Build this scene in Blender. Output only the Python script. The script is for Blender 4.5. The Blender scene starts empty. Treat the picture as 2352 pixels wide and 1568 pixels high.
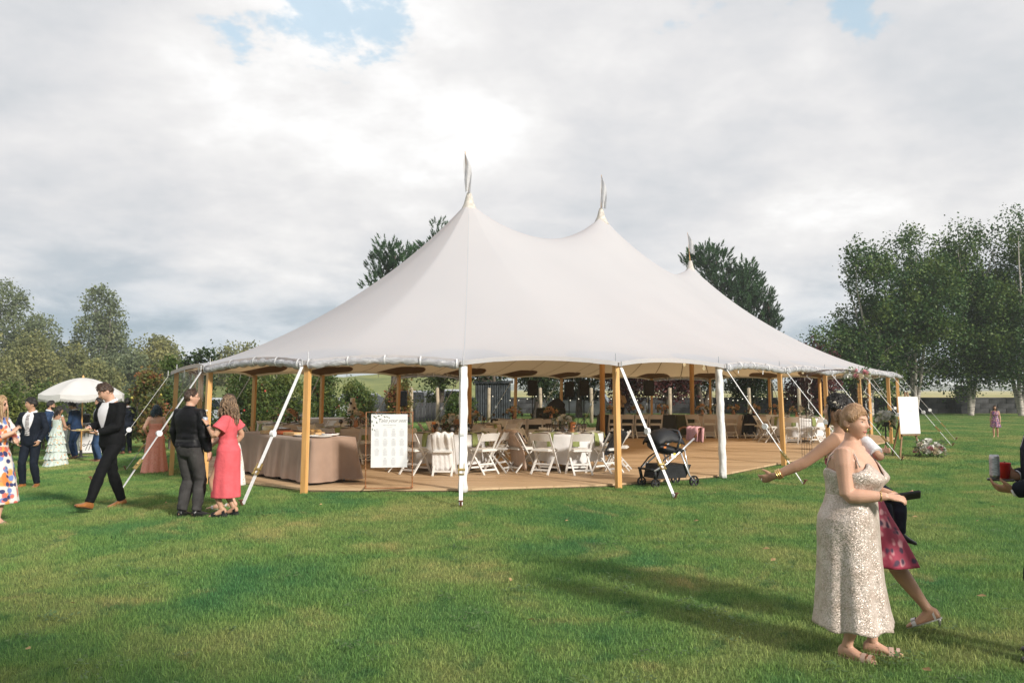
import bpy, bmesh, math, random
from math import sin, cos, pi, sqrt, radians, atan2, exp
from mathutils import Vector, Matrix, noise, Quaternion
V = Vector
rnd = random.Random(7)
sc = bpy.context.scene
col = sc.collection

# ------------------------------------------------------------------ camera
TILT = radians(3.41); CAMH = 1.70; FPX = 1830.0
cam_d = bpy.data.cameras.new('camera'); cam_d.sensor_width = 36.0; cam_d.lens = 28.0
cam_d.clip_start = 0.05; cam_d.clip_end = 6000
cam = bpy.data.objects.new('camera', cam_d); col.objects.link(cam)
cam.location = (0, 0, CAMH); cam.rotation_euler = (radians(90) + TILT, 0, 0)
sc.camera = cam
# ------------------------------------------------------------------ light and exposure
SUN_DIR = V((0.70, -0.714, 0)).normalized(); SUN_EL = radians(26)
sun_d = bpy.data.lights.new('sun', 'SUN'); sun_d.energy = 4.0; sun_d.angle = radians(6.0); sun_d.color = (1.0, 0.935, 0.84)
sun = bpy.data.objects.new('sun', sun_d); col.objects.link(sun)
to_sun = V((SUN_DIR.x * cos(SUN_EL), SUN_DIR.y * cos(SUN_EL), sin(SUN_EL)))
sun.rotation_euler = (-to_sun).to_track_quat('-Z', 'Y').to_euler()
sun.location = (20, -20, 30)
sc.view_settings.view_transform = 'Standard'; sc.view_settings.look = 'None'
sc.view_settings.gamma = 1.0; sc.view_settings.exposure = 0.34
sc.view_settings.use_curve_mapping = False
sc.cycles.max_bounces = 6; sc.cycles.transparent_max_bounces = 16
sc.cycles.diffuse_bounces = 3; sc.cycles.glossy_bounces = 2; sc.cycles.transmission_bounces = 4
sc.cycles.sample_clamp_indirect = 4.0
sc.cycles.volume_bounces = 1
try:
    sc.cycles.use_denoising = True
except Exception:
    pass

def gz(x, y=0):
    """Height of the lawn: level under the tent, falling away gently to the left."""
    a = max(0.0, min(-x - 4.0, 11.0))
    return -0.045 * a * min(1.0, a / 1.5 if a < 1.5 else 1.0)

def ray(px, py):
    u = (px - 1176.0) / FPX; v = (784.0 - py) / FPX
    return V((u, cos(TILT) - v * sin(TILT), sin(TILT) + v * cos(TILT)))
def gp(px, py, z=None):
    """Ground point that the photograph shows at (px, py)."""
    d = ray(px, py); g = 0.0 if z is None else z
    for _ in range(8):
        t = (g - CAMH) / d.z; p = V((d.x * t, d.y * t, g))
        if z is None: g = gz(p.x, p.y)
    return p
def at(px, py, Y):
    d = ray(px, py); t = Y / d.y
    return V((d.x * t, Y, CAMH + d.z * t))

# ------------------------------------------------------------------ world: sky with broken cloud
world = bpy.data.worlds.new('World'); sc.world = world; world.use_nodes = True
def build_world():
    nt = world.node_tree; N = nt.nodes; L = nt.links; N.clear()
    def n(t, **k):
        x = N.new(t)
        for a, b in k.items(): setattr(x, a, b)
        return x
    def math_(op, a, b=None, clamp=False):
        m = n('ShaderNodeMath', operation=op); m.use_clamp = clamp
        for i, s in enumerate((a, b)):
            if s is None: continue
            if isinstance(s, (int, float)): m.inputs[i].default_value = s
            else: L.new(s, m.inputs[i])
        return m.outputs[0]
    def mix(f, a, b):
        m = n('ShaderNodeMix', data_type='RGBA')
        for s, v in ((m.inputs[0], f), (m.inputs[6], a), (m.inputs[7], b)):
            if isinstance(v, (int, float)): s.default_value = v
            elif isinstance(v, tuple): s.default_value = (*v, 1)
            else: L.new(v, s)
        return m.outputs[2]
    def ramp(f, stops, interp='EASE'):
        r = n('ShaderNodeValToRGB'); r.color_ramp.interpolation = interp
        while len(r.color_ramp.elements) < len(stops): r.color_ramp.elements.new(0.5)
        for e, (p, c) in zip(r.color_ramp.elements, stops):
            e.position = p; e.color = (*c, 1) if isinstance(c, tuple) else (c, c, c, 1)
        L.new(f, r.inputs[0]); return r.outputs[0]
    tc = n('ShaderNodeTexCoord'); sep = n('ShaderNodeSeparateXYZ'); L.new(tc.outputs['Generated'], sep.inputs[0])
    zc = math_('MAXIMUM', sep.outputs[2], 0.0)
    den = math_('ADD', zc, 0.30)
    px = math_('DIVIDE', sep.outputs[0], den); py = math_('DIVIDE', sep.outputs[1], den)
    cmb = n('ShaderNodeCombineXYZ'); L.new(px, cmb.inputs[0]); L.new(py, cmb.inputs[1]); L.new(sep.outputs[2], cmb.inputs[2])
    def nz(scale, detail, rough, dist, off):
        mp = n('ShaderNodeMapping'); L.new(cmb.outputs[0], mp.inputs[0]); mp.inputs['Location'].default_value = off
        t = n('ShaderNodeTexNoise'); t.inputs['Scale'].default_value = scale; t.inputs['Detail'].default_value = detail
        t.inputs['Roughness'].default_value = rough; t.inputs['Distortion'].default_value = dist
        L.new(mp.outputs[0], t.inputs['Vector']); return t.outputs['Fac']
    def lobe(px_, py_, r0, r1):
        d = ray(px_, py_).normalized()
        vm = n('ShaderNodeVectorMath', operation='DOT_PRODUCT'); L.new(tc.outputs['Generated'], vm.inputs[0]); vm.inputs[1].default_value = d
        mr = n('ShaderNodeMapRange'); mr.interpolation_type = 'SMOOTHSTEP'
        mr.inputs[1].default_value = cos(radians(r1)); mr.inputs[2].default_value = cos(radians(r0))
        L.new(vm.outputs['Value'], mr.inputs[0]); return mr.outputs[0]
    big = nz(1.25, 6, 0.52, 0.25, (3.1, 0.4, 0.0))
    fine = nz(3.1, 10, 0.58, 0.15, (1.7, 5.2, 0.3))
    puff = nz(7.5, 10, 0.62, 0.1, (0.2, 1.9, 0.6))
    shade = math_('ADD', math_('MULTIPLY', big, 0.52), math_('ADD', math_('MULTIPLY', fine, 0.36), math_('MULTIPLY', puff, 0.20)))
    bright = math_('MULTIPLY', math_('ADD', lobe(760, 190, 3, 15), math_('MULTIPLY', lobe(1130, 400, 1, 8), 0.75)), 0.11)
    shade2 = math_('ADD', shade, bright)
    cloud = ramp(shade2, [(0.40, (0.52, 0.54, 0.565)), (0.475, (0.585, 0.592, 0.61)), (0.54, (0.645, 0.642, 0.65)), (0.61, (0.715, 0.708, 0.706)), (0.70, (0.85, 0.845, 0.84))], 'LINEAR')
    # towards the horizon the cloud base turns slate blue
    hz = n('ShaderNodeMapRange'); hz.interpolation_type = 'SMOOTHSTEP'
    wob = math_('ADD', sep.outputs[2], math_('MULTIPLY', math_('SUBTRACT', fine, 0.5), 0.16))
    wob = math_('ADD', wob, math_('MULTIPLY', math_('SUBTRACT', big, 0.5), 0.20))
    L.new(wob, hz.inputs[0]); hz.inputs[1].default_value = 0.19; hz.inputs[2].default_value = 0.0
    hcol = ramp(fine, [(0.35, (0.30, 0.38, 0.45)), (0.62, (0.52, 0.58, 0.64))])
    cloud2 = mix(math_('MULTIPLY', hz.outputs[0], 0.90), cloud, hcol)
    sky = n('ShaderNodeTexSky', sky_type='NISHITA'); sky.sun_disc = False
    sky.sun_elevation = SUN_EL; sky.sun_rotation = atan2(SUN_DIR.x, SUN_DIR.y)
    sky.air_density = 1.3; sky.dust_density = 2.0
    sm = n('ShaderNodeVectorMath', operation='SCALE'); L.new(sky.outputs[0], sm.inputs[0]); sm.inputs['Scale'].default_value = 0.13
    blue = mix(0.55, sm.outputs[0], (0.50, 0.70, 0.82))
    gap = math_('ADD', math_('ADD', math_('MULTIPLY', lobe(600, 55, 0, 6), 0.74), math_('MULTIPLY', lobe(800, 15, 0, 6), 0.66)), math_('MULTIPLY', math_('ADD', lobe(1900, 30, 0, 5), lobe(1550, -5, 0, 4)), 0.52))
    hole = math_('ADD', math_('SUBTRACT', math_('MULTIPLY', gap, 0.34), 0.10), math_('MULTIPLY', math_('SUBTRACT', 0.50, math_('ADD', math_('MULTIPLY', fine, 0.6), math_('MULTIPLY', puff, 0.4))), 2.4))
    hmask = n('ShaderNodeMapRange'); hmask.interpolation_type = 'SMOOTHSTEP'; L.new(hole, hmask.inputs[0])
    hmask.inputs[1].default_value = 0.10; hmask.inputs[2].default_value = 0.26
    fin = mix(math_('MULTIPLY', math_('MULTIPLY', hmask.outputs[0], 0.72), math_('MULTIPLY', gap, 3.0, True)), cloud2, blue)
    # the lower half of the sphere: ground colour far away
    lo = n('ShaderNodeMapRange'); L.new(sep.outputs[2], lo.inputs[0]); lo.inputs[1].default_value = -0.02; lo.inputs[2].default_value = 0.0
    fin = mix(lo.outputs[0], (0.10, 0.12, 0.07), fin)
    bg = n('ShaderNodeBackground'); L.new(fin, bg.inputs[0]); bg.inputs[1].default_value = 1.0
    out = n('ShaderNodeOutputWorld'); L.new(bg.outputs[0], out.inputs[0])
    world.cycles.sampling_method = 'MANUAL'; world.cycles.sample_map_resolution = 512
build_world()

# ------------------------------------------------------------------ materials
MATS = {}
def mat(name, c, rough=0.6, var=0.12, scale=6.0, bump=0.0, bscale=40.0, metal=0.0, spec=0.4, c2=None, trans=0.0, alpha=1.0,
        emit=None, transl=None, coat=0.0, sheen=0.0, stretch=None, ramp_=None, world_pos=False):
    if name in MATS: return MATS[name]
    m = bpy.data.materials.new(name); MATS[name] = m; m.use_nodes = True
    nt = m.node_tree; N = nt.nodes; L = nt.links
    b = N['Principled BSDF']; out = N['Material Output']
    b.inputs['Roughness'].default_value = rough; b.inputs['Metallic'].default_value = metal
    b.inputs['Specular IOR Level'].default_value = spec
    b.inputs['Transmission Weight'].default_value = trans; b.inputs['Alpha'].default_value = alpha
    b.inputs['Coat Weight'].default_value = coat; b.inputs['Sheen Weight'].default_value = sheen
    tc = N.new('ShaderNodeTexCoord'); mp = N.new('ShaderNodeMapping')
    if world_pos:
        g = N.new('ShaderNodeNewGeometry'); L.new(g.outputs['Position'], mp.inputs[0])
    else:
        L.new(tc.outputs['Object'], mp.inputs[0])
    if stretch: mp.inputs['Scale'].default_value = stretch
    nz = N.new('ShaderNodeTexNoise'); nz.inputs['Scale'].default_value = scale; nz.inputs['Detail'].default_value = 5
    L.new(mp.outputs[0], nz.inputs['Vector'])
    rp = N.new('ShaderNodeValToRGB')
    if ramp_:
        while len(rp.color_ramp.elements) < len(ramp_): rp.color_ramp.elements.new(0.5)
        for e, (p, cc) in zip(rp.color_ramp.elements, ramp_): e.position = p; e.color = (*cc, 1)
    else:
        d = c2 if c2 else tuple(max(0, x * (1 - 2 * var)) for x in c)
        rp.color_ramp.elements[0].position = 0.32; rp.color_ramp.elements[0].color = (*d, 1)
        rp.color_ramp.elements[1].position = 0.68; rp.color_ramp.elements[1].color = (*(c if c2 else tuple(min(1, x * (1 + var * 0.6)) for x in c)), 1)
    L.new(nz.outputs['Fac'], rp.inputs[0]); L.new(rp.outputs[0], b.inputs['Base Color'])
    if bump:
        nb = N.new('ShaderNodeTexNoise'); nb.inputs['Scale'].default_value = bscale; nb.inputs['Detail'].default_value = 4
        L.new(mp.outputs[0], nb.inputs['Vector'])
        bp = N.new('ShaderNodeBump'); bp.inputs['Strength'].default_value = bump; bp.inputs['Distance'].default_value = 0.02
        L.new(nb.outputs['Fac'], bp.inputs['Height']); L.new(bp.outputs[0], b.inputs['Normal'])
    if emit:
        b.inputs['Emission Color'].default_value = (*emit[0], 1); b.inputs['Emission Strength'].default_value = emit[1]
    if transl:
        t = N.new('ShaderNodeBsdfTranslucent'); t.inputs[0].default_value = (*transl[0], 1)
        if transl[0] == 'base': L.new(rp.outputs[0], t.inputs[0])
        ad = N.new('ShaderNodeMixShader'); ad.inputs[0].default_value = transl[1]
        L.new(b.outputs[0], ad.inputs[1]); L.new(t.outputs[0], ad.inputs[2]); L.new(ad.outputs[0], out.inputs[0])
    return m

# ------------------------------------------------------------------ mesh builder
class MB:
    def __init__(s): s.v = []; s.f = []; s.mi = []; s.m = 0
    def add(s, vs, fs):
        o = len(s.v); s.v.extend(tuple(x) for x in vs); s.f.extend(tuple(i + o for i in f) for f in fs); s.mi.extend([s.m] * len(fs)); return s
    def box(s, c, size, rot=None, bev=0.0):
        hx, hy, hz = (x / 2 for x in size); c = V(c)
        if bev:
            bm = bmesh.new(); bmesh.ops.create_cube(bm, size=1.0)
            for v in bm.verts: v.co = V((v.co.x * 2 * hx, v.co.y * 2 * hy, v.co.z * 2 * hz))
            bmesh.ops.bevel(bm, geom=list(bm.edges), offset=min(bev, hx, hy, hz), segments=1, affect='EDGES')
            bm.verts.index_update()
            vs = [v.co.copy() for v in bm.verts]; fs = [[v.index for v in f.verts] for f in bm.faces]; bm.free()
        else:
            vs = [V((x, y, z)) for z in (-hz, hz) for y in (-hy, hy) for x in (-hx, hx)]
            fs = [(0, 2, 3, 1), (4, 5, 7, 6), (0, 1, 5, 4), (2, 6, 7, 3), (0, 4, 6, 2), (1, 3, 7, 5)]
        if rot is not None: vs = [rot @ v for v in vs]
        return s.add([v + c for v in vs], fs)
    def bar(s, a, b, w, d=None, up=(0, 0, 1)):
        """Rectangular bar from a to b, w wide (across), d deep."""
        a = V(a); b = V(b); d = d or w; z = (b - a); l = z.length; z.normalize(); u = V(up)
        if abs(z.dot(u)) > 0.98: u = V((0, 1, 0))
        x = u.cross(z).normalized(); y = z.cross(x)
        vs = []
        for p in (a, b):
            for sx, sy in ((-1, -1), (1, -1), (1, 1), (-1, 1)): vs.append(p + x * (sx * w / 2) + y * (sy * d / 2))
        return s.add(vs, [(3, 2, 1, 0), (4, 5, 6, 7), (0, 1, 5, 4), (1, 2, 6, 5), (2, 3, 7, 6), (3, 0, 4, 7)])
    def tube(s, pts, r, n=8, cap=True, squash=1.0, up=None):
        pts = [V(p) for p in pts]; k = len(pts)
        rs = r if isinstance(r, (list, tuple)) else [r] * k
        base = None; vs = []
        for i, p in enumerate(pts):
            t = (pts[min(i + 1, k - 1)] - pts[max(i - 1, 0)])
            t = t.normalized() if t.length > 1e-9 else V((0, 0, 1))
            if base is None:
                u = V(up) if up else (V((0, 0, 1)) if abs(t.z) < 0.9 else V((0, 1, 0)))
                base = (u - t * u.dot(t)).normalized()
            else:
                base = (base - t * base.dot(t))
                base = base.normalized() if base.length > 1e-6 else t.orthogonal().normalized()
            b2 = t.cross(base)
            for j in range(n):
                a = 2 * pi * j / n
                vs.append(p + base * (cos(a) * rs[i] * squash) + b2 * (sin(a) * rs[i]))
        fs = []
        for i in range(k - 1):
            for j in range(n):
                fs.append((i * n + j, i * n + (j + 1) % n, (i + 1) * n + (j + 1) % n, (i + 1) * n + j))
        if cap: fs += [tuple(reversed(range(n))), tuple(range((k - 1) * n, k * n))]
        return s.add(vs, fs)
    def lathe(s, prof, c=(0, 0, 0), n=16, cap=True):
        c = V(c); vs = []; k = len(prof)
        for r, z in prof:
            for j in range(n): vs.append(c + V((cos(2 * pi * j / n) * r, sin(2 * pi * j / n) * r, z)))
        fs = []
        for i in range(k - 1):
            for j in range(n): fs.append((i * n + j, i * n + (j + 1) % n, (i + 1) * n + (j + 1) % n, (i + 1) * n + j))
        if cap: fs += [tuple(reversed(range(n))), tuple(range((k - 1) * n, k * n))]
        return s.add(vs, fs)
    def rings(s, rings, cap=True, closed=True):
        n = len(rings[0]); vs = [p for r in rings for p in r]; fs = []; m = n if closed else n - 1
        for i in range(len(rings) - 1):
            for j in range(m): fs.append((i * n + j, i * n + (j + 1) % n, (i + 1) * n + (j + 1) % n, (i + 1) * n + j))
        if cap and closed: fs += [tuple(reversed(range(n))), tuple(range((len(rings) - 1) * n, len(rings) * n))]
        return s.add(vs, fs)
    def ball(s, c, r, nu=10, nv=7, sq=(1, 1, 1), jit=0.0):
        c = V(c); vs = [c + V((0, 0, -r * sq[2]))]; fs = []
        for i in range(1, nv):
            a = -pi / 2 + pi * i / nv
            for j in range(nu):
                q = r * (1 + jit * rnd.uniform(-1, 1)); b = 2 * pi * j / nu
                vs.append(c + V((cos(a) * cos(b) * q * sq[0], cos(a) * sin(b) * q * sq[1], sin(a) * q * sq[2])))
        vs.append(c + V((0, 0, r * sq[2]))); last = len(vs) - 1
        for j in range(nu):
            fs.append((0, 1 + (j + 1) % nu, 1 + j)); o = 1 + (nv - 2) * nu
            fs.append((last, o + j, o + (j + 1) % nu))
        for i in range(nv - 2):
            for j in range(nu):
                o = 1 + i * nu; fs.append((o + j, o + (j + 1) % nu, o + nu + (j + 1) % nu, o + nu + j))
        return s.add(vs, fs)
    def plate(s, outline, thick, M_=None):
        """Flat outline (x, y) extruded along z by thick."""
        n = len(outline); vs = [V((x, y, 0)) for x, y in outline] + [V((x, y, thick)) for x, y in outline]
        fs = [tuple(reversed(range(n))), tuple(range(n, 2 * n))] + [(i, (i + 1) % n, n + (i + 1) % n, n + i) for i in range(n)]
        if M_ is not None: vs = [M_ @ v for v in vs]
        return s.add(vs, fs)
    def mesh(s, name, mats, smooth=False):
        me = bpy.data.meshes.new(name); me.from_pydata(s.v, [], s.f)
        for m in (mats if isinstance(mats, (list, tuple)) else [mats]): me.materials.append(m)
        if any(s.mi): me.polygons.foreach_set('material_index', s.mi)
        if smooth: me.polygons.foreach_set('use_smooth', [True] * len(me.polygons))
        me.update(); return me
    def build(s, name, mats, parent=None, smooth=False, auto=None):
        me = s.mesh(name, mats, smooth or auto is not None)
        if auto is not None:
            try: me.set_sharp_from_angle(angle=radians(auto))
            except Exception: pass
        o = bpy.data.objects.new(name, me); col.objects.link(o)
        if parent is not None: o.parent = parent
        return o

def tag(o, label=None, cat=None, group=None, kind=None):
    if label: o['label'] = label
    if cat: o['category'] = cat
    if group: o['group'] = group
    if kind: o['kind'] = kind
    return o
def thing(name, label, cat, loc=(0, 0, 0), rz=0.0, group=None):
    o = bpy.data.objects.new(name, None); col.objects.link(o); o.location = loc; o.rotation_euler = (0, 0, rz)
    o.empty_display_size = 0.2
    return tag(o, label, cat, group)
def obj_of(me, name, parent=None, loc=(0, 0, 0), rz=0.0):
    o = bpy.data.objects.new(name, me); col.objects.link(o); o.location = loc; o.rotation_euler = (0, 0, rz)
    if parent is not None: o.parent = parent
    return o
def copy_thing(root, loc, rz, label=None, group=None):
    r = root.copy(); col.objects.link(r); r.location = loc; r.rotation_euler = (0, 0, rz)
    if label: r['label'] = label
    if group: r['group'] = group
    for ch in root.children:
        c = ch.copy(); col.objects.link(c); c.parent = r
        for g in ch.children:
            d = g.copy(); col.objects.link(d); d.parent = c
    return r
def fbm(p, o=4): return noise.fractal(V(p), 1.0, 2.0, o)
def lerp(a, b, t): return a + (b - a) * t
def sstep(a, b, x):
    t = max(0.0, min(1.0, (x - a) / (b - a))); return t * t * (3 - 2 * t)
# ================================================================== GROUND
def lawn_material(name, blades=False):
    m = bpy.data.materials.new(name); m.use_nodes = True; nt = m.node_tree; N = nt.nodes; L = nt.links
    b = N['Principled BSDF']; out = N['Material Output']; b.inputs['Roughness'].default_value = 0.65 if blades else 0.9
    b.inputs['Specular IOR Level'].default_value = 0.22 if blades else 0.1
    g = N.new('ShaderNodeNewGeometry'); mp = N.new('ShaderNodeMapping'); L.new(g.outputs['Position'], mp.inputs[0])
    mp.inputs['Scale'].default_value = (1, 1, 0.0)
    def nz(scale, detail, off, dist=0.0):
        a = N.new('ShaderNodeMapping'); L.new(mp.outputs[0], a.inputs[0]); a.inputs['Location'].default_value = off
        t = N.new('ShaderNodeTexNoise'); t.inputs['Scale'].default_value = scale; t.inputs['Detail'].default_value = detail
        t.inputs['Distortion'].default_value = dist; t.inputs['Roughness'].default_value = 0.6
        L.new(a.outputs[0], t.inputs['Vector']); return t.outputs['Fac']
    def ramp(f, stops):
        r = N.new('ShaderNodeValToRGB')
        while len(r.color_ramp.elements) < len(stops): r.color_ramp.elements.new(0.5)
        for e, (p, c) in zip(r.color_ramp.elements, stops): e.position = p; e.color = (*c, 1) if isinstance(c, tuple) else (c, c, c, 1)
        L.new(f, r.inputs[0]); return r.outputs[0]
    def mix(f, a, c):
        x = N.new('ShaderNodeMix'); x.data_type = 'RGBA'
        for s, v in ((x.inputs[0], f), (x.inputs[6], a), (x.inputs[7], c)):
            if isinstance(v, (int, float)): s.default_value = v
            elif isinstance(v, tuple): s.default_value = (*v, 1)
            else: L.new(v, s)
        return x.outputs[2]
    k = 1.85 if blades else 1.10
    S = lambda c: tuple(x * k for x in c)
    base = ramp(nz(0.55, 5, (2, 3, 0), 0.4), [(0.30, S((0.040, 0.110, 0.038))), (0.48, S((0.086, 0.150, 0.042))), (0.68, S((0.178, 0.185, 0.068)))])
    clump = ramp(nz(3.2, 4, (7, 1, 0)), [(0.34, 0.0), (0.44, 1.0)])
    base = mix(clump, mix(0.6, base, S((0.030, 0.085, 0.030))), base)
    dry = ramp(nz(0.9, 6, (11.3, 4.1, 0), 0.8), [(0.58, 0.0), (0.74, 0.60)])
    base = mix(dry, base, S((0.30, 0.225, 0.10)))
    if blades:
        oi = N.new('ShaderNodeTexWhiteNoise'); oi.noise_dimensions = '3D'
        vm = N.new('ShaderNodeAttribute'); vm.attribute_name = 'tone'
        br = N.new('ShaderNodeHueSaturation'); L.new(base, br.inputs['Color'])
        mr = N.new('ShaderNodeMapRange'); L.new(vm.outputs['Fac'], mr.inputs[0]); mr.inputs[3].default_value = 0.62; mr.inputs[4].default_value = 1.45
        L.new(mr.outputs[0], br.inputs['Value'])
        mh = N.new('ShaderNodeMapRange'); L.new(vm.outputs['Fac'], mh.inputs[0]); mh.inputs[3].default_value = 0.515; mh.inputs[4].default_value = 0.482
        L.new(mh.outputs[0], br.inputs['Hue']); colr = br.outputs[0]
        L.new(colr, b.inputs['Base Color'])
        t = N.new('ShaderNodeBsdfTranslucent'); L.new(colr, t.inputs[0]); ms = N.new('ShaderNodeMixShader'); ms.inputs[0].default_value = 0.28
        L.new(b.outputs[0], ms.inputs[1]); L.new(t.outputs[0], ms.inputs[2]); L.new(ms.outputs[0], out.inputs[0])
    else:
        # beyond the garden wall: pale stubble field with green strips
        sep = N.new('ShaderNodeSeparateXYZ'); L.new(g.outputs['Position'], sep.inputs[0])
        fm = N.new('ShaderNodeMapRange'); L.new(sep.outputs[1], fm.inputs[0]); fm.inputs[1].default_value = 56; fm.inputs[2].default_value = 60
        st = N.new('ShaderNodeMapping'); L.new(mp.outputs[0], st.inputs[0]); st.inputs['Scale'].default_value = (0.012, 0.05, 0)
        sn = N.new('ShaderNodeTexNoise'); sn.inputs['Scale'].default_value = 1.0; sn.inputs['Detail'].default_value = 5; L.new(st.outputs[0], sn.inputs['Vector'])
        fld = ramp(sn.outputs['Fac'], [(0.36, (0.14, 0.20, 0.06)), (0.5, (0.36, 0.32, 0.13)), (0.66, (0.52, 0.43, 0.22))])
        fine = ramp(nz(38, 3, (0, 0, 0)), [(0.3, 0.55), (0.7, 1.25)])
        mu = N.new('ShaderNodeMix'); mu.data_type = 'RGBA'; mu.blend_type = 'MULTIPLY'; mu.inputs[0].default_value = 1.0
        L.new(base, mu.inputs[6]); L.new(fine, mu.inputs[7])
        L.new(mix(fm.outputs[0], mu.outputs[2], fld), b.inputs['Base Color'])
        bp = N.new('ShaderNodeBump'); bp.inputs['Strength'].default_value = 0.6; bp.inputs['Distance'].default_value = 0.03
        L.new(nz(60, 3, (5, 5, 0)), bp.inputs['Height']); L.new(bp.outputs[0], b.inputs['Normal'])
    return m
m_lawn = lawn_material('lawn_ground'); m_blade = lawn_material('grass_blades', True)

def build_ground():
    xs = [-2500, -1200, -600, -300, -150, -90] + [x for x in range(-60, 61, 2)] + [90, 150, 300, 600, 1200, 2500]
    ys = [-400, -150, -70, -40, -20] + [y for y in range(-10, 71, 2)] + [85, 110, 150, 230, 400, 800, 1600, 3600]
    mb = MB(); n = len(xs)
    vs = [(x, y, gz(x, y)) for y in ys for x in xs]
    fs = [(j * n + i, j * n + i + 1, (j + 1) * n + i + 1, (j + 1) * n + i) for j in range(len(ys) - 1) for i in range(n - 1)]
    tag(mb.add(vs, fs).build('ground', m_lawn, smooth=True), kind='structure')
build_ground()

# ------------------------------------------------------------------ tent plan (metres, camera at the origin)
C1 = V((-1.06, 19.4, 0)); AX = V((0.622, 0.783, 0)); C2 = C1 + AX * 6.1; C3 = C1 + AX * 12.2
POLES = [((4.0, 15.2), 'c1'), ((1.83, 13.8), 'c1'), ((-0.8, 13.1), 'c1'), ((-3.39, 13.1), 'c1'), ((-5.65, 14.75), 'c1'), ((-7.30, 17.2), 'c1'),
         ((-7.55, 19.2), 'c1'), ((-6.95, 21.4), 'c1'), ((-5.6, 23.4), 'c1'), ((-3.7, 25.8), 's'), ((-1.8, 28.2), 's'), ((0.1, 30.6), 's'), ((2.0, 32.95), 'c3'),
         ((3.9, 34.9), 'c3'), ((6.2, 35.5), 'c3'), ((8.7, 35.0), 'c3'), ((10.9, 33.7), 'c3'), ((12.3, 31.8), 'c3'), ((13.2, 29.4), 'c3'), ((13.1, 27.0), 'c3'),
         ((11.75, 24.8), 'c3'), ((9.85, 22.5), 's'), ((7.95, 20.1), 's'), ((6.0, 17.7), 's')]
NP = len(POLES)
def axis_point(p):
    s = max(0.0, min(12.2, (V((p[0], p[1], 0)) - C1).dot(AX))); return C1 + AX * s, s
def in_tent(x, y, shrink=0.0):
    q, s = axis_point((x, y)); return (V((x, y, 0)) - q).length < 6.45 - shrink
def poly_in(poly, x, y):
    c = False; j = len(poly) - 1
    for i in range(len(poly)):
        (xi, yi), (xj, yj) = poly[i], poly[j]
        if (yi > y) != (yj > y) and x < (xj - xi) * (y - yi) / (yj - yi) + xi: c = not c
        j = i
    return c
def inset(d):
    out = []
    for (p, k) in POLES:
        q, s = axis_point(p); v = V((p[0], p[1], 0)) - q; out.append(tuple((q + v * ((v.length - d) / v.length)).xy))
    return out
DECK = inset(0.16)

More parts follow.
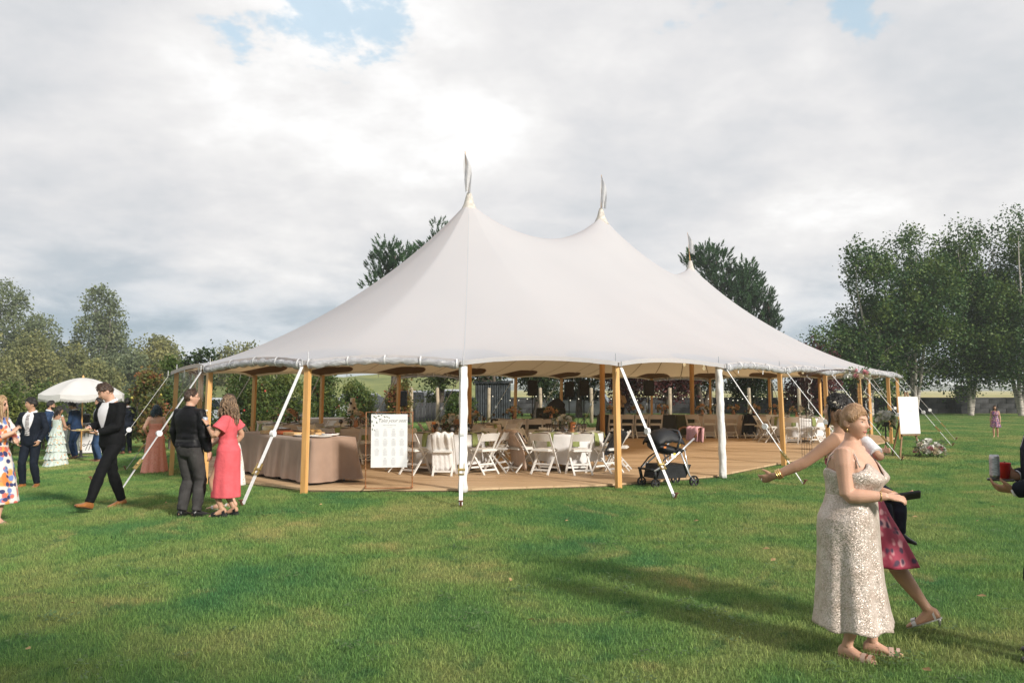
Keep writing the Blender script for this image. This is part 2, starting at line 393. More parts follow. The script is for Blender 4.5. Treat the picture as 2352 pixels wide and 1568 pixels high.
# ------------------------------------------------------------------ grass blades
def build_grass():
    r = random.Random(3)
    tiles = []
    for k, (nb, h, w) in enumerate(((4600, 0.031, 0.0038), (4600, 0.029, 0.0038), (4300, 0.036, 0.0040), (1800, 0.032, 0.009))):
        vs = []; fs = []; tone = []
        for i in range(nb):
            x, y = r.uniform(-.52, .52), r.uniform(-.52, .52)
            a = r.uniform(0, 2 * pi); hh = h * r.uniform(0.5, 1.35); ww = w * r.uniform(0.7, 1.3) * 0.5
            ln = r.uniform(0.1, 0.95) * hh; la = r.uniform(0, 2 * pi)
            if k == 2 and (x * x + y * y) < .06: hh *= 1.5; ln *= 1.5
            dx, dy = cos(a) * ww, sin(a) * ww; lx, ly = cos(la) * ln, sin(la) * ln
            o = len(vs); t = r.random()
            vs += [(x - dx, y - dy, -0.004), (x + dx, y + dy, -0.004), (x + dx * .8 + lx * .35, y + dy * .8 + ly * .35, hh * .6), (x - dx * .8 + lx * .35, y - dy * .8 + ly * .35, hh * .6), (x + lx, y + ly, hh)]
            fs += [(o, o + 1, o + 2, o + 3), (o + 3, o + 2, o + 4)] ; tone += [t] * 5
        me = bpy.data.meshes.new('grass_tuft'); me.from_pydata(vs, [], fs); me.materials.append(m_blade)
        at_ = me.attributes.new('tone', 'FLOAT', 'POINT'); at_.data.foreach_set('value', tone)
        tiles.append(bpy.data.objects.new('grass_tuft', me))
    near, far = [], []
    for iy in range(3, 58):
        y = iy + .5
        half = 0.70 * y + 2.0
        x = -int(half) - .5
        while x < half:
            if not (in_tent(x, y, 1.0)):
                if y < 17: near.append((x, y))
                elif y < 56 and abs(x) < 42: far.append((x, y))
            x += 1.0
    def emit(pts, tl, name, lab):
        me = bpy.data.meshes.new(name); me.from_pydata([(x, y, gz(x, y)) for x, y in pts], [], [])
        rot = me.attributes.new('rotz', 'FLOAT', 'POINT'); rot.data.foreach_set('value', [r.choice((0, 1, 2, 3)) * pi / 2 for _ in pts])
        pick = me.attributes.new('pick', 'INT', 'POINT'); pick.data.foreach_set('value', [r.randrange(len(tl)) for _ in pts])
        o = bpy.data.objects.new(name, me); col.objects.link(o)
        ng = bpy.data.node_groups.new(name + '_nodes', 'GeometryNodeTree')
        ng.interface.new_socket('Geometry', in_out='INPUT', socket_type='NodeSocketGeometry'); ng.interface.new_socket('Geometry', in_out='OUTPUT', socket_type='NodeSocketGeometry')
        N = ng.nodes; L = ng.links; gi = N.new('NodeGroupInput'); go = N.new('NodeGroupOutput')
        iop = N.new('GeometryNodeInstanceOnPoints'); g2i = N.new('GeometryNodeGeometryToInstance')
        for t in reversed(tl):
            oi = N.new('GeometryNodeObjectInfo'); oi.inputs['Object'].default_value = t; oi.inputs['As Instance'].default_value = True
            L.new(oi.outputs['Geometry'], g2i.inputs[0])
        m2p = N.new('GeometryNodeMeshToPoints'); L.new(gi.outputs[0], m2p.inputs[0]); L.new(m2p.outputs[0], iop.inputs['Points'])
        L.new(g2i.outputs[0], iop.inputs['Instance']); iop.inputs['Pick Instance'].default_value = True
        na = N.new('GeometryNodeInputNamedAttribute'); na.data_type = 'INT'; na.inputs[0].default_value = 'pick'; L.new(na.outputs[0], iop.inputs['Instance Index'])
        nr = N.new('GeometryNodeInputNamedAttribute'); nr.data_type = 'FLOAT'; nr.inputs[0].default_value = 'rotz'
        cx = N.new('ShaderNodeCombineXYZ'); L.new(nr.outputs[0], cx.inputs[2]); L.new(cx.outputs[0], iop.inputs['Rotation'])
        L.new(iop.outputs[0], go.inputs[0])
        md = o.modifiers.new('scatter', 'NODES'); md.node_group = ng
        tag(o, lab, 'grass', kind='stuff')
    emit(near, tiles[:3], 'grass', 'short mown green lawn grass in front of the tent')
    emit(far, tiles[3:], 'grass', 'sunlit lawn grass reaching back to the garden wall')
build_grass()

def build_weeds():
    r = random.Random(12); m_w = mat('clover_leaf', (0.10, 0.17, 0.055), .6, .25, 9, transl=((0.10, 0.16, 0.05), .2), world_pos=True); m_l = mat('dry_leaf', (0.40, 0.27, 0.12), .8, .3, 12, world_pos=True)
    mb = MB()
    for c in range(150):
        y = 4.4 + 11 * r.random() ** 1.4; x = r.uniform(-.66, .66) * y; rad = r.uniform(.05, .16)
        if in_tent(x, y, -.4): continue
        for k in range(int(rad * 170)):
            a = r.uniform(0, 6.28); q = rad * sqrt(r.random()); p = V((x + cos(a) * q, y + sin(a) * q, gz(x) + r.uniform(.022, .05))); s = r.uniform(.010, .024); b = r.uniform(0, 6.28); t = V((cos(b), sin(b), r.uniform(-.2, .5))).normalized(); n = V((-sin(b), cos(b), r.uniform(-.3, .3)))
            mb.add([p, p + t * s + n * s * .5, p + t * s * 2, p + t * s - n * s * .5], [(0, 1, 2, 3)])
    tag(mb.build('clover', m_w), 'patches of clover and broad leaved weeds in the lawn', 'weeds', kind='stuff')
    for k in range(26):
        y = 4.6 + 9 * r.random(); x = r.uniform(-.6, .6) * y
        if in_tent(x, y, -.3): continue
        mb = MB(); s = r.uniform(.02, .045); b = r.uniform(0, 6.28); t = V((cos(b), sin(b), .15)); n = V((-sin(b), cos(b), .2)); mb.add([(0, 0, 0), t * s + n * s * .45 + V((0, 0, .01)), t * s * 2, t * s - n * s * .45], [(0, 1, 2, 3)])
        o = mb.build('fallen_leaf', m_l); o.location = (x, y, gz(x) + .042); tag(o, 'small dry leaf lying on the grass', 'leaf', 'dry leaves on the lawn')
build_weeds()

# ------------------------------------------------------------------ plank deck
m_plank = [mat('plank_a', (0.56, 0.39, 0.23), 0.55, 0.10, 3.0, 0.15, 60, c2=(0.44, 0.295, 0.17), stretch=(1, 14, 1)),
           mat('plank_b', (0.51, 0.35, 0.20), 0.58, 0.10, 3.0, 0.15, 60, c2=(0.37, 0.245, 0.14), stretch=(1, 14, 1)),
           mat('plank_c', (0.60, 0.43, 0.26), 0.52, 0.10, 3.0, 0.15, 60, c2=(0.49, 0.34, 0.20), stretch=(1, 14, 1))]
DECK_Z = 0.06
def build_deck():
    base = MB(); n = len(DECK)
    vs = [(x, y, 0.005) for x, y in DECK] + [(x, y, 0.028) for x, y in DECK]
    base.add(vs, [tuple(range(n, 2 * n))] + [(i, (i + 1) % n, n + (i + 1) % n, n + i) for i in range(n)])
    deck = tag(base.build('floor', mat('deck_underside', (0.12, 0.08, 0.05), 0.9)), kind='structure')
    # planks run nearly across the view
    ang = radians(-4); d = V((cos(ang), sin(ang), 0)); q = V((-sin(ang), cos(ang), 0)); w = 0.155
    r = random.Random(5); ref = V((0, 10, 0))
    for i in range(0, 175):
        off = 2.0 + i * w
        o = ref + q * off
        lo, hi = [], []
        for e in (0.004, w - 0.004):
            ts = []
            a0 = o + q * e
            for k in range(n):
                a, b = V((*DECK[k], 0)), V((*DECK[(k + 1) % n], 0)); da, db = (a - a0).dot(q), (b - a0).dot(q)
                if (da > 0) != (db > 0): ts.append((a0 + (a - a0 + (b - a) * (da / (da - db))) - a0 - (V((0, 0, 0)))).dot(d) if False else ((a + (b - a) * (da / (da - db))) - a0).dot(d))
            if len(ts) < 2: lo = None; break
            lo.append(min(ts)); hi.append(max(ts))
        if not lo: continue
        L0, L1 = max(lo), min(hi)
        if L1 - L0 < 0.3: continue
        cuts = [None]
        span = hi[0] - lo[0]
        if off < 15 and i % 1 == 0 and span > 4: cuts = [lerp(L0, L1, r.uniform(0.3, 0.7)), None]
        s0, s1 = lo[0], lo[1]
        for c in cuts:
            e0, e1 = (hi[0], hi[1]) if c is None else (c - 0.003, c - 0.003)
            z0, z1 = 0.029, DECK_Z + r.uniform(-.002, .002)
            P = lambda t, e, z: o + q * e + d * t + V((0, 0, z))
            mb = MB(); e = (0.0035, w - 0.0035)
            mb.add([P(s0, e[0], z0), P(e0, e[0], z0), P(e1, e[1], z0), P(s1, e[1], z0), P(s0, e[0], z1), P(e0, e[0], z1), P(e1, e[1], z1), P(s1, e[1], z1)],
                   [(3, 2, 1, 0), (4, 5, 6, 7), (0, 1, 5, 4), (1, 2, 6, 5), (2, 3, 7, 6), (3, 0, 4, 7)])
            mb.build('plank', r.choice(m_plank), deck)
            if c is not None: s0 = s1 = c + 0.003
build_deck()

# ------------------------------------------------------------------ garden wall, far hills
m_wall = mat('wall_stone', (0.075, 0.075, 0.078), 0.9, 0.3, 2.0, 0.5, 12, c2=(0.035, 0.036, 0.04))
m_joint = mat('wall_joint', (0.03, 0.03, 0.032), 0.95)
def build_wall():
    t = thing('garden_wall', 'low dark block wall running behind the tent and lawn', 'wall', (0, 0, 0))
    r = random.Random(9); mb = MB(); mb.box((10, 55.2, 0.5), (96, 0.30, 1.0)); mb.build('core', m_joint, t)
    blk = [MB().box((0, 0, 0), (1.16, 0.36, 0.345), bev=0.02).mesh('block', mat('wall_block_%d' % k, (c, c, c * 1.05), 0.9, 0.3, 3.0, 0.5, 14)) for k, c in enumerate((0.055, 0.075, 0.042, 0.065))]
    cap = MB().box((0, 0, 0), (1.19, 0.46, 0.07), bev=0.015).mesh('coping', mat('wall_coping', (0.10, 0.10, 0.10), 0.9, 0.25, 3))
    for row in range(3):
        for i in range(62):
            x = -22 + i * 1.18 + (0.59 if row % 2 else 0)
            o = obj_of(r.choice(blk), 'block', t, (x, 55.2 + r.uniform(-.012, .012), 0.172 + row * 0.35)); 
    for i in range(62): obj_of(cap, 'coping', t, (-22 + i * 1.2, 55.2, 1.085))
    p = thing('gate_pillar', 'square dark block pillar standing above the low garden wall', 'pillar', (gp(2208, 950).x, 54.6, 0))
    for k in range(6):
        o = MB().box((0, 0, 0.15 + k * 0.31), (0.72, 0.72, 0.30), bev=0.02).build('block', m_wall, p)
    MB().box((0, 0, 1.90), (0.86, 0.86, 0.09), bev=0.02).build('coping', mat('wall_coping', (0.1, 0.1, 0.1)), p)
build_wall()
def build_hills():
    m1 = mat('far_hill', (0.055, 0.085, 0.075), 1.0, 0.25, 0.02, world_pos=True)
    for k, (y, h, x0, x1, sd) in enumerate(((1150, 15.5, -1300, 1700, 3), (800, 8, 150, 1200, 8))):
        mb = MB(); n = 90; top = []; 
        for i in range(n):
            x = lerp(x0, x1, i / (n - 1)); e = sstep(0, .12, i / n) * sstep(0, .12, 1 - i / n)
            top.append((x, h * e * (0.55 + 0.5 * fbm((x * .002, sd, 0)) + 0.10 * fbm((x * .02, sd, 4)))))
        vs = []
        for x, z in top: vs += [(x, y - 120, -1), (x, y, max(0.5, z)), (x, y + 150, -1)]
        fs = []
        for i in range(n - 1):
            a, b = i * 3, i * 3 + 3
            fs += [(a, b, b + 1, a + 1), (a + 1, b + 1, b + 2, a + 2)]
        tag(mb.add(vs, fs).build('hills', m1, smooth=True), kind='structure')
build_hills()
def build_bank():
    # grassy bank rising behind the parked cars
    mb = MB(); n = 40; rows = []
    for j in range(9):
        f = j / 8; row = []
        for i in range(n):
            u = i / (n - 1); x = lerp(-62, 4, u); e = sstep(0, .25, u) * sstep(0, .2, 1 - u); row.append((x, 66 + 30 * f, gz(x) - .3 + 5.0 * e * sin(f * pi * .5) ** 1.5 * (.85 + .25 * fbm((x * .06, f * 2, 3)))))
        rows.append(row)
    mb.rings(rows, cap=False, closed=False); tag(mb.build('hill', mat('bank_grass', (0.24, 0.25, 0.085), .95, .3, .35, c2=(0.12, 0.15, 0.05), world_pos=True), smooth=True), kind='structure')
build_bank()
# ================================================================== TENT
H_PEAK = (6.34, 7.05, 6.20); EAVE = 2.16
def canopy_material():
    m = bpy.data.materials.new('sailcloth'); m.use_nodes = True; nt = m.node_tree; N = nt.nodes; L = nt.links
    b = N['Principled BSDF']; out = N['Material Output']; b.inputs['Roughness'].default_value = 0.8; b.inputs['Specular IOR Level'].default_value = 0.15
    tc = N.new('ShaderNodeTexCoord'); nz = N.new('ShaderNodeTexNoise'); nz.inputs['Scale'].default_value = 0.55; nz.inputs['Detail'].default_value = 6
    L.new(tc.outputs['Object'], nz.inputs['Vector'])
    rp = N.new('ShaderNodeValToRGB'); rp.color_ramp.elements[0].position = 0.3; rp.color_ramp.elements[0].color = (0.60, 0.617, 0.655, 1)
    rp.color_ramp.elements[1].position = 0.7; rp.color_ramp.elements[1].color = (0.635, 0.65, 0.685, 1)
    L.new(nz.outputs['Fac'], rp.inputs[0]); L.new(rp.outputs[0], b.inputs['Base Color'])
    nb = N.new('ShaderNodeTexNoise'); nb.inputs['Scale'].default_value = 1.6; nb.inputs['Detail'].default_value = 3; L.new(tc.outputs['Object'], nb.inputs['Vector'])
    bp = N.new('ShaderNodeBump'); bp.inputs['Strength'].default_value = 0.10; bp.inputs['Distance'].default_value = 0.05; L.new(nb.outputs['Fac'], bp.inputs['Height']); L.new(bp.outputs[0], b.inputs['Normal'])
    t = N.new('ShaderNodeBsdfTranslucent'); t.inputs[0].default_value = (0.68, 0.44, 0.215, 1)
    ms = N.new('ShaderNodeMixShader'); ms.inputs[0].default_value = 0.37
    L.new(b.outputs[0], ms.inputs[1]); L.new(t.outputs[0], ms.inputs[2]); L.new(ms.outputs[0], out.inputs[0])
    return m
m_canvas = canopy_material()
m_wood = mat('varnished_pine', (0.70, 0.41, 0.155), 0.42, 0.12, 2.2, 0.12, 30, c2=(0.55, 0.29, 0.095), stretch=(6, 6, 0.7), coat=0.25)
m_whitefab = mat('white_fabric', (0.74, 0.73, 0.72), 0.85, 0.05, 6, 0.35, 18)
m_strap = mat('white_webbing', (0.72, 0.72, 0.73), 0.7, 0.05, 20, 0.2, 120)
m_brass = mat('zinc_yellow', (0.62, 0.45, 0.18), 0.35, 0.2, 20, metal=0.9)
m_steel = mat('steel', (0.55, 0.55, 0.56), 0.35, 0.15, 20, metal=0.9)
m_rust = mat('rusty_steel', (0.16, 0.065, 0.035), 0.8, 0.3, 30)
m_seam_out = mat('seam_outside', (0.555, 0.56, 0.585), .85, .02, 2, transl=((0.5, 0.4, 0.28), .25))
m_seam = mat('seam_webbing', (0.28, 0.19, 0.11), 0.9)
m_patch = mat('reinforcement_patch', (0.20, 0.13, 0.07), 0.9, 0.08, 3, transl=((0.16, 0.08, 0.03), 0.35))

def ridge_h(s):
    k = 0 if s < 6.1 else 1; u = (s - 6.1 * k) / 6.1
    a, b = H_PEAK[k], H_PEAK[k + 1]; sag = 0.88
    return lerp(a, b, u) - sag * (4 * u * (1 - u)) ** 0.75
def prof(t): return 0.86 * (1 - t) ** 1.40 + 0.14 * (1 - t) ** 4.5
def canopy_z(s, t, ze):
    u = (s % 6.1) / 6.1; u = 0 if s > 12.19 else u
    e = 0.13 * (4 * u * (1 - u)) ** 0.8
    tt = sqrt(t * t + e * e * (1 - t) ** 2)
    return ze + (ridge_h(s) - ze) * prof(min(1, tt)) / prof(e)
def bay_point(i, u):
    """Eave point in bay i (pole i to i+1), ridge parameter s and eave height."""
    a, b = V((*POLES[i][0], 0)), V((*POLES[(i + 1) % NP][0], 0))
    sa, sb = axis_point(a)[1], axis_point(b)[1]
    ka, kb = POLES[i][1], POLES[(i + 1) % NP][1]
    snap = lambda k, s: 0.0 if k == 'c1' else 12.2 if k == 'c3' else round(s / 3.05) * 3.05
    sa, sb = snap(ka, sa), snap(kb, sb)
    p = a.lerp(b, u); s = lerp(sa, sb, u); q = C1 + AX * s
    bow = 4 * u * (1 - u)
    v = p - q; l = v.length
    p = q + v * ((l - 0.13 * bow + 0.06) / l)
    return p, s, EAVE + 0.095 * bow ** 0.9 + gz(p.x, p.y) * 0.6
def canopy_pt(i, u, t, drop=0.0):
    p, s, ze = bay_point(i, u); q = C1 + AX * s
    xy = q.lerp(p, t)
    # soft pull towards the pole tips near the eave
    m_ = min(u, 1 - u)
    crease = 0.012 * sin(u * 40) * exp(-m_ / .12) * sstep(.72, .98, t)
    return V((xy.x, xy.y, canopy_z(s, t, ze) - drop + crease))
def pole_top(i):
    p = V((*POLES[i][0], 0)); q, s = axis_point(p); d = (p - q).normalized()
    return V((p.x - d.x * 0.06, p.y - d.y * 0.06, EAVE - 0.01 + gz(p.x, p.y) * 0.6)), V((p.x, p.y, gz(p.x, p.y))), d

def build_tent():
    T = thing('sailcloth_tent', 'large cream sailcloth pole tent with three flagged peaks on the lawn', 'tent', (0, 0, 0))
    NU, NT = 16, 34
    mb = MB(); ts = [(k / NT) ** 1.35 for k in range(NT + 1)]
    ring = [(i, j / NU) for i in range(NP) for j in range(NU)]
    R = len(ring); vs = [canopy_pt(i, u, t) for t in ts for (i, u) in ring]; fs = []
    for k in range(NT):
        for j in range(R): fs.append((k * R + j, (k + 1) * R + j, (k + 1) * R + (j + 1) % R, k * R + (j + 1) % R))
    can = mb.add(vs, fs).build('canopy', m_canvas, T, smooth=True)
    # hem band hanging at the eave
    mb = MB(); up = [canopy_pt(i, u, 1.0, -0.004) for i, u in ring]; dn = [p - V((0, 0, 0.075)) for p in up]
    mb.add(up + dn, [(j, R + j, R + (j + 1) % R, (j + 1) % R) for j in range(R)]).build('hem', m_canvas, can, smooth=True)
    # seams seen from below, reinforcement patches above every side pole
    for i in range(NP):
        for u in (0.0, 0.5):
            pts = [canopy_pt(i, u, t, 0.012) for t in [0.12 + 0.88 * k / 16 for k in range(17)]]
            mb = MB(); w = 0.016; l = []
            for k, p in enumerate(pts):
                d = pts[min(k + 1, 16)] - pts[max(k - 1, 0)]; x = d.cross(V((0, 0, 1))).normalized() * w; l += [p - x, p + x]
            mb.add(l, [(2 * k, 2 * k + 1, 2 * k + 3, 2 * k + 2) for k in range(16)]).build('seam', m_seam, can)
        for u in ((0.0,) if i == 2 else ()):
            pts = [canopy_pt(i, u, t, -0.004) for t in [0.06 + 0.93 * k / 20 for k in range(21)]]; l = []
            for k, p in enumerate(pts):
                d = pts[min(k + 1, 20)] - pts[max(k - 1, 0)]; x = d.cross(V((0, 0, 1))).normalized() * 0.009; l += [p - x, p + x]
            MB().add(l, [(2 * k, 2 * k + 1, 2 * k + 3, 2 * k + 2) for k in range(20)]).build('panel_seam', m_seam_out, can)
        rows = []
        for k in range(9):
            t = lerp(0.865, 0.998, k / 8); half = 0.30 * sqrt(max(0, 1 - ((0.998 - t) / 0.134) ** 2)) + 0.012; row = []
            for j in range(-6, 7):
                uu = j / 6 * half; ii, u2 = (i, uu) if uu >= 0 else ((i - 1) % NP, 1 + uu)
                row.append(canopy_pt(ii, u2, t, 0.018))
            rows.append(row)
        MB().rings(rows, cap=False, closed=False).build('reinforcement_patch', m_patch, can, smooth=True)
    # centre poles, peak caps, pennants
    for k, c in enumerate((C1, C2, C3)):
        h = H_PEAK[k]
        MB().tube([(c.x, c.y, 0.05), (c.x, c.y, h * .5), (c.x, c.y, h - .1)], [.075, .085, .07], 14).build('center_pole', m_wood, T, smooth=True)
        MB().lathe([(0.30, -0.42), (0.20, -0.26), (0.125, -0.10), (0.085, 0.06), (0.055, 0.16), (0.03, 0.17)], (c.x, c.y, h + 0.02), 18).build('peak_cap', mat('peak_leather', (0.56, 0.52, 0.47), 0.8, 0.15, 12, 0.5, 16), T, smooth=True)
        lean = V(((-0.10, 0.0, 0.05)) if k == 0 else (0.02, 0, 0) if k == 1 else (-0.08, 0, 0))
        b0 = V((c.x, c.y, h + 0.1)); b1 = b0 + V((lean.x, 0, 1.12))
        fl = MB().tube([b0, b1], [0.016, 0.010], 8).build('flagstaff', m_wood, T)
        # limp pennant hanging beside the staff
        mb = MB(); rows = []
        side = -1 if k == 0 else 1
        for a in range(13):
            f = a / 12; z = b1.z - 0.02 - f * (1.0 if k < 2 else 0.75); w = 0.22 * sin(min(1, f * 2.0) * pi / 2) * (1 - 0.55 * f)
            row = []
            for j in range(7):
                g = j / 6 - .28
                row.append((lerp(b1.x, b0.x, min(1, f)) + g * w * 1.25 + (side * 0.05 * f), c.y - 0.03 + 0.05 * sin(g * 9 + f * 5) - 0.06 * f, z - abs(g) * .10))
            rows.append(row)
        MB().rings(rows, cap=False, closed=False).build('pennant', mat('pennant_cloth', (0.72, 0.72, 0.74), 0.9, 0.04, 4, spec=.05, transl=((0.75, 0.75, 0.77), 0.5)), fl, smooth=True)
    # side poles
    for i in range(NP):
        top, bot, d = pole_top(i)
        if i in (0, 2):   # wrapped in white cloth
            po = MB().tube([bot, bot.lerp(top, .5), top], [0.042, 0.042, 0.040], 12).build('side_pole', m_wood, T, smooth=True)
            mb = MB(); rows = []; r = random.Random(i)
            for k in range(34):
                f = k / 33; c = bot.lerp(top, 0.012 + f * .975); row = []
                for j in range(20):
                    a = 2 * pi * j / 20; rr = 0.070 + 0.010 * sin(f * 46 + a * 2) * (0.4 + .6 * sin(a * 3 + f * 9)) + 0.014 * fbm((cos(a) * 1.5, sin(a) * 1.5, f * 11 + i))
                    row.append(c + V((cos(a) * rr, sin(a) * rr, 0)))
                rows.append(row)
            mb.rings(rows).build('pole_wrap', m_whitefab, po, smooth=True)
        else:
            mb = MB(); mb.bar(bot, top, 0.088, 0.088, up=d); po = mb.build('side_pole', m_wood, T)
        MB().tube([top, top + V((0, 0, 0.17))], [0.010, 0.006], 6).build('pole_pin', m_steel, po)
    # guys: strap with ratchet and stake
    for i in range(NP):
        if i in (9, 10, 11): pass
        top, bot, d = pole_top(i); tip = canopy_pt(i, 0, 1.0) + d * 0.05
        st = bot + d * (1.5 if i < 6 else 1.65); st.z = gz(st.x, st.y)
        a = tip + V((0, 0, -0.10)); across = d.cross(V((0, 0, 1)))
        fat = i in (1, 2, 3, 4)
        mb = MB(); w = 0.055 if fat else 0.034
        mid = a.lerp(st, 0.76)
        mb.bar(a + V((0, 0, 0)), st + V((0, 0, 0.03)), w, 0.006, up=(st - a).cross(across))
        mb.m = 0; g = mb.build('guy_strap', m_strap, T)
        mb = MB(); mb.tube([tip + V((0, 0, .02)), a + V((0, 0, .015))], 0.011, 6); mb.build('shackle', m_steel, g)
        mb = MB(); dr = (st - a).normalized(); nrm = dr.cross(across).normalized()
        if nrm.z < 0: nrm = -nrm
        for sgn in (-1, 1): mb.bar(mid - dr * .10 + across * sgn * .040 + nrm * .012, mid + dr * .10 + across * sgn * .040 + nrm * .03, 0.008, 0.035, up=nrm)
        mb.tube([mid - across * .055 + nrm * .02, mid + across * .055 + nrm * .02], 0.020, 8)
        mb.tube([mid + dr * .09 - across * .045 + nrm * .05, mid + dr * .09 + across * .045 + nrm * .05], 0.010, 6)
        mb.build('ratchet', m_brass, g)
        MB().tube([mid - dr * .62 + nrm * .012 - across * .028, mid - dr * .62 + nrm * .012 + across * .028], 0.052, 14).build('strap_coil', m_strap, g, smooth=False)
        MB().tube([st + V((0, 0, -.05)) - d * .02, st + V((0, 0, .085)) + d * .05], 0.016, 8).lathe([(0.036, 0), (0.036, 0.018)], st + V((0, 0, .085)) + d * .05, 10).build('stake', m_rust, T)
    return T, can
TENT, CANOPY = build_tent()

# rolled clear side walls below the eave, ties, clear walls left hanging
m_vinyl = mat('clear_vinyl_roll', (0.72, 0.73, 0.76), 0.16, 0.35, 7, 0.9, 16, spec=0.7, trans=0.45, c2=(0.46, 0.46, 0.49), stretch=(1, 1, 3))
def glassy(name, mixv, tint=(0.93, 0.95, 0.95)):
    m = bpy.data.materials.new(name); m.use_nodes = True; nt = m.node_tree; N = nt.nodes; L = nt.links; N.remove(N['Principled BSDF'])
    t = N.new('ShaderNodeBsdfTransparent'); t.inputs[0].default_value = (*tint, 1); g = N.new('ShaderNodeBsdfGlossy'); g.inputs['Roughness'].default_value = 0.12
    g.inputs['Color'].default_value = (0.9, 0.9, 0.92, 1)
    nz = N.new('ShaderNodeTexNoise'); nz.inputs['Scale'].default_value = 1.4; bp = N.new('ShaderNodeBump'); bp.inputs['Strength'].default_value = 0.4; bp.inputs['Distance'].default_value = 0.1
    L.new(nz.outputs['Fac'], bp.inputs['Height']); L.new(bp.outputs[0], g.inputs['Normal'])
    lw = N.new('ShaderNodeLayerWeight'); lw.inputs[0].default_value = mixv; L.new(bp.outputs[0], lw.inputs['Normal'])
    mx = N.new('ShaderNodeMixShader'); L.new(lw.outputs['Fresnel'], mx.inputs[0]); L.new(t.outputs[0], mx.inputs[1]); L.new(g.outputs[0], mx.inputs[2]); L.new(mx.outputs[0], N['Material Output'].inputs[0])
    return m
m_clear = glassy('clear_vinyl', 0.045)
m_glass = glassy('clear_glass', 0.20, (0.90, 0.93, 0.92))
def build_sidewalls():
    r = random.Random(21)
    OPEN = {0, 1}; DOWN = {4, 5, 6, 7, 8, 10, 11, 12, 13, 15, 16}
    for i in range(NP):
        ii = i; j = (i + 1) % NP
        if i in OPEN: continue
        if i in DOWN:
            rows = []
            for k in range(9):
                f = k / 8; row = []
                for q in range(15):
                    p = canopy_pt(i, 0.02 + 0.96 * q / 14, 1.0, 0.05); g = gz(p.x, p.y) + 0.06
                    w = 0.02 * sin(q * 1.7 + i) * f
                    pc = axis_point(p)[0]; d = (p - pc); d.z = 0; d.normalize()
                    row.append(V((p.x, p.y, lerp(p.z, g, f))) + d * (w - 0.02))
                rows.append(row)
            MB().rings(rows, cap=False, closed=False).build('clear_wall', m_clear, TENT, smooth=True)
            continue
        pts = []; rr = []
        for q in range(41):
            u = 0.03 + 0.94 * q / 40; p = canopy_pt(i, u, 1.0, 0.085); pc = axis_point(p)[0]; d = p - pc; d.z = 0; d.normalize()
            pts.append(p + d * 0.015 + V((0, 0, -0.012 * sin(q * .78) ** 2)))
            rr.append(0.058 + 0.010 * sin(q * 1.57) + r.uniform(-.008, .008))
        rows = []
        mb = MB(); mb.tube(pts, rr, 12)
        k = len(pts)
        for a in range(len(mb.v)):
            x = V(mb.v[a]); mb.v[a] = tuple(x + V((0, 0, 1)) * 0.010 * fbm((x.x * 9, x.y * 9, x.z * 22), 3))
        roll = mb.build('sidewall_roll', m_vinyl, TENT, smooth=True)
        for u in (0.04, 0.27, 0.5, 0.73, 0.96):
            p = canopy_pt(i, u, 1.0, 0.075); pc = axis_point(p)[0]; d = p - pc; d.z = 0; d.normalize(); x = d.cross(V((0, 0, 1)))
            lp = [p + d * (0.015 + 0.078 * cos(a)) + V((0, 0, 0.082 * sin(a))) for a in [2 * pi * q / 14 for q in range(15)]]
            rows = [[q - x * .013 for q in lp], [q + x * .013 for q in lp]]
            MB().rings(rows, cap=False, closed=False).build('tie_band', m_strap, roll)
    for i in range(NP):
        for u in (0.3, 0.72):
            if i in (0, 1, 2, 3): continue
            p = canopy_pt(i, u, 1.0, 0.06); l = r.uniform(.08, .2); w = V((0.009, 0.0, 0)); k = r.uniform(-.03, .03)
            MB().add([p - w, p + w, p + w + V((k, 0, -l)), p - w + V((k, 0, -l))], [(0, 1, 2, 3)]).build('tie_strap', m_strap, TENT)
build_sidewalls()

def build_string_lights():
    m_cord = mat('light_cord', (0.35, 0.30, 0.22), 0.7); m_bulb = mat('bulb_glass', (0.9, 0.86, 0.75), 0.15, 0.02, 5, spec=0.6, emit=((1.0, 0.82, 0.5), 0.35))
    runs = []
    for k, (i, c, hz) in enumerate(((0, C2, 3.3), (1, C2, 3.4), (2, C1, 3.4), (3, C1, 3.4), (22, C2, 3.4))):
        a = pole_top(i)[0] + V((0, 0, -0.02)); b = V((c.x, c.y, hz))
        t = thing('string_light', 'festoon string of small bulbs sagging from %s' % ('the white wrapped corner pole', 'the opening pole beside the stroller', 'the white wrapped pole by the chart', 'the pole at the buffet corner', 'the second pole past the stroller', 'the pole behind the flower arbor', 'a far side pole near the speakers', 'a far side pole behind the cake')[k], 'string light', (0, 0, 0), group='string lights under the canopy')
        pts = []
        for q in range(25):
            u = q / 24; p = a.lerp(b, u); p.z -= 0.10 * 4 * u * (1 - u); pts.append(p)
        MB().tube(pts, 0.006, 4).build('cord', m_cord, t)
        for q in range(2, 24, 3):
            p = pts[q]; mb = MB(); mb.tube([p, p - V((0, 0, .05))], 0.014, 6); mb.ball(p - V((0, 0, .085)), 0.030, 8, 6, (1, 1, 1.3)); mb.build('bulb', m_bulb, t, smooth=True)
build_string_lights()
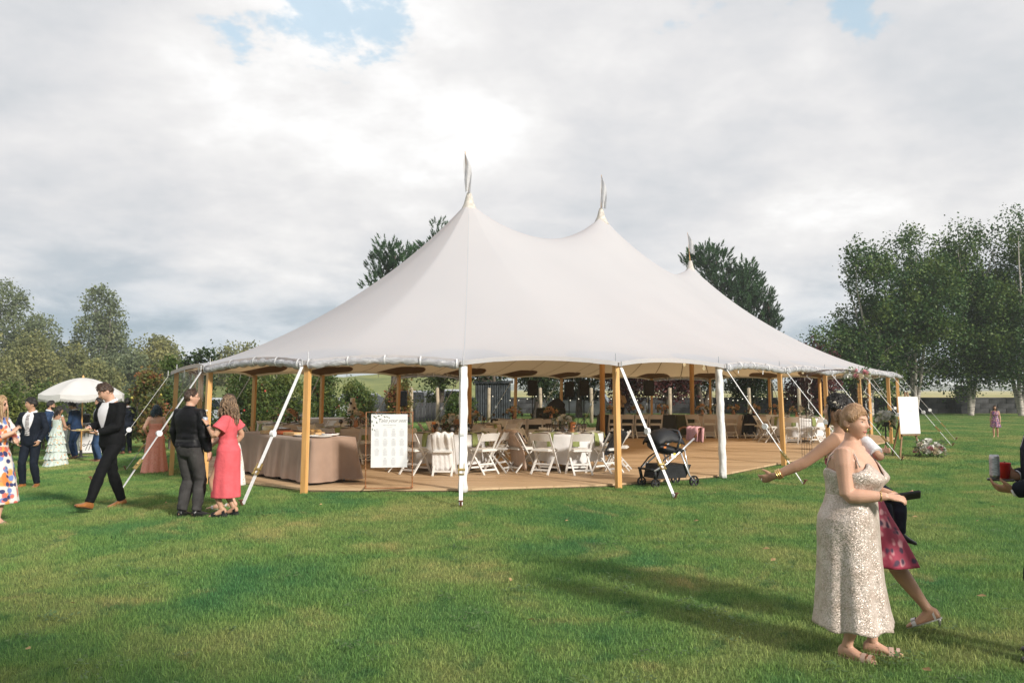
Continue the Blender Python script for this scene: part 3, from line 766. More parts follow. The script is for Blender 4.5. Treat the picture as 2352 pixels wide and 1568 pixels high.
# ================================================================== TREES
def leaf_material(name, dark, mid, light, transl=0.35):
    m = bpy.data.materials.new(name); m.use_nodes = True; nt = m.node_tree; N = nt.nodes; L = nt.links
    b = N['Principled BSDF']; out = N['Material Output']; b.inputs['Roughness'].default_value = 0.55; b.inputs['Specular IOR Level'].default_value = 0.3
    at_ = N.new('ShaderNodeAttribute'); at_.attribute_name = 'tone'
    rp = N.new('ShaderNodeValToRGB'); rp.color_ramp.elements.new(0.5)
    for e, (p, c) in zip(rp.color_ramp.elements, ((0.0, dark), (0.5, mid), (1.0, light))): e.position = p; e.color = (*c, 1)
    L.new(at_.outputs['Fac'], rp.inputs[0]); L.new(rp.outputs[0], b.inputs['Base Color'])
    t = N.new('ShaderNodeBsdfTranslucent'); L.new(rp.outputs[0], t.inputs[0]); ms = N.new('ShaderNodeMixShader'); ms.inputs[0].default_value = transl
    L.new(b.outputs[0], ms.inputs[1]); L.new(t.outputs[0], ms.inputs[2]); L.new(ms.outputs[0], out.inputs[0]); return m
m_birchleaf = leaf_material('birch_leaf', (0.014, 0.045, 0.012), (0.036, 0.088, 0.020), (0.13, 0.185, 0.040), 0.25)
m_poplar = leaf_material('hazy_poplar_leaf', (0.080, 0.11, 0.065), (0.14, 0.175, 0.095), (0.22, 0.25, 0.13))  # paler and greyer leaves, smoke haze put into the colour
m_olive = leaf_material('hazy_maple_leaf', (0.095, 0.115, 0.045), (0.17, 0.185, 0.075), (0.29, 0.28, 0.11))  # lightened and dulled too, distance haze painted into these leaves
m_orchard = leaf_material('orchard_leaf', (0.040, 0.075, 0.018), (0.085, 0.13, 0.030), (0.19, 0.21, 0.05))
m_dark = leaf_material('dark_leaf', (0.015, 0.032, 0.012), (0.030, 0.055, 0.020), (0.055, 0.085, 0.03))
m_plum = leaf_material('plum_leaf', (0.045, 0.012, 0.016), (0.085, 0.022, 0.026), (0.16, 0.05, 0.045))
m_needle = leaf_material('pine_needle', (0.018, 0.050, 0.020), (0.038, 0.095, 0.034), (0.080, 0.160, 0.055), 0.15)
m_needle2 = leaf_material('hazy_pine_needle', (0.035, 0.055, 0.03), (0.055, 0.085, 0.045), (0.09, 0.125, 0.06), 0.15)
m_redtip = leaf_material('red_tip_leaf', (0.06, 0.085, 0.02), (0.13, 0.14, 0.035), (0.30, 0.09, 0.045))
m_bark = mat('bark', (0.11, 0.085, 0.065), 0.9, 0.35, 6, 0.9, 18, stretch=(3, 3, 0.6))
m_birchbark = mat('birch_bark', (0.50, 0.46, 0.40), 0.8, 0.2, 5, 0.5, 14, stretch=(0.6, 0.6, 5), ramp_=[(0.36, (0.07, 0.06, 0.05)), (0.47, (0.44, 0.40, 0.35)), (0.75, (0.58, 0.54, 0.49))])
m_greybark = mat('grey_bark', (0.22, 0.20, 0.18), 0.9, 0.3, 6, 0.8, 20, stretch=(3, 3, 0.6))

def scatter_leaves(lobes, n, size, clus, per, r, droop=0.0, gap=0.42, gscale=0.6, shell=0.55, flat=0.5):
    """Leaf quads in clusters through the crown volume. lobes: (centre, radii). Returns verts, faces, tone, cluster centres."""
    vs, fs, tn, cs = [], [], [], []
    vol = [a[1][0] * a[1][1] * a[1][2] for a in lobes]; tot = sum(vol); off = V((r.uniform(0, 50), r.uniform(0, 50), 0))
    nc = max(1, n // per); tries = 0
    while len(cs) < nc and tries < nc * 12:
        tries += 1
        w = r.uniform(0, tot); k = 0
        while w > vol[k]: w -= vol[k]; k += 1
        c, rad = lobes[k]
        d = V((r.gauss(0, 1), r.gauss(0, 1), r.gauss(0, 1))).normalized()
        q = r.random() ** (1 / 3); q = lerp(q, 1.0, shell * r.random())
        q *= 1 + 0.16 * fbm(d * 2.2 + off, 3)
        p = V((c[0] + d.x * rad[0] * q, c[1] + d.y * rad[1] * q, c[2] + d.z * rad[2] * q))
        g = fbm(p * gscale + off, 3)
        if g < -0.28 + (gap - 0.42) * 1.5 and q > .35: continue
        cs.append(p); base = min(1, max(0, 0.45 + 0.85 * g + r.uniform(-.25, .25)))
        dr = 1 + 2.2 * droop * r.random()
        for _ in range(per):
            o = V((r.gauss(0, clus * .5), r.gauss(0, clus * .5), r.gauss(0, clus * .42 * dr) - droop * clus * abs(r.gauss(0, .8))))
            l = p + o; s = size * r.uniform(0.5, 1.45)
            nn = V((r.gauss(0, 1), r.gauss(0, 1), r.gauss(0, 1) + flat)).normalized(); a = nn.orthogonal().normalized()
            a.rotate(Quaternion(nn, r.uniform(0, 6.28))); b = nn.cross(a)
            i = len(vs); vs += [l - a * s * .5, l + b * s * .34, l + a * s * .55, l - b * s * .34]; fs.append((i, i + 1, i + 2, i + 3)); tn += [min(1, max(0, base + r.uniform(-.18, .18)))] * 4
    return vs, fs, tn, cs
def mesh_tone(name, vs, fs, tn, m):
    me = bpy.data.meshes.new(name); me.from_pydata(vs, [], fs); me.materials.append(m)
    a = me.attributes.new('tone', 'FLOAT', 'POINT'); a.data.foreach_set('value', tn); return me
def limbs(mb, base_pts, cs, r, nl, r0, start=0.3):
    """Limbs from the stem polyline out to some of the cluster centres."""
    k = len(base_pts)
    for c in r.sample(cs, min(nl, len(cs))):
        zt = base_pts[-1].z; f = max(start, min(0.95, (c.z - base_pts[0].z) / max(.1, zt - base_pts[0].z) - r.uniform(.12, .3)))
        x = f * (k - 1); i = min(k - 2, int(x)); p = base_pts[i].lerp(base_pts[i + 1], x - i)
        m = p.lerp(c, .5) + V((r.uniform(-.1, .1), r.uniform(-.1, .1), 0.10 * (c - p).length)); rr = r0 * (1 - f * .75) * .5
        mb.tube([p, p.lerp(m, .6), m, c], [rr, rr * .75, rr * .5, rr * .18], 5, cap=False)
def leafy_tree(name, label, cat, loc, h, lobes, n, size, clus, per, mleaf, mbark, r0, stems=1, seed=1, droop=0, nl=26, group=None, lean=0.0, spread=0.10, extra=None, gap=0.42, gscale=.6, shell=.55, flat=.5):
    r = random.Random(seed); t = thing(name, label, cat, loc, 0, group)
    vs, fs, tn, cs = scatter_leaves(lobes, n, size, clus, per, r, droop, gap, gscale, shell, flat)
    mb = MB()
    for s in range(stems):
        a = 2 * pi * s / stems + r.uniform(-.4, .4); sp = spread * h * (1 if stems > 1 else 0.25)
        pts = []
        for k in range(8):
            f = k / 7; pts.append(V((cos(a) * sp * f ** 1.2 + lean * f * h + .03 * h * fbm((f * 2, s, seed)), sin(a) * sp * f ** 1.2 + .03 * h * fbm((f * 2, s + 9, seed)), f * h * 0.86 - (0.1 if k == 0 else 0))))
        rs = [r0 * (1.25 if k == 0 else 1) * (1 - .88 * k / 7) / sqrt(stems) ** .6 for k in range(8)]
        mb.tube(pts, rs, 9, cap=False)
        limbs(mb, pts, cs, r, nl // stems, r0 / sqrt(stems), .25)
    mb.build('trunk', mbark, t, smooth=True)
    obj_of(mesh_tone('crown', vs, fs, tn, mleaf), 'crown', t)
    if extra: extra(t, cs, r)
    return t
def auto_lobes(h, w, z0, r, n=9, top=0.35):
    """Irregular stack of lobes from z0 to h, w wide at the middle."""
    out = []
    for k in range(n):
        f = (k + .5) / n; z = lerp(z0, h, f); env = sin(pi * min(1, (f * .82 + .16))) ** .7 * (1 - top * f)
        a = r.uniform(0, 6.28); d = w * .5 * env * r.uniform(.25, .62); rad = w * .5 * env * r.uniform(.45, .72)
        out.append(((cos(a) * d, sin(a) * d, z), (rad, rad, min(rad * r.uniform(.8, 1.1), (h - z0) * .30))))
    out.append(((0, 0, h - w * .18), (w * .20, w * .20, w * .24)))
    return out

def build_birches():
    r = random.Random(4)
    for k, (px, Y, h, w, z0, sd, lab) in enumerate((
            (2000, 48.5, 10.7, 7.2, 2.2, 31, 'multi stemmed birch rising right behind the tent\'s far eave'),
            (2098, 50.5, 11.6, 8.6, 2.2, 45, 'birch with pale stems behind the white easel board'),
            (2228, 51.0, 12.2, 7.6, 2.6, 58, 'tall birch above the wall pillar, second from the edge'),
            (2345, 50.0, 12.9, 8.0, 2.8, 72, 'tallest birch, its white trunk cut by the picture edge'),
            (2480, 53.0, 13.0, 6.0, 2.4, 83, 'birch mostly beyond the picture edge beside the tallest birch'))):
        p = at(px, 893, Y); rr = random.Random(sd); lob = auto_lobes(h, w, z0, rr, 15, .30)
        if k == 0: lob += [((-2.6, -.3, 4.6), (1.7, 1.5, 1.2)), ((-3.2, 0, 3.4), (1.6, 1.4, 1.2)), ((-1.8, -.5, 2.9), (1.8, 1.5, 1.0))]
        if k in (2, 3): lob += [((-1.6, -.5, 2.9), (1.6, 1.4, .8)), ((.9, -.6, 2.6), (1.3, 1.2, .9))]
        leafy_tree('birch_tree', lab, 'tree', (p.x, Y, 0), h, lob, 34000 if k < 4 else 9000, 0.155, 0.40, 12, m_birchleaf, m_birchbark, 0.19, stems=3, seed=sd, droop=0.45, nl=36, group='birches by the garden wall', spread=.13, gap=0.50, gscale=.7, shell=.45)
build_birches()

def build_shade_trees():
    # trees behind the photographer whose shade lies over the near lawn
    for k, (x, y, h, w) in enumerate(((8.0, -6.6, 8.3, 5.0), (4.6, -6.8, 8.6, 5.6), (1.2, -5.6, 8.4, 5.4), (-3.0, -6.2, 8.6, 5.6))):
        rr = random.Random(500 + k); leafy_tree('shade_tree', ('first', 'second', 'third', 'fourth')[k] + ' of the trees behind the camera shading the near lawn', 'tree', (x, y, gz(x)), h, auto_lobes(h, w, 2.6, rr, 10, .15), 5500, .28, .55, 10, m_orchard, m_bark, .2, stems=2, seed=500 + k, nl=20, group='trees behind the camera', gap=.52, gscale=.7)
build_shade_trees()

def pine(name, label, loc, h, w, lobes, seed, m=None, n=1500, length=.42, group=None):
    r = random.Random(seed); t = thing(name, label, 'tree', loc, 0, group); m = m or m_needle
    vs, fs, tn, cs = [], [], [], []; off = V((seed * 3.1, 0, 0)); vol = [a[1][0] * a[1][1] * a[1][2] for a in lobes]; tot = sum(vol); tries = 0
    while len(cs) < n and tries < n * 10:
        tries += 1; x = r.uniform(0, tot); k = 0
        while x > vol[k]: x -= vol[k]; k += 1
        c, rad = lobes[k]; d = V((r.gauss(0, 1), r.gauss(0, 1), r.gauss(0, 1))).normalized(); q = lerp(r.random() ** .4, 1, .5 * r.random()) * (1 + .15 * fbm(d * 3 + off, 3))
        p = V((c[0] + d.x * rad[0] * q, c[1] + d.y * rad[1] * q, c[2] + d.z * rad[2] * q))
        g = fbm(p * .8 + off, 3)
        if g < -.30: continue
        cs.append(p); base = .42 + .5 * g + r.uniform(-.2, .2)
        ax = (V((d.x, d.y, .55 + .6 * abs(d.z))) + V((r.uniform(-.35, .35), r.uniform(-.35, .35), r.uniform(0, .5)))).normalized()
        l = length * r.uniform(.6, 1.25); u = ax.orthogonal().normalized(); v2 = ax.cross(u)
        for j in range(13):
            a = 2.4 * j; f = j / 12; e = p + ax * l * (.25 + .75 * f) + (u * cos(a) + v2 * sin(a)) * l * .42 * (1.05 - f * .8); b0 = p + ax * l * f * .62
            sd = (u * -sin(a) + v2 * cos(a)) * l * .075; i = len(vs)
            vs += [b0 - sd, b0 + sd, e]; fs.append((i, i + 1, i + 2)); tn += [min(1, max(0, base + r.uniform(-.15, .2)))] * 3
    mb = MB(); pts = [V((.15 * fbm((f, seed, 0)), .15 * fbm((f, seed, 5)), f * h * .93)) for f in [k / 6 for k in range(7)]]
    mb.tube(pts, [.26 * (1 - .85 * k / 6) for k in range(7)], 9, cap=False); limbs(mb, pts, cs, r, 40, .16, .2)
    mb.build('trunk', m_bark, t, smooth=True); obj_of(mesh_tone('crown', vs, fs, tn, m), 'crown', t); return t
def lobes_px(Y, base_x, spec):
    """Lobes given where their centre appears, at depth Y."""
    out = []
    for px, py, rpx, sq in spec:
        p = at(px, py, Y); rad = rpx / FPX * Y; out.append(((p.x - base_x, r_.uniform(-.5, .5) * rad, p.z), (rad, rad, rad * sq)))
    return out
r_ = random.Random(11)
def build_pines():
    Y = 56; b = at(905, 893, Y).x
    pine('pine_tree', 'pine rising to the left of the tallest tent slope', (b, Y, 0), 12.2, 6, lobes_px(Y, b, [(895, 585, 40, .9), (925, 600, 42, .9), (870, 615, 34, .8), (880, 640, 38, .8), (850, 655, 26, .8), (915, 660, 50, 1), (905, 720, 60, 1.1), (930, 780, 60, 1)]), 2, n=1500, length=.60, group='pines behind the tent')
    Y = 58; b = at(1010, 893, Y).x
    pine('pine_tree', 'narrow pine tip poking above the canopy beside the first peak', (b, Y, 0), 13.6, 4, lobes_px(Y, b, [(1004, 528, 22, 1.1), (990, 560, 24, .9), (1015, 555, 24, 1), (965, 580, 20, .9), (1000, 600, 40, 1), (1010, 660, 50, 1.2)]), 3, n=900, length=.55, group='pines behind the tent')
    Y = 60; b = at(1650, 893, Y).x
    pine('pine_tree', 'broad dark pine behind the third tent peak', (b, Y, 0), 12.4, 6, lobes_px(Y, b, [(1622, 590, 32, .9), (1640, 610, 42, .9), (1600, 600, 26, .8), (1585, 590, 20, .8), (1655, 655, 46, 1), (1690, 650, 30, 1.1), (1710, 630, 28, 1.1), (1700, 680, 40, 1), (1670, 720, 50, 1.1), (1660, 790, 60, 1)]), 5, n=2100, length=.58, group='pines behind the tent')
    Y = 61; b = at(1725, 893, Y).x
    pine('pine_tree', 'rounded dark pine beside the broad one, lower on the slope', (b, Y, 0), 10.8, 4, lobes_px(Y, b, [(1712, 628, 24, 1.2), (1725, 655, 28, 1.1), (1740, 690, 30, 1), (1730, 730, 40, 1.1), (1735, 790, 46, 1.1)]), 6, n=1100, length=.55, group='pines behind the tent')
    Y = 60; b = at(1768, 893, Y).x
    pine('pine_tree', 'small pointed pine at the end of the dark pines', (b, Y, 0), 9.0, 3, lobes_px(Y, b, [(1768, 690, 12, 1.9), (1768, 718, 18, 1.3), (1772, 745, 24, 1.2), (1766, 790, 32, 1.2)]), 7, n=700, length=.45, group='pines behind the tent')
build_pines()

def build_left_trees():
    # cottonwoods and maples far off to the left, in the smoke
    for px, topy, Y, wpx, z0, m, bark, n, sd, dr, lab in (
            (12, 652, 84, 150, 2.0, m_poplar, m_greybark, 14000, 101, .1, 'tall open cottonwood cut by the picture\'s left edge'),
            (95, 728, 92, 130, 1.0, m_poplar, m_greybark, 12000, 102, .1, 'rounded grey green tree right of the tall edge cottonwood'),
            (228, 664, 86, 135, 1.0, m_poplar, m_greybark, 19000, 103, 0, 'tall tapering cottonwood standing alone against the sky'),
            (362, 776, 80, 130, .5, m_olive, m_bark, 13000, 104, 0, 'rounded yellow green tree between the cottonwood and the tent'),
            (70, 772, 70, 120, .5, m_olive, m_bark, 12000, 105, 0, 'yellow green maple in front of the edge cottonwood'),
            (160, 800, 76, 100, .5, m_olive, m_bark, 9000, 106, 0, 'low dark green tree at the foot of the tall cottonwood'),
            (300, 812, 74, 90, .3, m_poplar, m_bark, 8000, 107, 0, 'low bushy tree behind the fringed umbrella'),
            (515, 788, 84, 90, .5, m_olive, m_bark, 7000, 108, 0, 'round tree showing just above the tent\'s left eave'),
            (570, 790, 88, 70, .5, m_olive, m_bark, 5000, 109, 0, 'pale tree half hidden by the tent\'s left slope'),
            (-60, 760, 78, 160, .5, m_olive, m_bark, 8000, 110, 0, 'tree mostly beyond the left edge of the picture'),
            (430, 838, 78, 110, .2, m_poplar, m_bark, 7000, 111, 0, 'low shrubby tree left of the tent\'s first pole'),
            (10, 830, 66, 110, .2, m_olive, m_bark, 7000, 112, 0, 'low bush at the left edge behind the guests'),
            (215, 838, 62, 120, .2, m_olive, m_bark, 8000, 113, 0, 'broad low bush directly behind the umbrella')):
        p = at(px, 893, Y); g = gz(p.x); h = (893 - topy) / FPX * Y + CAMH - g; w = wpx / FPX * Y; rr = random.Random(sd)
        lob = auto_lobes(h, w * 1.35, z0, rr, 13, .42 if h > 9 else .2)
        leafy_tree('cottonwood_tree' if m is m_poplar else 'maple_tree', lab, 'tree', (p.x, Y, g), h, lob, n, .26 if Y > 70 else .22, .62, 11, m, bark, .03 * h * .6, stems=2 if h > 9 else 1, seed=sd, droop=dr, nl=30, group='trees beyond the meadow', spread=.07, gap=.46, gscale=.55, shell=.5, flat=.2)
build_left_trees()

m_apple = mat('red_apple', (0.45, 0.06, 0.04), 0.35, 0.2, 20); m_pear = mat('yellow_pear', (0.42, 0.36, 0.08), 0.45, 0.2, 20)
def fruit(mfr, k):
    def f(t, cs, r):
        me = MB().ball((0, 0, 0), .045, 7, 5).mesh('fruit', mfr, True)
        for c in r.sample(cs, min(k, len(cs))): obj_of(me, 'fruit', t, c + V((r.uniform(-.1, .1), -.18, -.1)))
    return f
def build_orchard():
    rows = [  # px of stem, Y, height, width px, material, label
        (338, 25.5, 2.55, 80, m_redtip, 'young pear tree with red shoots right of the umbrella', m_pear),
        (392, 27.0, 3.0, 70, m_orchard, 'upright pear sapling just left of the tent pole', m_pear),
        (30, 27.0, 2.3, 130, m_orchard, 'apple tree behind the woman in sunglasses', m_apple),
        (105, 29.0, 2.4, 130, m_orchard, 'apple tree behind the bearded guest', m_apple),
        (215, 30.0, 2.1, 120, m_orchard, 'leafy apple tree behind the coffee cart', m_apple),
        (290, 29.0, 1.9, 90, m_orchard, 'small fruit tree behind the man with the plate', m_apple),
        (450, 31.0, 2.2, 110, m_orchard, 'fruit tree seen through the clear wall beside the first pole', m_apple),
        (560, 29.5, 2.7, 150, m_orchard, 'bright leafy fruit tree behind the pink dress', m_apple),
        (650, 30.5, 2.75, 170, m_orchard, 'bright yellow green fruit tree behind the buffet table', m_apple),
        (745, 33.0, 2.5, 130, m_orchard, 'fruit tree behind the far pole left of the cake', m_apple),
        (812, 36.0, 2.1, 110, m_orchard, 'thin fruit tree left of the white car', m_apple),
        (925, 34.5, 2.3, 60, m_redtip, 'yellowing sapling behind the seating chart', m_pear)]
    for k, (px, Y, h, wpx, m, lab, fr) in enumerate(rows):
        p = at(px, 893, Y); g = gz(p.x); w = wpx / FPX * Y; rr = random.Random(200 + k)
        lob = auto_lobes(h, w, .45, rr, 8, .15)
        leafy_tree('fruit_tree', lab, 'tree', (p.x, Y, g), h, lob, 5200 if k < 6 else 7500, .095, .26, 10, m, m_bark, .045, stems=2, seed=200 + k, nl=22, group='young fruit trees around the tent', spread=.16, extra=fruit(fr, 12), gap=.44, gscale=1.2, shell=.5, flat=.3)
    # a taller sapling whose tip shows over the eave
    p = at(455, 893, 33); leafy_tree('fruit_tree', 'tall cherry shoot with drooping leaves above the left eave', 'tree', (p.x, 33, gz(p.x)), 3.6, [((-.4, 0, 3.2), (.35, .3, .30)), ((.25, 0, 3.45), (.45, .3, .28)), ((0, 0, 2.6), (.6, .5, .5))], 900, .16, .2, 6, m_dark, m_bark, .05, seed=230, droop=.8, nl=14)
build_orchard()

def build_backdrop():
    # trees and shrubs seen under the canopy, behind the far poles
    for k, (px, Y, h, wpx, z0, m, n, lab) in enumerate((
            (1010, 44, 6.2, 170, 1.9, m_orchard, 12000, 'ivy covered tree behind the sound equipment'),
            (1130, 43, 5.5, 170, 2.3, m_dark, 11000, 'dark spreading tree over the corrugated shed'),
            (1230, 46, 6.0, 180, 1.6, m_dark, 12000, 'dark green tree behind the first loudspeaker'),
            (1330, 47, 6.0, 170, 1.5, m_dark, 11000, 'dark green tree behind the middle loudspeakers'),
            (1430, 45, 5.5, 160, 1.3, m_plum, 11000, 'dusky purple tree behind the standing server'),
            (1535, 44, 5.0, 170, 1.5, m_plum, 11000, 'purple leaved plum tree behind the lone loudspeaker'),
            (1610, 46, 5.5, 170, 1.9, m_dark, 11000, 'wide dark tree with a forked trunk behind the long tables'),
            (1730, 47, 5.0, 190, 1.6, m_dark, 12000, 'low dark tree behind the right hand tables'),
            (1860, 46, 4.5, 150, 1.0, m_plum, 9000, 'dark red maple behind the flower arbor'),
            (1960, 50, 5.5, 160, 1.8, m_dark, 9000, 'dark tree between the tent\'s far end and the birches'))):
        p = at(px, 893, Y); w = wpx / FPX * Y; rr = random.Random(300 + k); lob = auto_lobes(h, w, z0, rr, 8, .1)
        leafy_tree('plum_tree' if m is m_plum else 'shade_tree', lab, 'tree', (p.x, Y, 0), h, lob, n, .15, .40, 11, m, m_bark, .30 if k == 6 else .2, stems=3 if k == 6 else 1, seed=300 + k, nl=26, group='trees behind the tent', spread=.30 if k == 6 else .1, gap=.40)
    for k, (px, Y, h, wpx, lab) in enumerate(((950, 47, 1.6, 150, 'rounded shrub in front of the parked cars'), (1060, 39, 1.5, 60, 'rose bush with a few red blooms by the fence'), (1870, 52, 1.3, 60, 'low green bush against the garden wall'))):
        p = at(px, 893, Y); w = wpx / FPX * Y; rr = random.Random(340 + k)
        leafy_tree('shrub', lab, 'shrub', (p.x, Y, 0), h, [((0, 0, h * .5), (w * .5, w * .4, h * .5)), ((w * .2, 0, h * .6), (w * .3, w * .3, h * .4))], 3500, .12, .3, 10, m_orchard, m_bark, .06, stems=3, seed=340 + k, nl=10, spread=.2)
build_backdrop()
# ================================================================== FURNITURE AND TABLE DRESSING
m_resin = mat('white_resin', (0.70, 0.685, 0.66), 0.42, 0.05, 5, 0.05, 30)
m_resin2 = mat('white_resin_pad', (0.66, 0.645, 0.62), 0.6, 0.05, 8, 0.1, 40)
def make_chair(name, label, loc, rz, group):
    t = thing(name, label, 'chair', loc, rz, group)
    for s in (-1, 1):
        MB().bar((s * .205, .235, 0.0), (s * .205, -.235, .79), .022, .042, up=(1, 0, 0)).build('leg', m_resin, t)
        MB().bar((s * .178, -.255, 0.0), (s * .178, .15, .455), .020, .036, up=(1, 0, 0)).build('leg', m_resin, t)
    mb = MB(); rows = []
    for k in range(9):
        f = k / 8; x = lerp(-.194, .194, f); bow = -.030 * (1 - (2 * f - 1) ** 2); top = .772 + .018 * (1 - (2 * f - 1) ** 2)
        y0 = lambda z: .235 - .47 * (z / .79)
        rows.append([(x, y0(.635) + bow, .635), (x, y0(top) + bow, top), (x, y0(top) + bow - .016, top), (x, y0(.635) + bow - .016, .635)])
    mb.rings(rows).build('backrest', m_resin, t)
    se = MB().box((0, -.005, .452), (.375, .40, .03), bev=.008).build('seat', m_resin, t)
    MB().box((0, -.005, .476), (.34, .36, .022), bev=.010).build('seat_pad', m_resin2, se)
    MB().bar((-.195, .165, .115), (.195, .165, .115), .018, .034).build('rung', m_resin, t)
    MB().bar((-.168, -.175, .085), (.168, -.175, .085), .016, .034).build('rung', m_resin, t)
    MB().bar((-.168, -.085, .19), (.168, -.085, .19), .016, .034).build('rung', m_resin, t)
    MB().bar((-.195, -.03, .43), (.195, -.03, .43), .016, .03).build('rung', m_resin, t)
    return t
CH0 = [None]
def chair(x, y, rz, label, group):
    if CH0[0] is None: CH0[0] = make_chair('folding_chair', label, (x, y, DECK_Z + .003), rz, group); return CH0[0]
    return copy_thing(CH0[0], (x, y, DECK_Z + .003), rz, label, group)

def cloth_mat(name, c): return mat(name, c, 0.85, 0.05, 3, 0.25, 10, sheen=0.1)
m_cl_white = cloth_mat('cloth_white', (0.66, 0.655, 0.66)); m_cl_blush_shaded = cloth_mat('cloth_blush_shaded', (0.55, 0.47, 0.42))
m_cl_dark = cloth_mat('cloth_dark', (0.022, 0.025, 0.022)); m_cl_olive = mat('cloth_olive', (0.045, 0.050, 0.018), .8, .3, 3, sheen=.4)
m_leg = mat('table_leg_metal', (0.30, 0.30, 0.31), .4, .1, 5, metal=.7); m_top = mat('table_ply', (0.45, 0.33, 0.2), .6)
def round_table(cx, cy, m, label, lab_cloth, seed, R=.765, drop=.53):
    t = thing('round_table', label, 'table', (cx, cy, DECK_Z + .003), 0, 'round dining tables')
    MB().lathe([(R - .02, .70), (R, .71), (R, .73), (R - .02, .735)], n=40).build('tabletop', m_top, t)
    for k in range(4):
        a = pi / 4 + k * pi / 2
        MB().tube([(cos(a) * .5, sin(a) * .5, .70), (cos(a) * .52, sin(a) * .52, .02), (cos(a) * .52, sin(a) * .52, 0)], .014, 8).build('leg', m_leg, t)
    r = random.Random(seed); n = 96; rows = []; ph = [r.uniform(0, 6.28) for _ in range(4)]
    for j in range(6): rows.append([V((cos(2 * pi * i / n) * (R + .006) * (j + .02) / 5.02, sin(2 * pi * i / n) * (R + .006) * (j + .02) / 5.02, .741 if j < 5 else .738)) for i in range(n)])
    for j in range(1, 13):
        f = j / 12; row = []
        for i in range(n):
            a = 2 * pi * i / n; w = .5 * sin(a * 9 + ph[0]) + .3 * sin(a * 14 + ph[1]) + .25 * sin(a * 5 + ph[2])
            rr = R + .008 + .035 * f + .05 * f * max(-.55, w); z = .735 - drop * f - .05 * f * abs(sin(a * 2 + ph[3])) ** 2
            row.append(V((cos(a) * rr, sin(a) * rr, z)))
        rows.append(row)
    c = MB().rings(rows, cap=False).build('tablecloth', m, None, smooth=True)
    c.location = (cx, cy, DECK_Z + .003); tag(c, lab_cloth, 'tablecloth', 'round tablecloths')
    return t
def long_table(cx, cy, rz, L, W, m, label, lab_cloth, seed, drop=.68, folds=.02, top=.75, z=None):
    g = DECK_Z + .003 if z is None else z
    t = thing('banquet_table', label, 'table', (cx, cy, g), rz, 'rectangular tables')
    MB().box((0, 0, top - .018), (L - .02, W - .02, .03)).build('tabletop', m_top, t)
    for sx in (-1, 1):
        for sy in (-1, 1): MB().tube([(sx * (L / 2 - .2), sy * (W / 2 - .1), top - .03), (sx * (L / 2 - .2), sy * (W / 2 - .1), 0)], .016, 8).build('leg', m_leg, t)
    r = random.Random(seed); per = []
    def edge(a, b, n): return [V(a).lerp(V(b), i / n) for i in range(n)]
    hx, hy = L / 2, W / 2; nL, nW = int(L * 22), int(W * 22)
    per = edge((-hx, -hy, 0), (hx, -hy, 0), nL) + edge((hx, -hy, 0), (hx, hy, 0), nW) + edge((hx, hy, 0), (-hx, hy, 0), nL) + edge((-hx, hy, 0), (-hx, -hy, 0), nW)
    n = len(per); ph = [r.uniform(0, 6.28) for _ in range(5)]; rows = []
    nor = []
    for i in range(n):
        d = per[(i + 1) % n] - per[i - 1]; q = V((d.y, -d.x, 0)); nor.append(q.normalized() if q.length else V((0, 0, 0)))
    for j in range(3): rows.append([V((p.x * (j + .02) / 2.02, p.y * (j + .02) / 2.02, top + .004)) for p in per])
    for j in range(1, 15):
        f = j / 14; row = []
        for i in range(n):
            s = i / n * (2 * (L + W)); w = .5 * sin(s * 11 + ph[0]) + .3 * sin(s * 19 + ph[1]) + .35 * sin(s * 6.3 + ph[2]) * sin(s * 2.1 + ph[3])
            corner = max(0, 1 - min(abs(abs(per[i].x) - hx) + abs(abs(per[i].y) - hy), .25) / .25)
            o = .006 + .02 * f + folds * f * (w + .6) + .09 * corner * f ** 1.5
            row.append(per[i] + nor[i] * o + V((0, 0, top + .002 - drop * f - .012 * f * w)))
        rows.append(row)
    c = MB().rings(rows, cap=False).build('tablecloth', m, None, smooth=True); c.location = (cx, cy, g); c.rotation_euler = (0, 0, rz)
    tag(c, lab_cloth, 'tablecloth', 'rectangular tablecloths'); return t

# --- table dressing prototypes (shared mesh data)
m_china = mat('white_china', (0.72, 0.71, 0.69), .2, .03, 5); m_charger = mat('tan_charger', (0.36, 0.25, 0.15), .6, .2, 14)
m_sage = mat('sage_napkin', (0.24, 0.28, 0.10), .85, .12, 8, .2, 40); m_amber = glassy('smoked_glass', .35, (0.74, 0.66, 0.58))
m_copper = mat('copper', (0.72, 0.34, 0.18), .28, .15, 8, .3, 30, metal=.95); m_wax = mat('candle_wax', (0.75, 0.66, 0.48), .6)
m_peach = mat('peach_petal', (0.72, 0.47, 0.28), .7, .12, 12, c2=(0.55, 0.30, 0.15)); m_cream = mat('cream_petal', (0.78, 0.70, 0.55), .7, .08, 12)
m_white_p = mat('white_petal', (0.80, 0.79, 0.74), .7, .06, 12); m_pink_p = mat('pink_petal', (0.70, 0.32, 0.36), .7, .12, 12); m_green = mat('stem_green', (0.07, 0.11, 0.035), .6, .2, 12)
plate_me = MB().lathe([(.02, 0), (.085, .002), (.135, .014), (.136, .018), (.09, .007), (.02, .005)], n=22).mesh('plate', m_china, True)
charger_me = MB().lathe([(.03, 0), (.155, .004), (.158, .008), (.03, .005)], n=22).mesh('charger', m_charger, True)
goblet_me = MB().lathe([(.034, 0), (.034, .004), (.006, .010), (.005, .075), (.030, .105), (.040, .135), (.038, .175), (.036, .175), (.038, .135), (.028, .108), (.003, .085)], n=14, cap=False).mesh('goblet', m_amber, True)
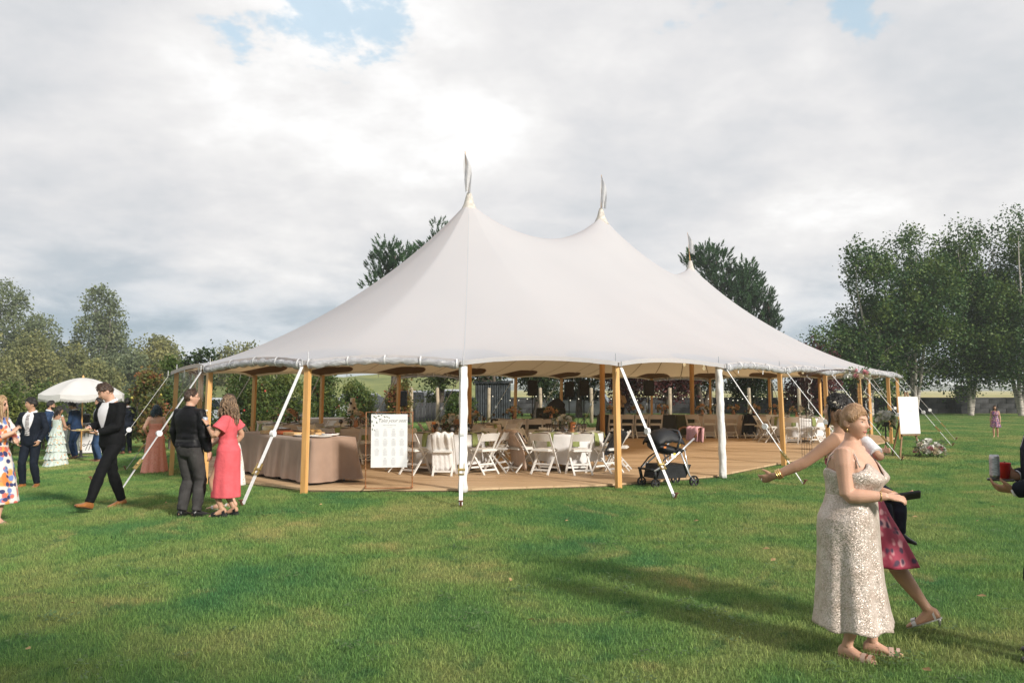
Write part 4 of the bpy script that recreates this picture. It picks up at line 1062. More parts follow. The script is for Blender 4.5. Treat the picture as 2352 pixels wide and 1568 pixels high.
def rose_mesh(m, r0=.05, seed=1):
    r = random.Random(seed); mb = MB()
    for ring, (nn, rad, tilt) in enumerate(((5, 1.0, .95), (5, .72, .6), (4, .45, .3))):
        for k in range(nn):
            a = 2 * pi * k / nn + ring * .6; d = V((cos(a), sin(a), 0)); x = V((-sin(a), cos(a), 0)); rows = []
            for q in range(4):
                f = q / 3; out = r0 * rad * sin(f * 1.5) * tilt; z = -r0 * .55 + r0 * (1.25 - .25 * ring * 0) * f; w = r0 * .62 * rad * (sin(min(1, f * 1.15) * pi * .62) + .25)
                rows.append([d * (out - .10 * r0 * (1 - e * e)) * 1.0 + x * (w * e) + V((0, 0, z - abs(e) * r0 * .18)) + d * (r0 * .08 * (1 - e * e)) for e in (-1, -.5, 0, .5, 1)])
            mb.rings(rows, cap=False, closed=False)
    mb.ball((0, 0, 0), r0 * .42, 8, 6, (1, 1, 1.2)); return mb.mesh('rose', m, True)
ROSE = {k: rose_mesh(m, .05, i) for i, (k, m) in enumerate((('peach', m_peach), ('cream', m_cream), ('white', m_white_p), ('pink', m_pink_p)))}
def leaves_into(mb, c, rad, n, r, size=.07):
    for _ in range(n):
        d = V((r.gauss(0, 1), r.gauss(0, 1), r.gauss(.2, .8))).normalized(); p = V(c) + V((d.x * rad[0], d.y * rad[1], d.z * rad[2])) * r.uniform(.7, 1.1); b = d.orthogonal().normalized(); s = size * r.uniform(.6, 1.3)
        e = d * s + V((0, 0, -.25 * s)); mb.add([p, p + e * .5 + b * s * .28, p + e, p + e * .5 - b * s * .28], [(0, 1, 2, 3)])
def bouquet(loc, label, kinds, n, rad, seed, group, vase='glass', z0=.16, rose=1.0):
    r = random.Random(seed); t = thing('flower_arrangement', label, 'flowers', loc, 0, group)
    if vase == 'glass': MB().lathe([(.05, 0), (.06, .05), (.05, .13), (.055, .16)], n=14, cap=False).lathe([(.05, 0), (.05, .004)], n=14).build('vase', m_amber, t, smooth=True)
    elif vase == 'copper': MB().lathe([(.045, 0), (.06, .05), (.04, .13), (.05, .17)], n=14).build('vase', m_copper, t, smooth=True)
    mb = MB(); leaves_into(mb, (0, 0, z0 + rad[2] * .5), rad, n * 5, r, .085 * rose); 
    for _ in range(n): mb.tube([(0, 0, max(.02, z0 - .1)), (r.uniform(-1, 1) * rad[0] * .7, r.uniform(-1, 1) * rad[1] * .7, z0 + rad[2] * .5)], .003, 4)
    tag(mb.build('greenery', m_green, t), kind='stuff')
    for k in range(n):
        d = V((r.gauss(0, 1), r.gauss(0, 1), abs(r.gauss(0, .8)) - .15)).normalized(); p = V((d.x * rad[0], d.y * rad[1], z0 + rad[2] * .35 + d.z * rad[2])); s = rose * r.uniform(.7, 1.25)
        o = obj_of(ROSE[r.choice(kinds)], 'bloom', t, p); o.rotation_euler = V((d.x * .8, d.y * .8, d.z + .35)).to_track_quat('Z', 'Y').to_euler(); o.scale = (s, s, s)
    return t
def candle(loc, label, group, h=.22):
    t = thing('candle_holder', label, 'candle', loc, 0, group)
    MB().lathe([(.042, 0), (.042, .006)], n=14).lathe([(.042, .004), (.042, h)], n=14, cap=False).build('glass_cylinder', m_glass, t, smooth=True)
    MB().lathe([(.011, .006), (.011, h * .68), (.002, h * .68 + .012)], n=8).build('taper', m_wax, t, smooth=True)
def water_bottle(loc, label, group):
    t = thing('water_bottle', label, 'bottle', loc, 0, group)
    MB().lathe([(.028, 0), (.032, .01), (.032, .12), (.027, .15), (.013, .185), (.013, .195)], n=14).build('bottle', m_glass, t, smooth=True)
    MB().lathe([(.0328, .07), (.0328, .125)], n=14, cap=False).build('wrapper', mat('bottle_label', (0.55, 0.62, 0.74), .5, .3, 30), t, smooth=True)
    MB().lathe([(.015, .194), (.015, .212)], n=12).build('cap', m_china, t, smooth=True)
def draped_cloth(loc, rz, w, front, back, m, label, cat, seed, name='jacket', yb=-.238, zt=.80, tilt=.47 / .79, group=None, lump=.008):
    """Cloth hung over a chair's backrest: back flap behind, front flap on the seat side."""
    t = thing(name, label, cat, loc, rz, group); r = random.Random(seed); ph = r.uniform(0, 6); rows = []
    path = [(-.030, zt - back + f * back) for f in [k / 9 for k in range(10)]] + [(0.0, zt + .022)] + [(.045, zt - f * front) for f in [k / 5 for k in range(6)]]
    for k, (dy, z) in enumerate(path):
        row = []
        for j in range(17):
            e = j / 8 - 1; spread = 1 + .12 * max(0, (zt - z) / .6); y = .235 - .595 * (z if z > .45 or dy > 0 else lerp(z, .45, .8)) + dy * 1.3 - (.04 if dy < 0 else 0)
            y = max(y, -.36) if dy < 0 else y
            row.append((e * w * .5 * spread, y + lump * sin(j * 1.9 + ph + z * 5) + .02 * fbm((e * 3, z * 4, seed)) - (.02 * (1 - e * e) if dy < 0 else 0), z - .04 * e * e * (1 if dy < 0 else .4) + .015 * sin(j * 1.1 + ph)))
        rows.append(row)
    o = MB().rings(rows, cap=False, closed=False).build('cloth', m, t, smooth=True)
    md = o.modifiers.new('thick', 'SOLIDIFY'); md.thickness = .012; md.offset = 0
    return t

TZ = DECK_Z + .003 + .745
HOURS = ('twelve', 'one', 'two', 'three', 'four', 'five', 'six', 'seven', 'eight', 'nine', 'ten', 'eleven')
def hour(deg): return HOURS[int(round(3 - deg / 30.0)) % 12] + " o'clock"
def set_table(cx, cy, R, angs, where, seed, goblets=2, napkin=True, plates=True):
    r = random.Random(seed)
    for a in angs:
        d = V((cos(a), sin(a), 0)); x = V((-sin(a), cos(a), 0)); p = V((cx, cy, TZ + .001)) + d * (R - .20)
        if plates:
            t = thing('place_setting', 'plate at %s, %s' % (hour(math.degrees(a)), where), 'plate', p, 0, 'place settings on ' + where); obj_of(charger_me, 'charger', t); obj_of(plate_me, 'plate', t, (0, 0, .009))
        for k in range(goblets):
            q = V((cx, cy, TZ + .001)) + d * (R - .40) + x * (.08 + .085 * k); o = obj_of(goblet_me, 'goblet', None, q); tag(o, '%s smoked glass goblet at %s on %s' % (('inner', 'outer')[k] if goblets > 1 else 'lone', hour(math.degrees(a)), where), 'goblet', 'goblets on ' + where)
        if napkin:
            rows = []
            for q, (rad, z) in enumerate(((R - .22, TZ + .030), (R - .08, TZ + .026), (R + .008, TZ + .010), (R + .032, TZ - .05), (R + .045, TZ - .14), (R + .05, TZ - .24))):
                w = .062 * (1 + .1 * q / 5); rows.append([V((cx, cy, z)) + d * (rad + .006 * sin(j * 1.5 + q)) + x * (w * (j / 3 - 1)) for j in range(7)])
            o = MB().rings(rows, cap=False, closed=False).build('napkin', m_sage, None, smooth=True); tag(o, 'sage green napkin hanging at %s from %s' % (hour(math.degrees(a)), where), 'napkin', 'napkins on ' + where)
def around(cx, cy, degs, rad, labels, group, jit=0.06):
    r = random.Random(int(cx * 100 + cy))
    for dg, lab in zip(degs, labels):
        a = radians(dg); chair(cx + cos(a) * rad, cy + sin(a) * rad, a + pi / 2 + r.uniform(-jit, jit), lab, group)

def build_tables():
    # A: white table nearest the stroller
    A = (1.12, 16.55); round_table(*A, m_cl_white, 'round dining table left of the stroller', 'white cloth on the round table left of the stroller', 1)
    around(*A, (-80, -117, -150, -44, -12, 28, 66, 104, 142), 1.06, ('white folding chair turned square to us, by the stroller table', 'white folding chair angled left of the square-on one, stroller table', 'white folding chair with a beige coat over its back', 'white folding chair with a black jacket, behind the bare pine pole', 'white folding chair tilted sideways right of the pine pole', 'white folding chair on the far right of the stroller table', 'white folding chair directly behind the stroller table', 'white folding chair behind the stroller table, back left', 'white folding chair at the left rear of the stroller table'), 'white folding chairs')
    set_table(*A, .765, [radians(d) for d in (-80, -117, -150, -44, -12, 28, 66, 104, 142)], 'the white table by the stroller', 1)
    bouquet((A[0] - .05, A[1] + .1, TZ), 'white hydrangeas with pale green leaves on the stroller table', ('white', 'cream'), 14, (.17, .17, .13), 5, 'table flowers')
    candle((A[0] - .27, A[1] - .18, TZ), 'tall glass candle cylinder left of the hydrangeas', 'candles', .30); candle((A[0] + .22, A[1] + .05, TZ), 'tall glass candle cylinder beside the copper vase', 'candles', .34)
    t = thing('copper_vase', 'hammered copper cup in the middle of the stroller table', 'vase', (A[0] + .13, A[1] - .05, TZ), 0); MB().lathe([(.05, 0), (.058, .02), (.062, .21), (.058, .21), (.05, .03)], n=18).build('cup', m_copper, t, smooth=True)
    water_bottle((A[0] - .02, A[1] - .25, TZ), 'water bottle in front of the white hydrangeas', 'water bottles')
    # B: white table behind the seating chart
    B = (-1.24, 16.4); round_table(*B, m_cl_white, 'round dining table behind the seating chart', 'white cloth on the round table behind the seating chart', 2)
    around(*B, (-93, -127, -165, -50, -24, 15, 55, 95, 140), 1.06, ('white folding chair under a hanging white cloth by the wrapped pole', 'white folding chair just right of the chart board', 'white folding chair behind the chart with a grey jacket', 'white folding chair nearest the wrapped pole on its right', 'outer of the two overlapping chairs right of the wrapped pole', 'white folding chair at the right rear of the chart table', 'white folding chair behind the chart table near the middle pole', 'white folding chair directly behind the chart table', 'white folding chair behind the chart table on the left'), 'white folding chairs')
    set_table(*B, .765, [radians(d) for d in (-93, -127, -165, -50, -24, 15, 55, 95, 140)], 'the white table behind the chart', 2)
    bouquet((B[0] + .02, B[1] - .02, TZ), 'cream and blush roses on the table behind the chart', ('cream', 'cream', 'white', 'peach'), 17, (.21, .19, .15), 9, 'table flowers')
    candle((B[0] - .18, B[1] - .15, TZ), 'glass candle cylinder left of the cream roses', 'candles', .33); candle((B[0] + .30, B[1] + .1, TZ), 'glass candle cylinder right of the cream roses', 'candles', .28)
    t = thing('copper_vase', 'slim copper vase left of the cream roses', 'vase', (B[0] - .36, B[1] - .02, TZ), 0); MB().lathe([(.04, 0), (.055, .05), (.035, .14), (.045, .22)], n=18).build('cup', m_copper, t, smooth=True)
    for k, (dx, dy) in enumerate(((-.20, -.42), (.05, -.40), (.36, -.36))): water_bottle((B[0] + dx, B[1] + dy, TZ), ('water bottle beside the chart on the white table', 'water bottle in front of the cream roses', 'water bottle next to the wrapped pole')[k], 'water bottles')
    # shaded round tables further in, warm shade put into the blush cloth colour
    for k, (cx, cy, lab, start) in enumerate(((-1.05, 20.3, 'the shade-tinted table behind the wrapped pole', 10), (-3.65, 18.7, 'the shade-tinted table between buffet and chart', 25), (-5.75, 20.6, 'the shade-tinted table behind the pink dress', 0), (8.95, 25.1, 'the blush table under the flower arbor', 18), (2.6, 20.9, 'the blush table behind the stroller table', 5))):
        if k == 4: continue
        round_table(cx, cy, m_cl_blush_shaded if k < 3 else m_cl_white, 'round dining table, ' + lab.replace('the ', '', 1), 'cloth on ' + lab, 10 + k)
        dg = [start + 45 * q for q in range(8)]
        around(cx, cy, dg, 1.07, ['white folding chair at %s around %s' % (hour(d), lab) for d in dg], 'folding chairs around ' + lab)
        set_table(cx, cy, .765, [radians(d) for d in dg], lab, 20 + k, goblets=1)
        bouquet((cx, cy, TZ), 'peach and cream roses on ' + lab, ('peach', 'cream'), 13, (.2, .18, .15), 30 + k, 'table flowers', 'copper' if k % 2 else 'glass'); candle((cx + .3, cy - .1, TZ), 'glass candle cylinder on ' + lab, 'candles', .3)
    # rectangular tables deep inside
    for k, (px0, px1, Y, m, lab, chs) in enumerate(((1128, 1300, 23.4, m_cl_dark, 'dark table before the DJ desk', (1162, 1192, 1228, 1262)), (1375, 1545, 27.4, m_cl_dark, 'dark long table behind the stroller', (1411, 1439, 1471, 1504)), (1548, 1588, 27.5, m_cl_olive, 'olive draped table end', ()), (1592, 1700, 27.4, m_cl_blush_shaded, 'blush long table right of the olive drape', (1592, 1627, 1675)), (1704, 1800, 27.4, m_cl_blush_shaded, 'blush long table by the right poles', (1716, 1752, 1790)))):
        x0, x1 = (px0 - 1176) / FPX * Y, (px1 - 1176) / FPX * Y; cx = (x0 + x1) / 2
        long_table(cx, Y + .1, 0, x1 - x0, .80, m, 'rectangular table under cloth, ' + lab, 'cloth over the ' + lab, 50 + k)
        for q, px in enumerate(chs): chair((px - 1176) / FPX * (Y - .62), Y - .62, (.05 - .1 * (q % 2)) if not (k == 3 and q == 0) else -.55, 'white folding chair, %s along the %s' % (('first', 'second', 'third', 'fourth')[q], lab), 'white folding chairs')
        if k == 2: continue
        for q in range(3 if k in (1, 3) else 2):
            bouquet((lerp(x0, x1, (q + .6) / (3 if k in (1, 3) else 2)), Y + .12, TZ + .007), 'amber and peach roses, %s along the %s' % (('first', 'second', 'third')[q], lab), ('peach', 'peach', 'cream'), 11, (.18, .15, .14), 60 + k * 5 + q, 'table flowers', 'copper')
        for q in range(8):
            o = obj_of(goblet_me, 'goblet', None, (lerp(x0, x1, (q + .3) / 8), Y - .1 + .2 * (q % 2), TZ + .008)); tag(o, '%s goblet from the left on the %s' % (('first', 'second', 'third', 'fourth', 'fifth', 'sixth', 'seventh', 'eighth')[q], lab), 'goblet', 'goblets on the ' + lab)
        for q in range(4):
            t = thing('place_setting', '%s plate from the left on the %s' % (('first', 'second', 'third', 'fourth')[q], lab), 'plate', (lerp(x0, x1, (q + .5) / 4), Y - .18, TZ + .008), 0, 'place settings on the ' + lab); obj_of(charger_me, 'charger', t); obj_of(plate_me, 'plate', t, (0, 0, .009))
    # clothes left on the chairs
    def on(c, deg, rad=1.06): a = radians(deg); return (c[0] + cos(a) * rad, c[1] + sin(a) * rad, DECK_Z + .003), a + pi / 2
    m_beige = mat('beige_wool', (0.52, 0.39, 0.31), .9, .1, 6, .3, 40); m_blk = mat('black_wool', (0.014, 0.015, 0.018), .85, .3, 6, .3, 40); m_gry = mat('grey_wool', (0.10, 0.10, 0.115), .85, .2, 6, .3, 40)
    l, a = on(A, -150); draped_cloth(l, a, .50, .2, .72, m_beige, 'beige coat hanging from a chair left of the stroller table', 'coat', 3)
    l, a = on(A, -44); draped_cloth(l, a, .44, .2, .42, m_blk, 'black jacket over a chair beside the bare pine pole', 'jacket', 4)
    l, a = on(B, -93); draped_cloth(l, a, .40, .15, .72, m_whitefab, 'white shawl hanging over a chair by the wrapped pole', 'shawl', 5, name='shawl')
    l, a = on(B, -165); draped_cloth(l, a, .44, .2, .55, m_gry, 'grey jacket on a chair at the chart\'s left side', 'jacket', 6)
    draped_cloth(((1716 - 1176) / FPX * 26.78, 26.78, DECK_Z + .003), .05, .46, .2, .66, m_blk, 'black jacket over a chair at the far long table', 'jacket', 7)
build_tables()

def build_buffet():
    K = V((-3.42, 13.72, 0)); u = V((-.69, .724, 0)); w = V((.724, .69, 0)); L, W = 3.1, .86
    c = K + u * L / 2 + w * W / 2; rz = atan2(-u.y, -u.x)
    m_b = mat('cloth_taupe', (0.31, 0.205, 0.15), .75, .10, 3, .2, 8, sheen=.3)
    long_table(c.x, c.y, rz, L, W, m_b, 'long buffet table by the left tent poles', 'taupe velvet cloth on the buffet table', 71, drop=.735, folds=.048, top=.78, z=.062)
    z = .062 + .786; R = Matrix.Rotation(rz, 3, 'Z')
    def P(a, b): v = R @ V((a, b, 0)); return V((c.x + v.x, c.y + v.y, z))
    m_terra = mat('terracotta_glaze', (0.42, 0.10, 0.035), .25, .2, 12); m_cream_g = mat('cream_glaze', (0.66, 0.58, 0.36), .25, .1, 12); m_board = mat('bamboo_board', (0.60, 0.38, 0.18), .55, .12, 6, stretch=(1, 12, 1))
    m_food = mat('roast_food', (0.45, 0.27, 0.10), .6, .4, 30, .9, 50); m_food2 = mat('tomato_food', (0.45, 0.05, 0.02), .4, .4, 30, .9, 50); m_foil = mat('foil_pan', (0.6, 0.6, 0.62), .25, .15, 10, .4, 40, metal=.9)
    def dish(loc, prof_, m, label, name, food=None, sx=1.0, n=20):
        t = thing(name, label, 'dish', loc, rz, 'dishes on the buffet'); o = MB().lathe(prof_, n=n).build('dish', m, t, smooth=True); o.scale = (sx, 1, 1)
        if food:
            r = random.Random(int(loc[0] * 97)); mb = MB(); rad = prof_[-1][0] * .75
            for _ in range(14): a = r.uniform(0, 6.28); q = rad * sqrt(r.random()); mb.ball((cos(a) * q * sx, sin(a) * q, prof_[-1][1] + .012), .028, 7, 5, (1.2, 1, .7), .2)
            mb.build('food', food, t, smooth=True)
    bowl = [(.06, 0), (.14, .02), (.17, .05), (.165, .05), (.12, .028)]; plat = [(.08, 0), (.16, .012), (.21, .030), (.205, .034), (.14, .02)]
    dish(P(1.26, -.12), plat, m_china, 'large white oval platter at the buffet\'s near end', 'platter', None, 1.25); dish(P(.86, -.16), plat, m_china, 'white platter piled with roast food', 'platter', m_food, 1.2)
    dish(P(.02, -.14), [(.13, 0), (.155, .01), (.165, .075), (.15, .075), (.14, .03)], m_terra, 'red brown glazed casserole on the buffet', 'casserole', m_food2); dish(P(-.70, -.10), [(.09, 0), (.12, .02), (.125, .11), (.09, .135), (.075, .135)], m_cream_g, 'cream glazed bean pot beside the pink dress', 'bean_pot')
    dish(P(1.08, .2), bowl, m_china, 'white bowl of dark olives on the buffet', 'bowl', mat('olives', (0.06, 0.015, 0.02), .3)); dish(P(-.34, .05), plat, m_china, 'white plate behind the casserole', 'platter', None)
    for k, (a, b, l, lab) in enumerate(((.42, -.18, .42, 'bamboo serving board in front of the roast platter'), (-.28, -.26, .55, 'bamboo board left of the casserole'), (.55, .16, .5, 'bamboo board with bread at the back of the buffet'))):
        t = thing('serving_board', lab, 'board', P(a, b), rz, 'dishes on the buffet'); MB().box((0, 0, .03), (l, .2, .06), bev=.01).build('board', m_board, t)
        if k == 2:
            mb = MB(); r = random.Random(3)
            for q in range(9): mb.ball((r.uniform(-.2, .2), r.uniform(-.07, .07), .08), .045, 8, 6, (1.3, 1, .7), .1)
            mb.build('bread', mat('bread_crust', (0.48, 0.28, 0.10), .7, .3, 20), t, smooth=True)
    for k in range(2):
        t = thing('foil_pan', ('silver foil pan at the far end of the buffet', 'silver foil pan in the middle of the buffet')[k], 'pan', P((-.95, .25)[k], .2), rz, 'dishes on the buffet'); r0, r1 = .24, .27
        MB().rings([[(-r0, -.15, 0), (r0, -.15, 0), (r0, .15, 0), (-r0, .15, 0)], [(-r1, -.17, .08), (r1, -.17, .08), (r1, .17, .08), (-r1, .17, .08)], [(-r0, -.15, .075), (r0, -.15, .075), (r0, .15, .075), (-r0, .15, .075)], [(-r0 + .02, -.13, .02), (r0 - .02, -.13, .02), (r0 - .02, .13, .02), (-r0 + .02, .13, .02)]]).build('pan', m_foil, t)
build_buffet()

def text_mesh(s, size, shear=0.0, spacing=1.0):
    cu = bpy.data.curves.new('lettering', 'FONT'); cu.body = s; cu.size = size; cu.shear = shear; cu.space_character = spacing; cu.align_x = 'CENTER'; cu.fill_mode = 'FRONT'
    o = bpy.data.objects.new('lettering', cu); col.objects.link(o); dg = bpy.context.evaluated_depsgraph_get(); me = bpy.data.meshes.new_from_object(o.evaluated_get(dg)); bpy.data.objects.remove(o); return me
m_ink = mat('grey_ink', (0.27, 0.28, 0.29), .8); m_ink2 = mat('pale_ink', (0.50, 0.51, 0.54), .8); m_black = mat('black_ink', (0.02, 0.02, 0.02), .7)
def lettering(s, size, parent, loc, m, rx=pi / 2, shear=0, spacing=1.0, name='lettering'):
    me = text_mesh(s, size, shear, spacing); me.materials.clear(); me.materials.append(m); o = obj_of(me, name, parent, loc); o.rotation_euler = (rx, 0, 0); return o
def build_chart():
    c = gp(892, 1121, DECK_Z); t = thing('seating_chart_stand', 'copper pipe stand with the seating chart hanging in it', 'sign', (c.x, c.y + .05, DECK_Z + .004), radians(7))
    W, H, r = .385, 1.25, .0105
    MB().tube([(-W, 0, .011), (-W, 0, H), (W, 0, H), (W, 0, .011)], r, 10).build('frame', m_copper, t, smooth=False)
    for s in (-1, 1): MB().tube([(s * W, -.17, .012), (s * W, .17, .012)], r, 8).build('foot', m_copper, t)
    MB().tube([(-W, -.16, .012), (W, -.16, .012)], r, 8).build('foot', m_copper, t)
    bw, z0, z1 = .30, .335, 1.215
    bd = MB().box((0, -.004, (z0 + z1) / 2), (2 * bw, .010, z1 - z0)).build('board', mat('chart_board', (0.74, 0.735, 0.74), .55, .02, 4), t)
    for s in (-.22, .22): MB().tube([(s, 0, z1 - .01), (s, 0, H + .01)], .004, 6).build('hook', m_copper, t)
    y = -.0105
    lettering('Take your seat', .085, bd, (.04, y, 1.085), m_ink, shear=.45, spacing=.92)
    mb = MB(); r = random.Random(2)
    x = -.10
    for k in range(11):
        if k not in (5,): mb.box((x, y, 1.035), (.010 * r.uniform(.7, 1.2), .001, .022))
        else: mb.box((x, y, 1.035), (.008, .001, .012))
        x += .020
    mb.box((.0, y, .998), (.10, .001, .005)); mb.build('small_print', m_ink2, bd)
    for rw in range(4):
        for cl in range(4):
            if rw == 3 and cl in (0, 3): continue
            cx = -.205 + cl * .137; zt = .965 - rw * .160; mb = MB(); mb.box((cx, y, zt), (.040, .001, .009))
            for k in range(9): mb.box((cx, y, zt - .020 - k * .0115), (r.uniform(.05, .085), .001, .0042))
            mb.build('name_list', m_ink2, bd)
    mb = MB()
    for k, (x, z, s, a) in enumerate(((-.27, 1.19, .05, -.6), (-.24, 1.15, .045, .4), (-.22, 1.10, .05, -1.1), (-.285, 1.12, .05, -1.6), (-.27, 1.05, .04, -1.2), (-.20, 1.19, .045, -.2), (-.15, 1.195, .04, .3), (-.10, 1.185, .045, -.5), (-.05, 1.19, .04, -1.0), (-.02, 1.17, .035, -.7), (-.28, .99, .045, -1.5), (-.25, .965, .035, -1.0), (-.18, 1.13, .04, .2))):
        d = V((cos(a), 0, sin(a))); n = V((-sin(a), 0, cos(a))); p = V((x, y - .0005, z)); mb.add([p, p + d * s * .5 + n * s * .27, p + d * s, p + d * s * .5 - n * s * .27], [(0, 1, 2, 3)])
    mb.build('leaf_print', mat('leaf_print', (0.19, 0.24, 0.20), .8, .4, 20), bd)
build_chart()

def build_speakers():
    m_blk = mat('black_plastic', (0.010, 0.010, 0.012), .5, .2, 10)
    for k, (px, py, Y, lab) in enumerate(((1223, 891, 30, 'black loudspeaker on a pole, leftmost above the DJ desk'), (1307, 894, 31, 'black loudspeaker on a pole, middle of the three at the desk'), (1341, 891, 30, 'black loudspeaker on a pole, right of the DJ desk'), (1490, 891, 29.5, 'lone black loudspeaker behind the long table'), (923, 915, 30, 'black loudspeaker on a tripod behind the seating chart'))):
        p = at(px, py, Y); t = thing('loudspeaker', lab, 'loudspeaker', (p.x, Y, 0.06), 0, 'loudspeakers on stands'); zc = p.z - .06
        bx = MB().box((0, 0, zc), (.37, .34, .58), bev=.03).build('cabinet', m_blk, t); MB().box((0, -.172, zc), (.33, .012, .53), bev=.005).build('grille', mat('speaker_grille', (0.018, 0.018, 0.02), .6, .3, 60, .6, 200), bx)
        MB().tube([(0, 0, .35), (0, 0, zc - .27)], .019, 8).build('pole', m_blk, t)
        for q in range(3):
            a = q * 2.09 + .5; MB().tube([(0, 0, .55), (cos(a) * .42, sin(a) * .42, .015)], .012, 6).build('leg', m_blk, t)
    # DJ desk with covered console
    x0, x1, Y = (1232 - 1176) / FPX * 29, (1297 - 1176) / FPX * 29, 29
    long_table((x0 + x1) / 2, Y, 0, x1 - x0, .6, m_cl_dark, 'black draped DJ desk between the loudspeakers', 'black cloth over the DJ desk', 90, folds=.01, top=.95, drop=.93)
    t = thing('dj_console', 'black hooded console on the DJ desk', 'console', ((x0 + x1) / 2 + .15, Y, .063 + .957), 0)
    MB().plate([(-.32, 0), (.34, 0), (.36, .14), (.16, .34), (.02, .35), (-.2, .18)], .42, Matrix.Translation((0, .21, 0)) @ Matrix.Rotation(pi / 2, 4, 'X')).build('case', m_blk, t); MB().tube([(-.26, 0, .1), (-.34, 0, .34), (-.30, 0, .5)], .014, 6).build('lamp_arm', m_blk, t)
    # wedding cake
    cx, cy = at(811, 893, 24.6).x, 24.6
    long_table(cx - .5, cy, .2, 1.9, .75, m_cl_blush_shaded, 'cake table near the far left poles', 'blush cloth on the cake table', 91)
    t = thing('wedding_cake', 'three tier buttercream wedding cake with dark flowers', 'cake', (cx, cy - .05, TZ + .007), 0); m_ic = mat('buttercream', (0.66, 0.52, 0.36), .6, .06, 8, .2, 20)
    MB().lathe([(.10, 0), (.04, .02), (.04, .10), (.19, .12), (.19, .13)], n=24).build('cake_stand', mat('dark_wood', (0.06, 0.035, 0.02), .5), t, smooth=True)
    for z, rr, h in ((.13, .155, .17), (.30, .115, .16), (.46, .075, .15)): MB().lathe([(rr, z), (rr + .002, z + .01), (rr, z + h - .01), (rr - .01, z + h)], n=28).build('tier', m_ic, t)
    for k, p in enumerate(((.08, -.13, .30), (-.03, -.12, .45), (.16, -.05, .20))):
        o = obj_of(ROSE['peach'], 'sugar_flower', t, p); o.data = o.data.copy(); o.data.materials[0] = mat('dark_dahlia', (0.06, 0.015, 0.02), .6); o.scale = (.8, .8, .8); o.rotation_euler = (pi / 2, 0, 0)
build_speakers()
# ================================================================== PEOPLE
import numpy as np
def skin_mat(name, c):
    m = mat(name, c, .5, .06, 9, .12, 120, spec=.35, c2=tuple(x * .86 for x in c)); b = m.node_tree.nodes['Principled BSDF']
    b.inputs['Subsurface Weight'].default_value = .12; b.inputs['Subsurface Radius'].default_value = (.012, .005, .003); b.inputs['Subsurface Scale'].default_value = 1.0
    return m
SK_LIGHT = skin_mat('skin_light', (0.62, 0.365, 0.26)); SK_TAN = skin_mat('skin_tan', (0.50, 0.29, 0.19)); SK_BROWN = skin_mat('skin_brown', (0.36, 0.20, 0.125))
def hair_mat(name, c, c2): return mat(name, c, .38, .2, 60, .8, 140, spec=.5, c2=c2, stretch=(1, 1, .18))
HR_BLACK = hair_mat('hair_black', (0.022, 0.017, 0.015), (0.008, 0.006, 0.006)); HR_BROWN = hair_mat('hair_brown', (0.075, 0.04, 0.022), (0.03, 0.016, 0.01)); HR_BLOND = hair_mat('hair_dark_blond', (0.48, 0.29, 0.155), (0.28, 0.15, 0.075))
HR_FAIR = hair_mat('hair_fair', (0.55, 0.38, 0.22), (0.33, 0.2, 0.1)); HR_TEAL = hair_mat('hair_teal', (0.014, 0.055, 0.085), (0.006, 0.012, 0.02)); HR_HIGH = hair_mat('hair_highlighted', (0.33, 0.21, 0.12), (0.05, 0.03, 0.02))
M_EYEW = mat('eye_white', (0.62, 0.58, 0.55), .2); M_IRIS = mat('eye_iris', (0.03, 0.02, 0.015), .15); M_LIP = mat('lips', (0.45, 0.13, 0.12), .4, .1, 40); M_LIPM = mat('lips_pale', (0.46, 0.23, 0.18), .5, .1, 40)
M_SHIRT = mat('white_shirt', (0.68, 0.68, 0.71), .8, .05, 8, .3, 20)
def cloth(name, c, var=.15, **k): return mat(name, c, k.pop('rough', .8), var, k.pop('scale', 7), k.pop('bump', .35), k.pop('bscale', 26), sheen=k.pop('sheen', 0), spec=k.pop('spec', .18), **k)
def print_mat(name, ground, spots, scale=9.0, cover=.5, soft=.25):
    """Printed fabric: blotches of several colours on a ground colour."""
    m = bpy.data.materials.new(name); m.use_nodes = True; nt = m.node_tree; N = nt.nodes; L = nt.links; b = N['Principled BSDF']; b.inputs['Roughness'].default_value = .75
    tc = N.new('ShaderNodeTexCoord'); nz = N.new('ShaderNodeTexNoise'); nz.inputs['Scale'].default_value = scale * .8; L.new(tc.outputs['Object'], nz.inputs['Vector'])
    wv = N.new('ShaderNodeVectorMath'); wv.operation = 'MULTIPLY_ADD'; L.new(nz.outputs['Color'], wv.inputs[0]); wv.inputs[1].default_value = (.10,) * 3; L.new(tc.outputs['Object'], wv.inputs[2])
    prev = None; cur = ground
    for k, c in enumerate(spots):
        vo = N.new('ShaderNodeTexVoronoi'); vo.inputs['Scale'].default_value = scale * (1 + .23 * k); mp = N.new('ShaderNodeMapping'); mp.inputs['Location'].default_value = (3.3 * k, 1.7 * k, .9 * k); L.new(wv.outputs[0], mp.inputs[0]); L.new(mp.outputs[0], vo.inputs['Vector'])
        mr = N.new('ShaderNodeMapRange'); L.new(vo.outputs['Distance'], mr.inputs[0]); mr.inputs[1].default_value = cover + soft * .2; mr.inputs[2].default_value = cover - soft * .2; mr.interpolation_type = 'SMOOTHSTEP'
        mx = N.new('ShaderNodeMix'); mx.data_type = 'RGBA'; L.new(mr.outputs[0], mx.inputs[0]); mx.inputs[7].default_value = (*c, 1)
        if prev is None: mx.inputs[6].default_value = (*ground, 1)
        else: L.new(prev, mx.inputs[6])
        prev = mx.outputs[2]
    L.new(prev, b.inputs['Base Color']); return m
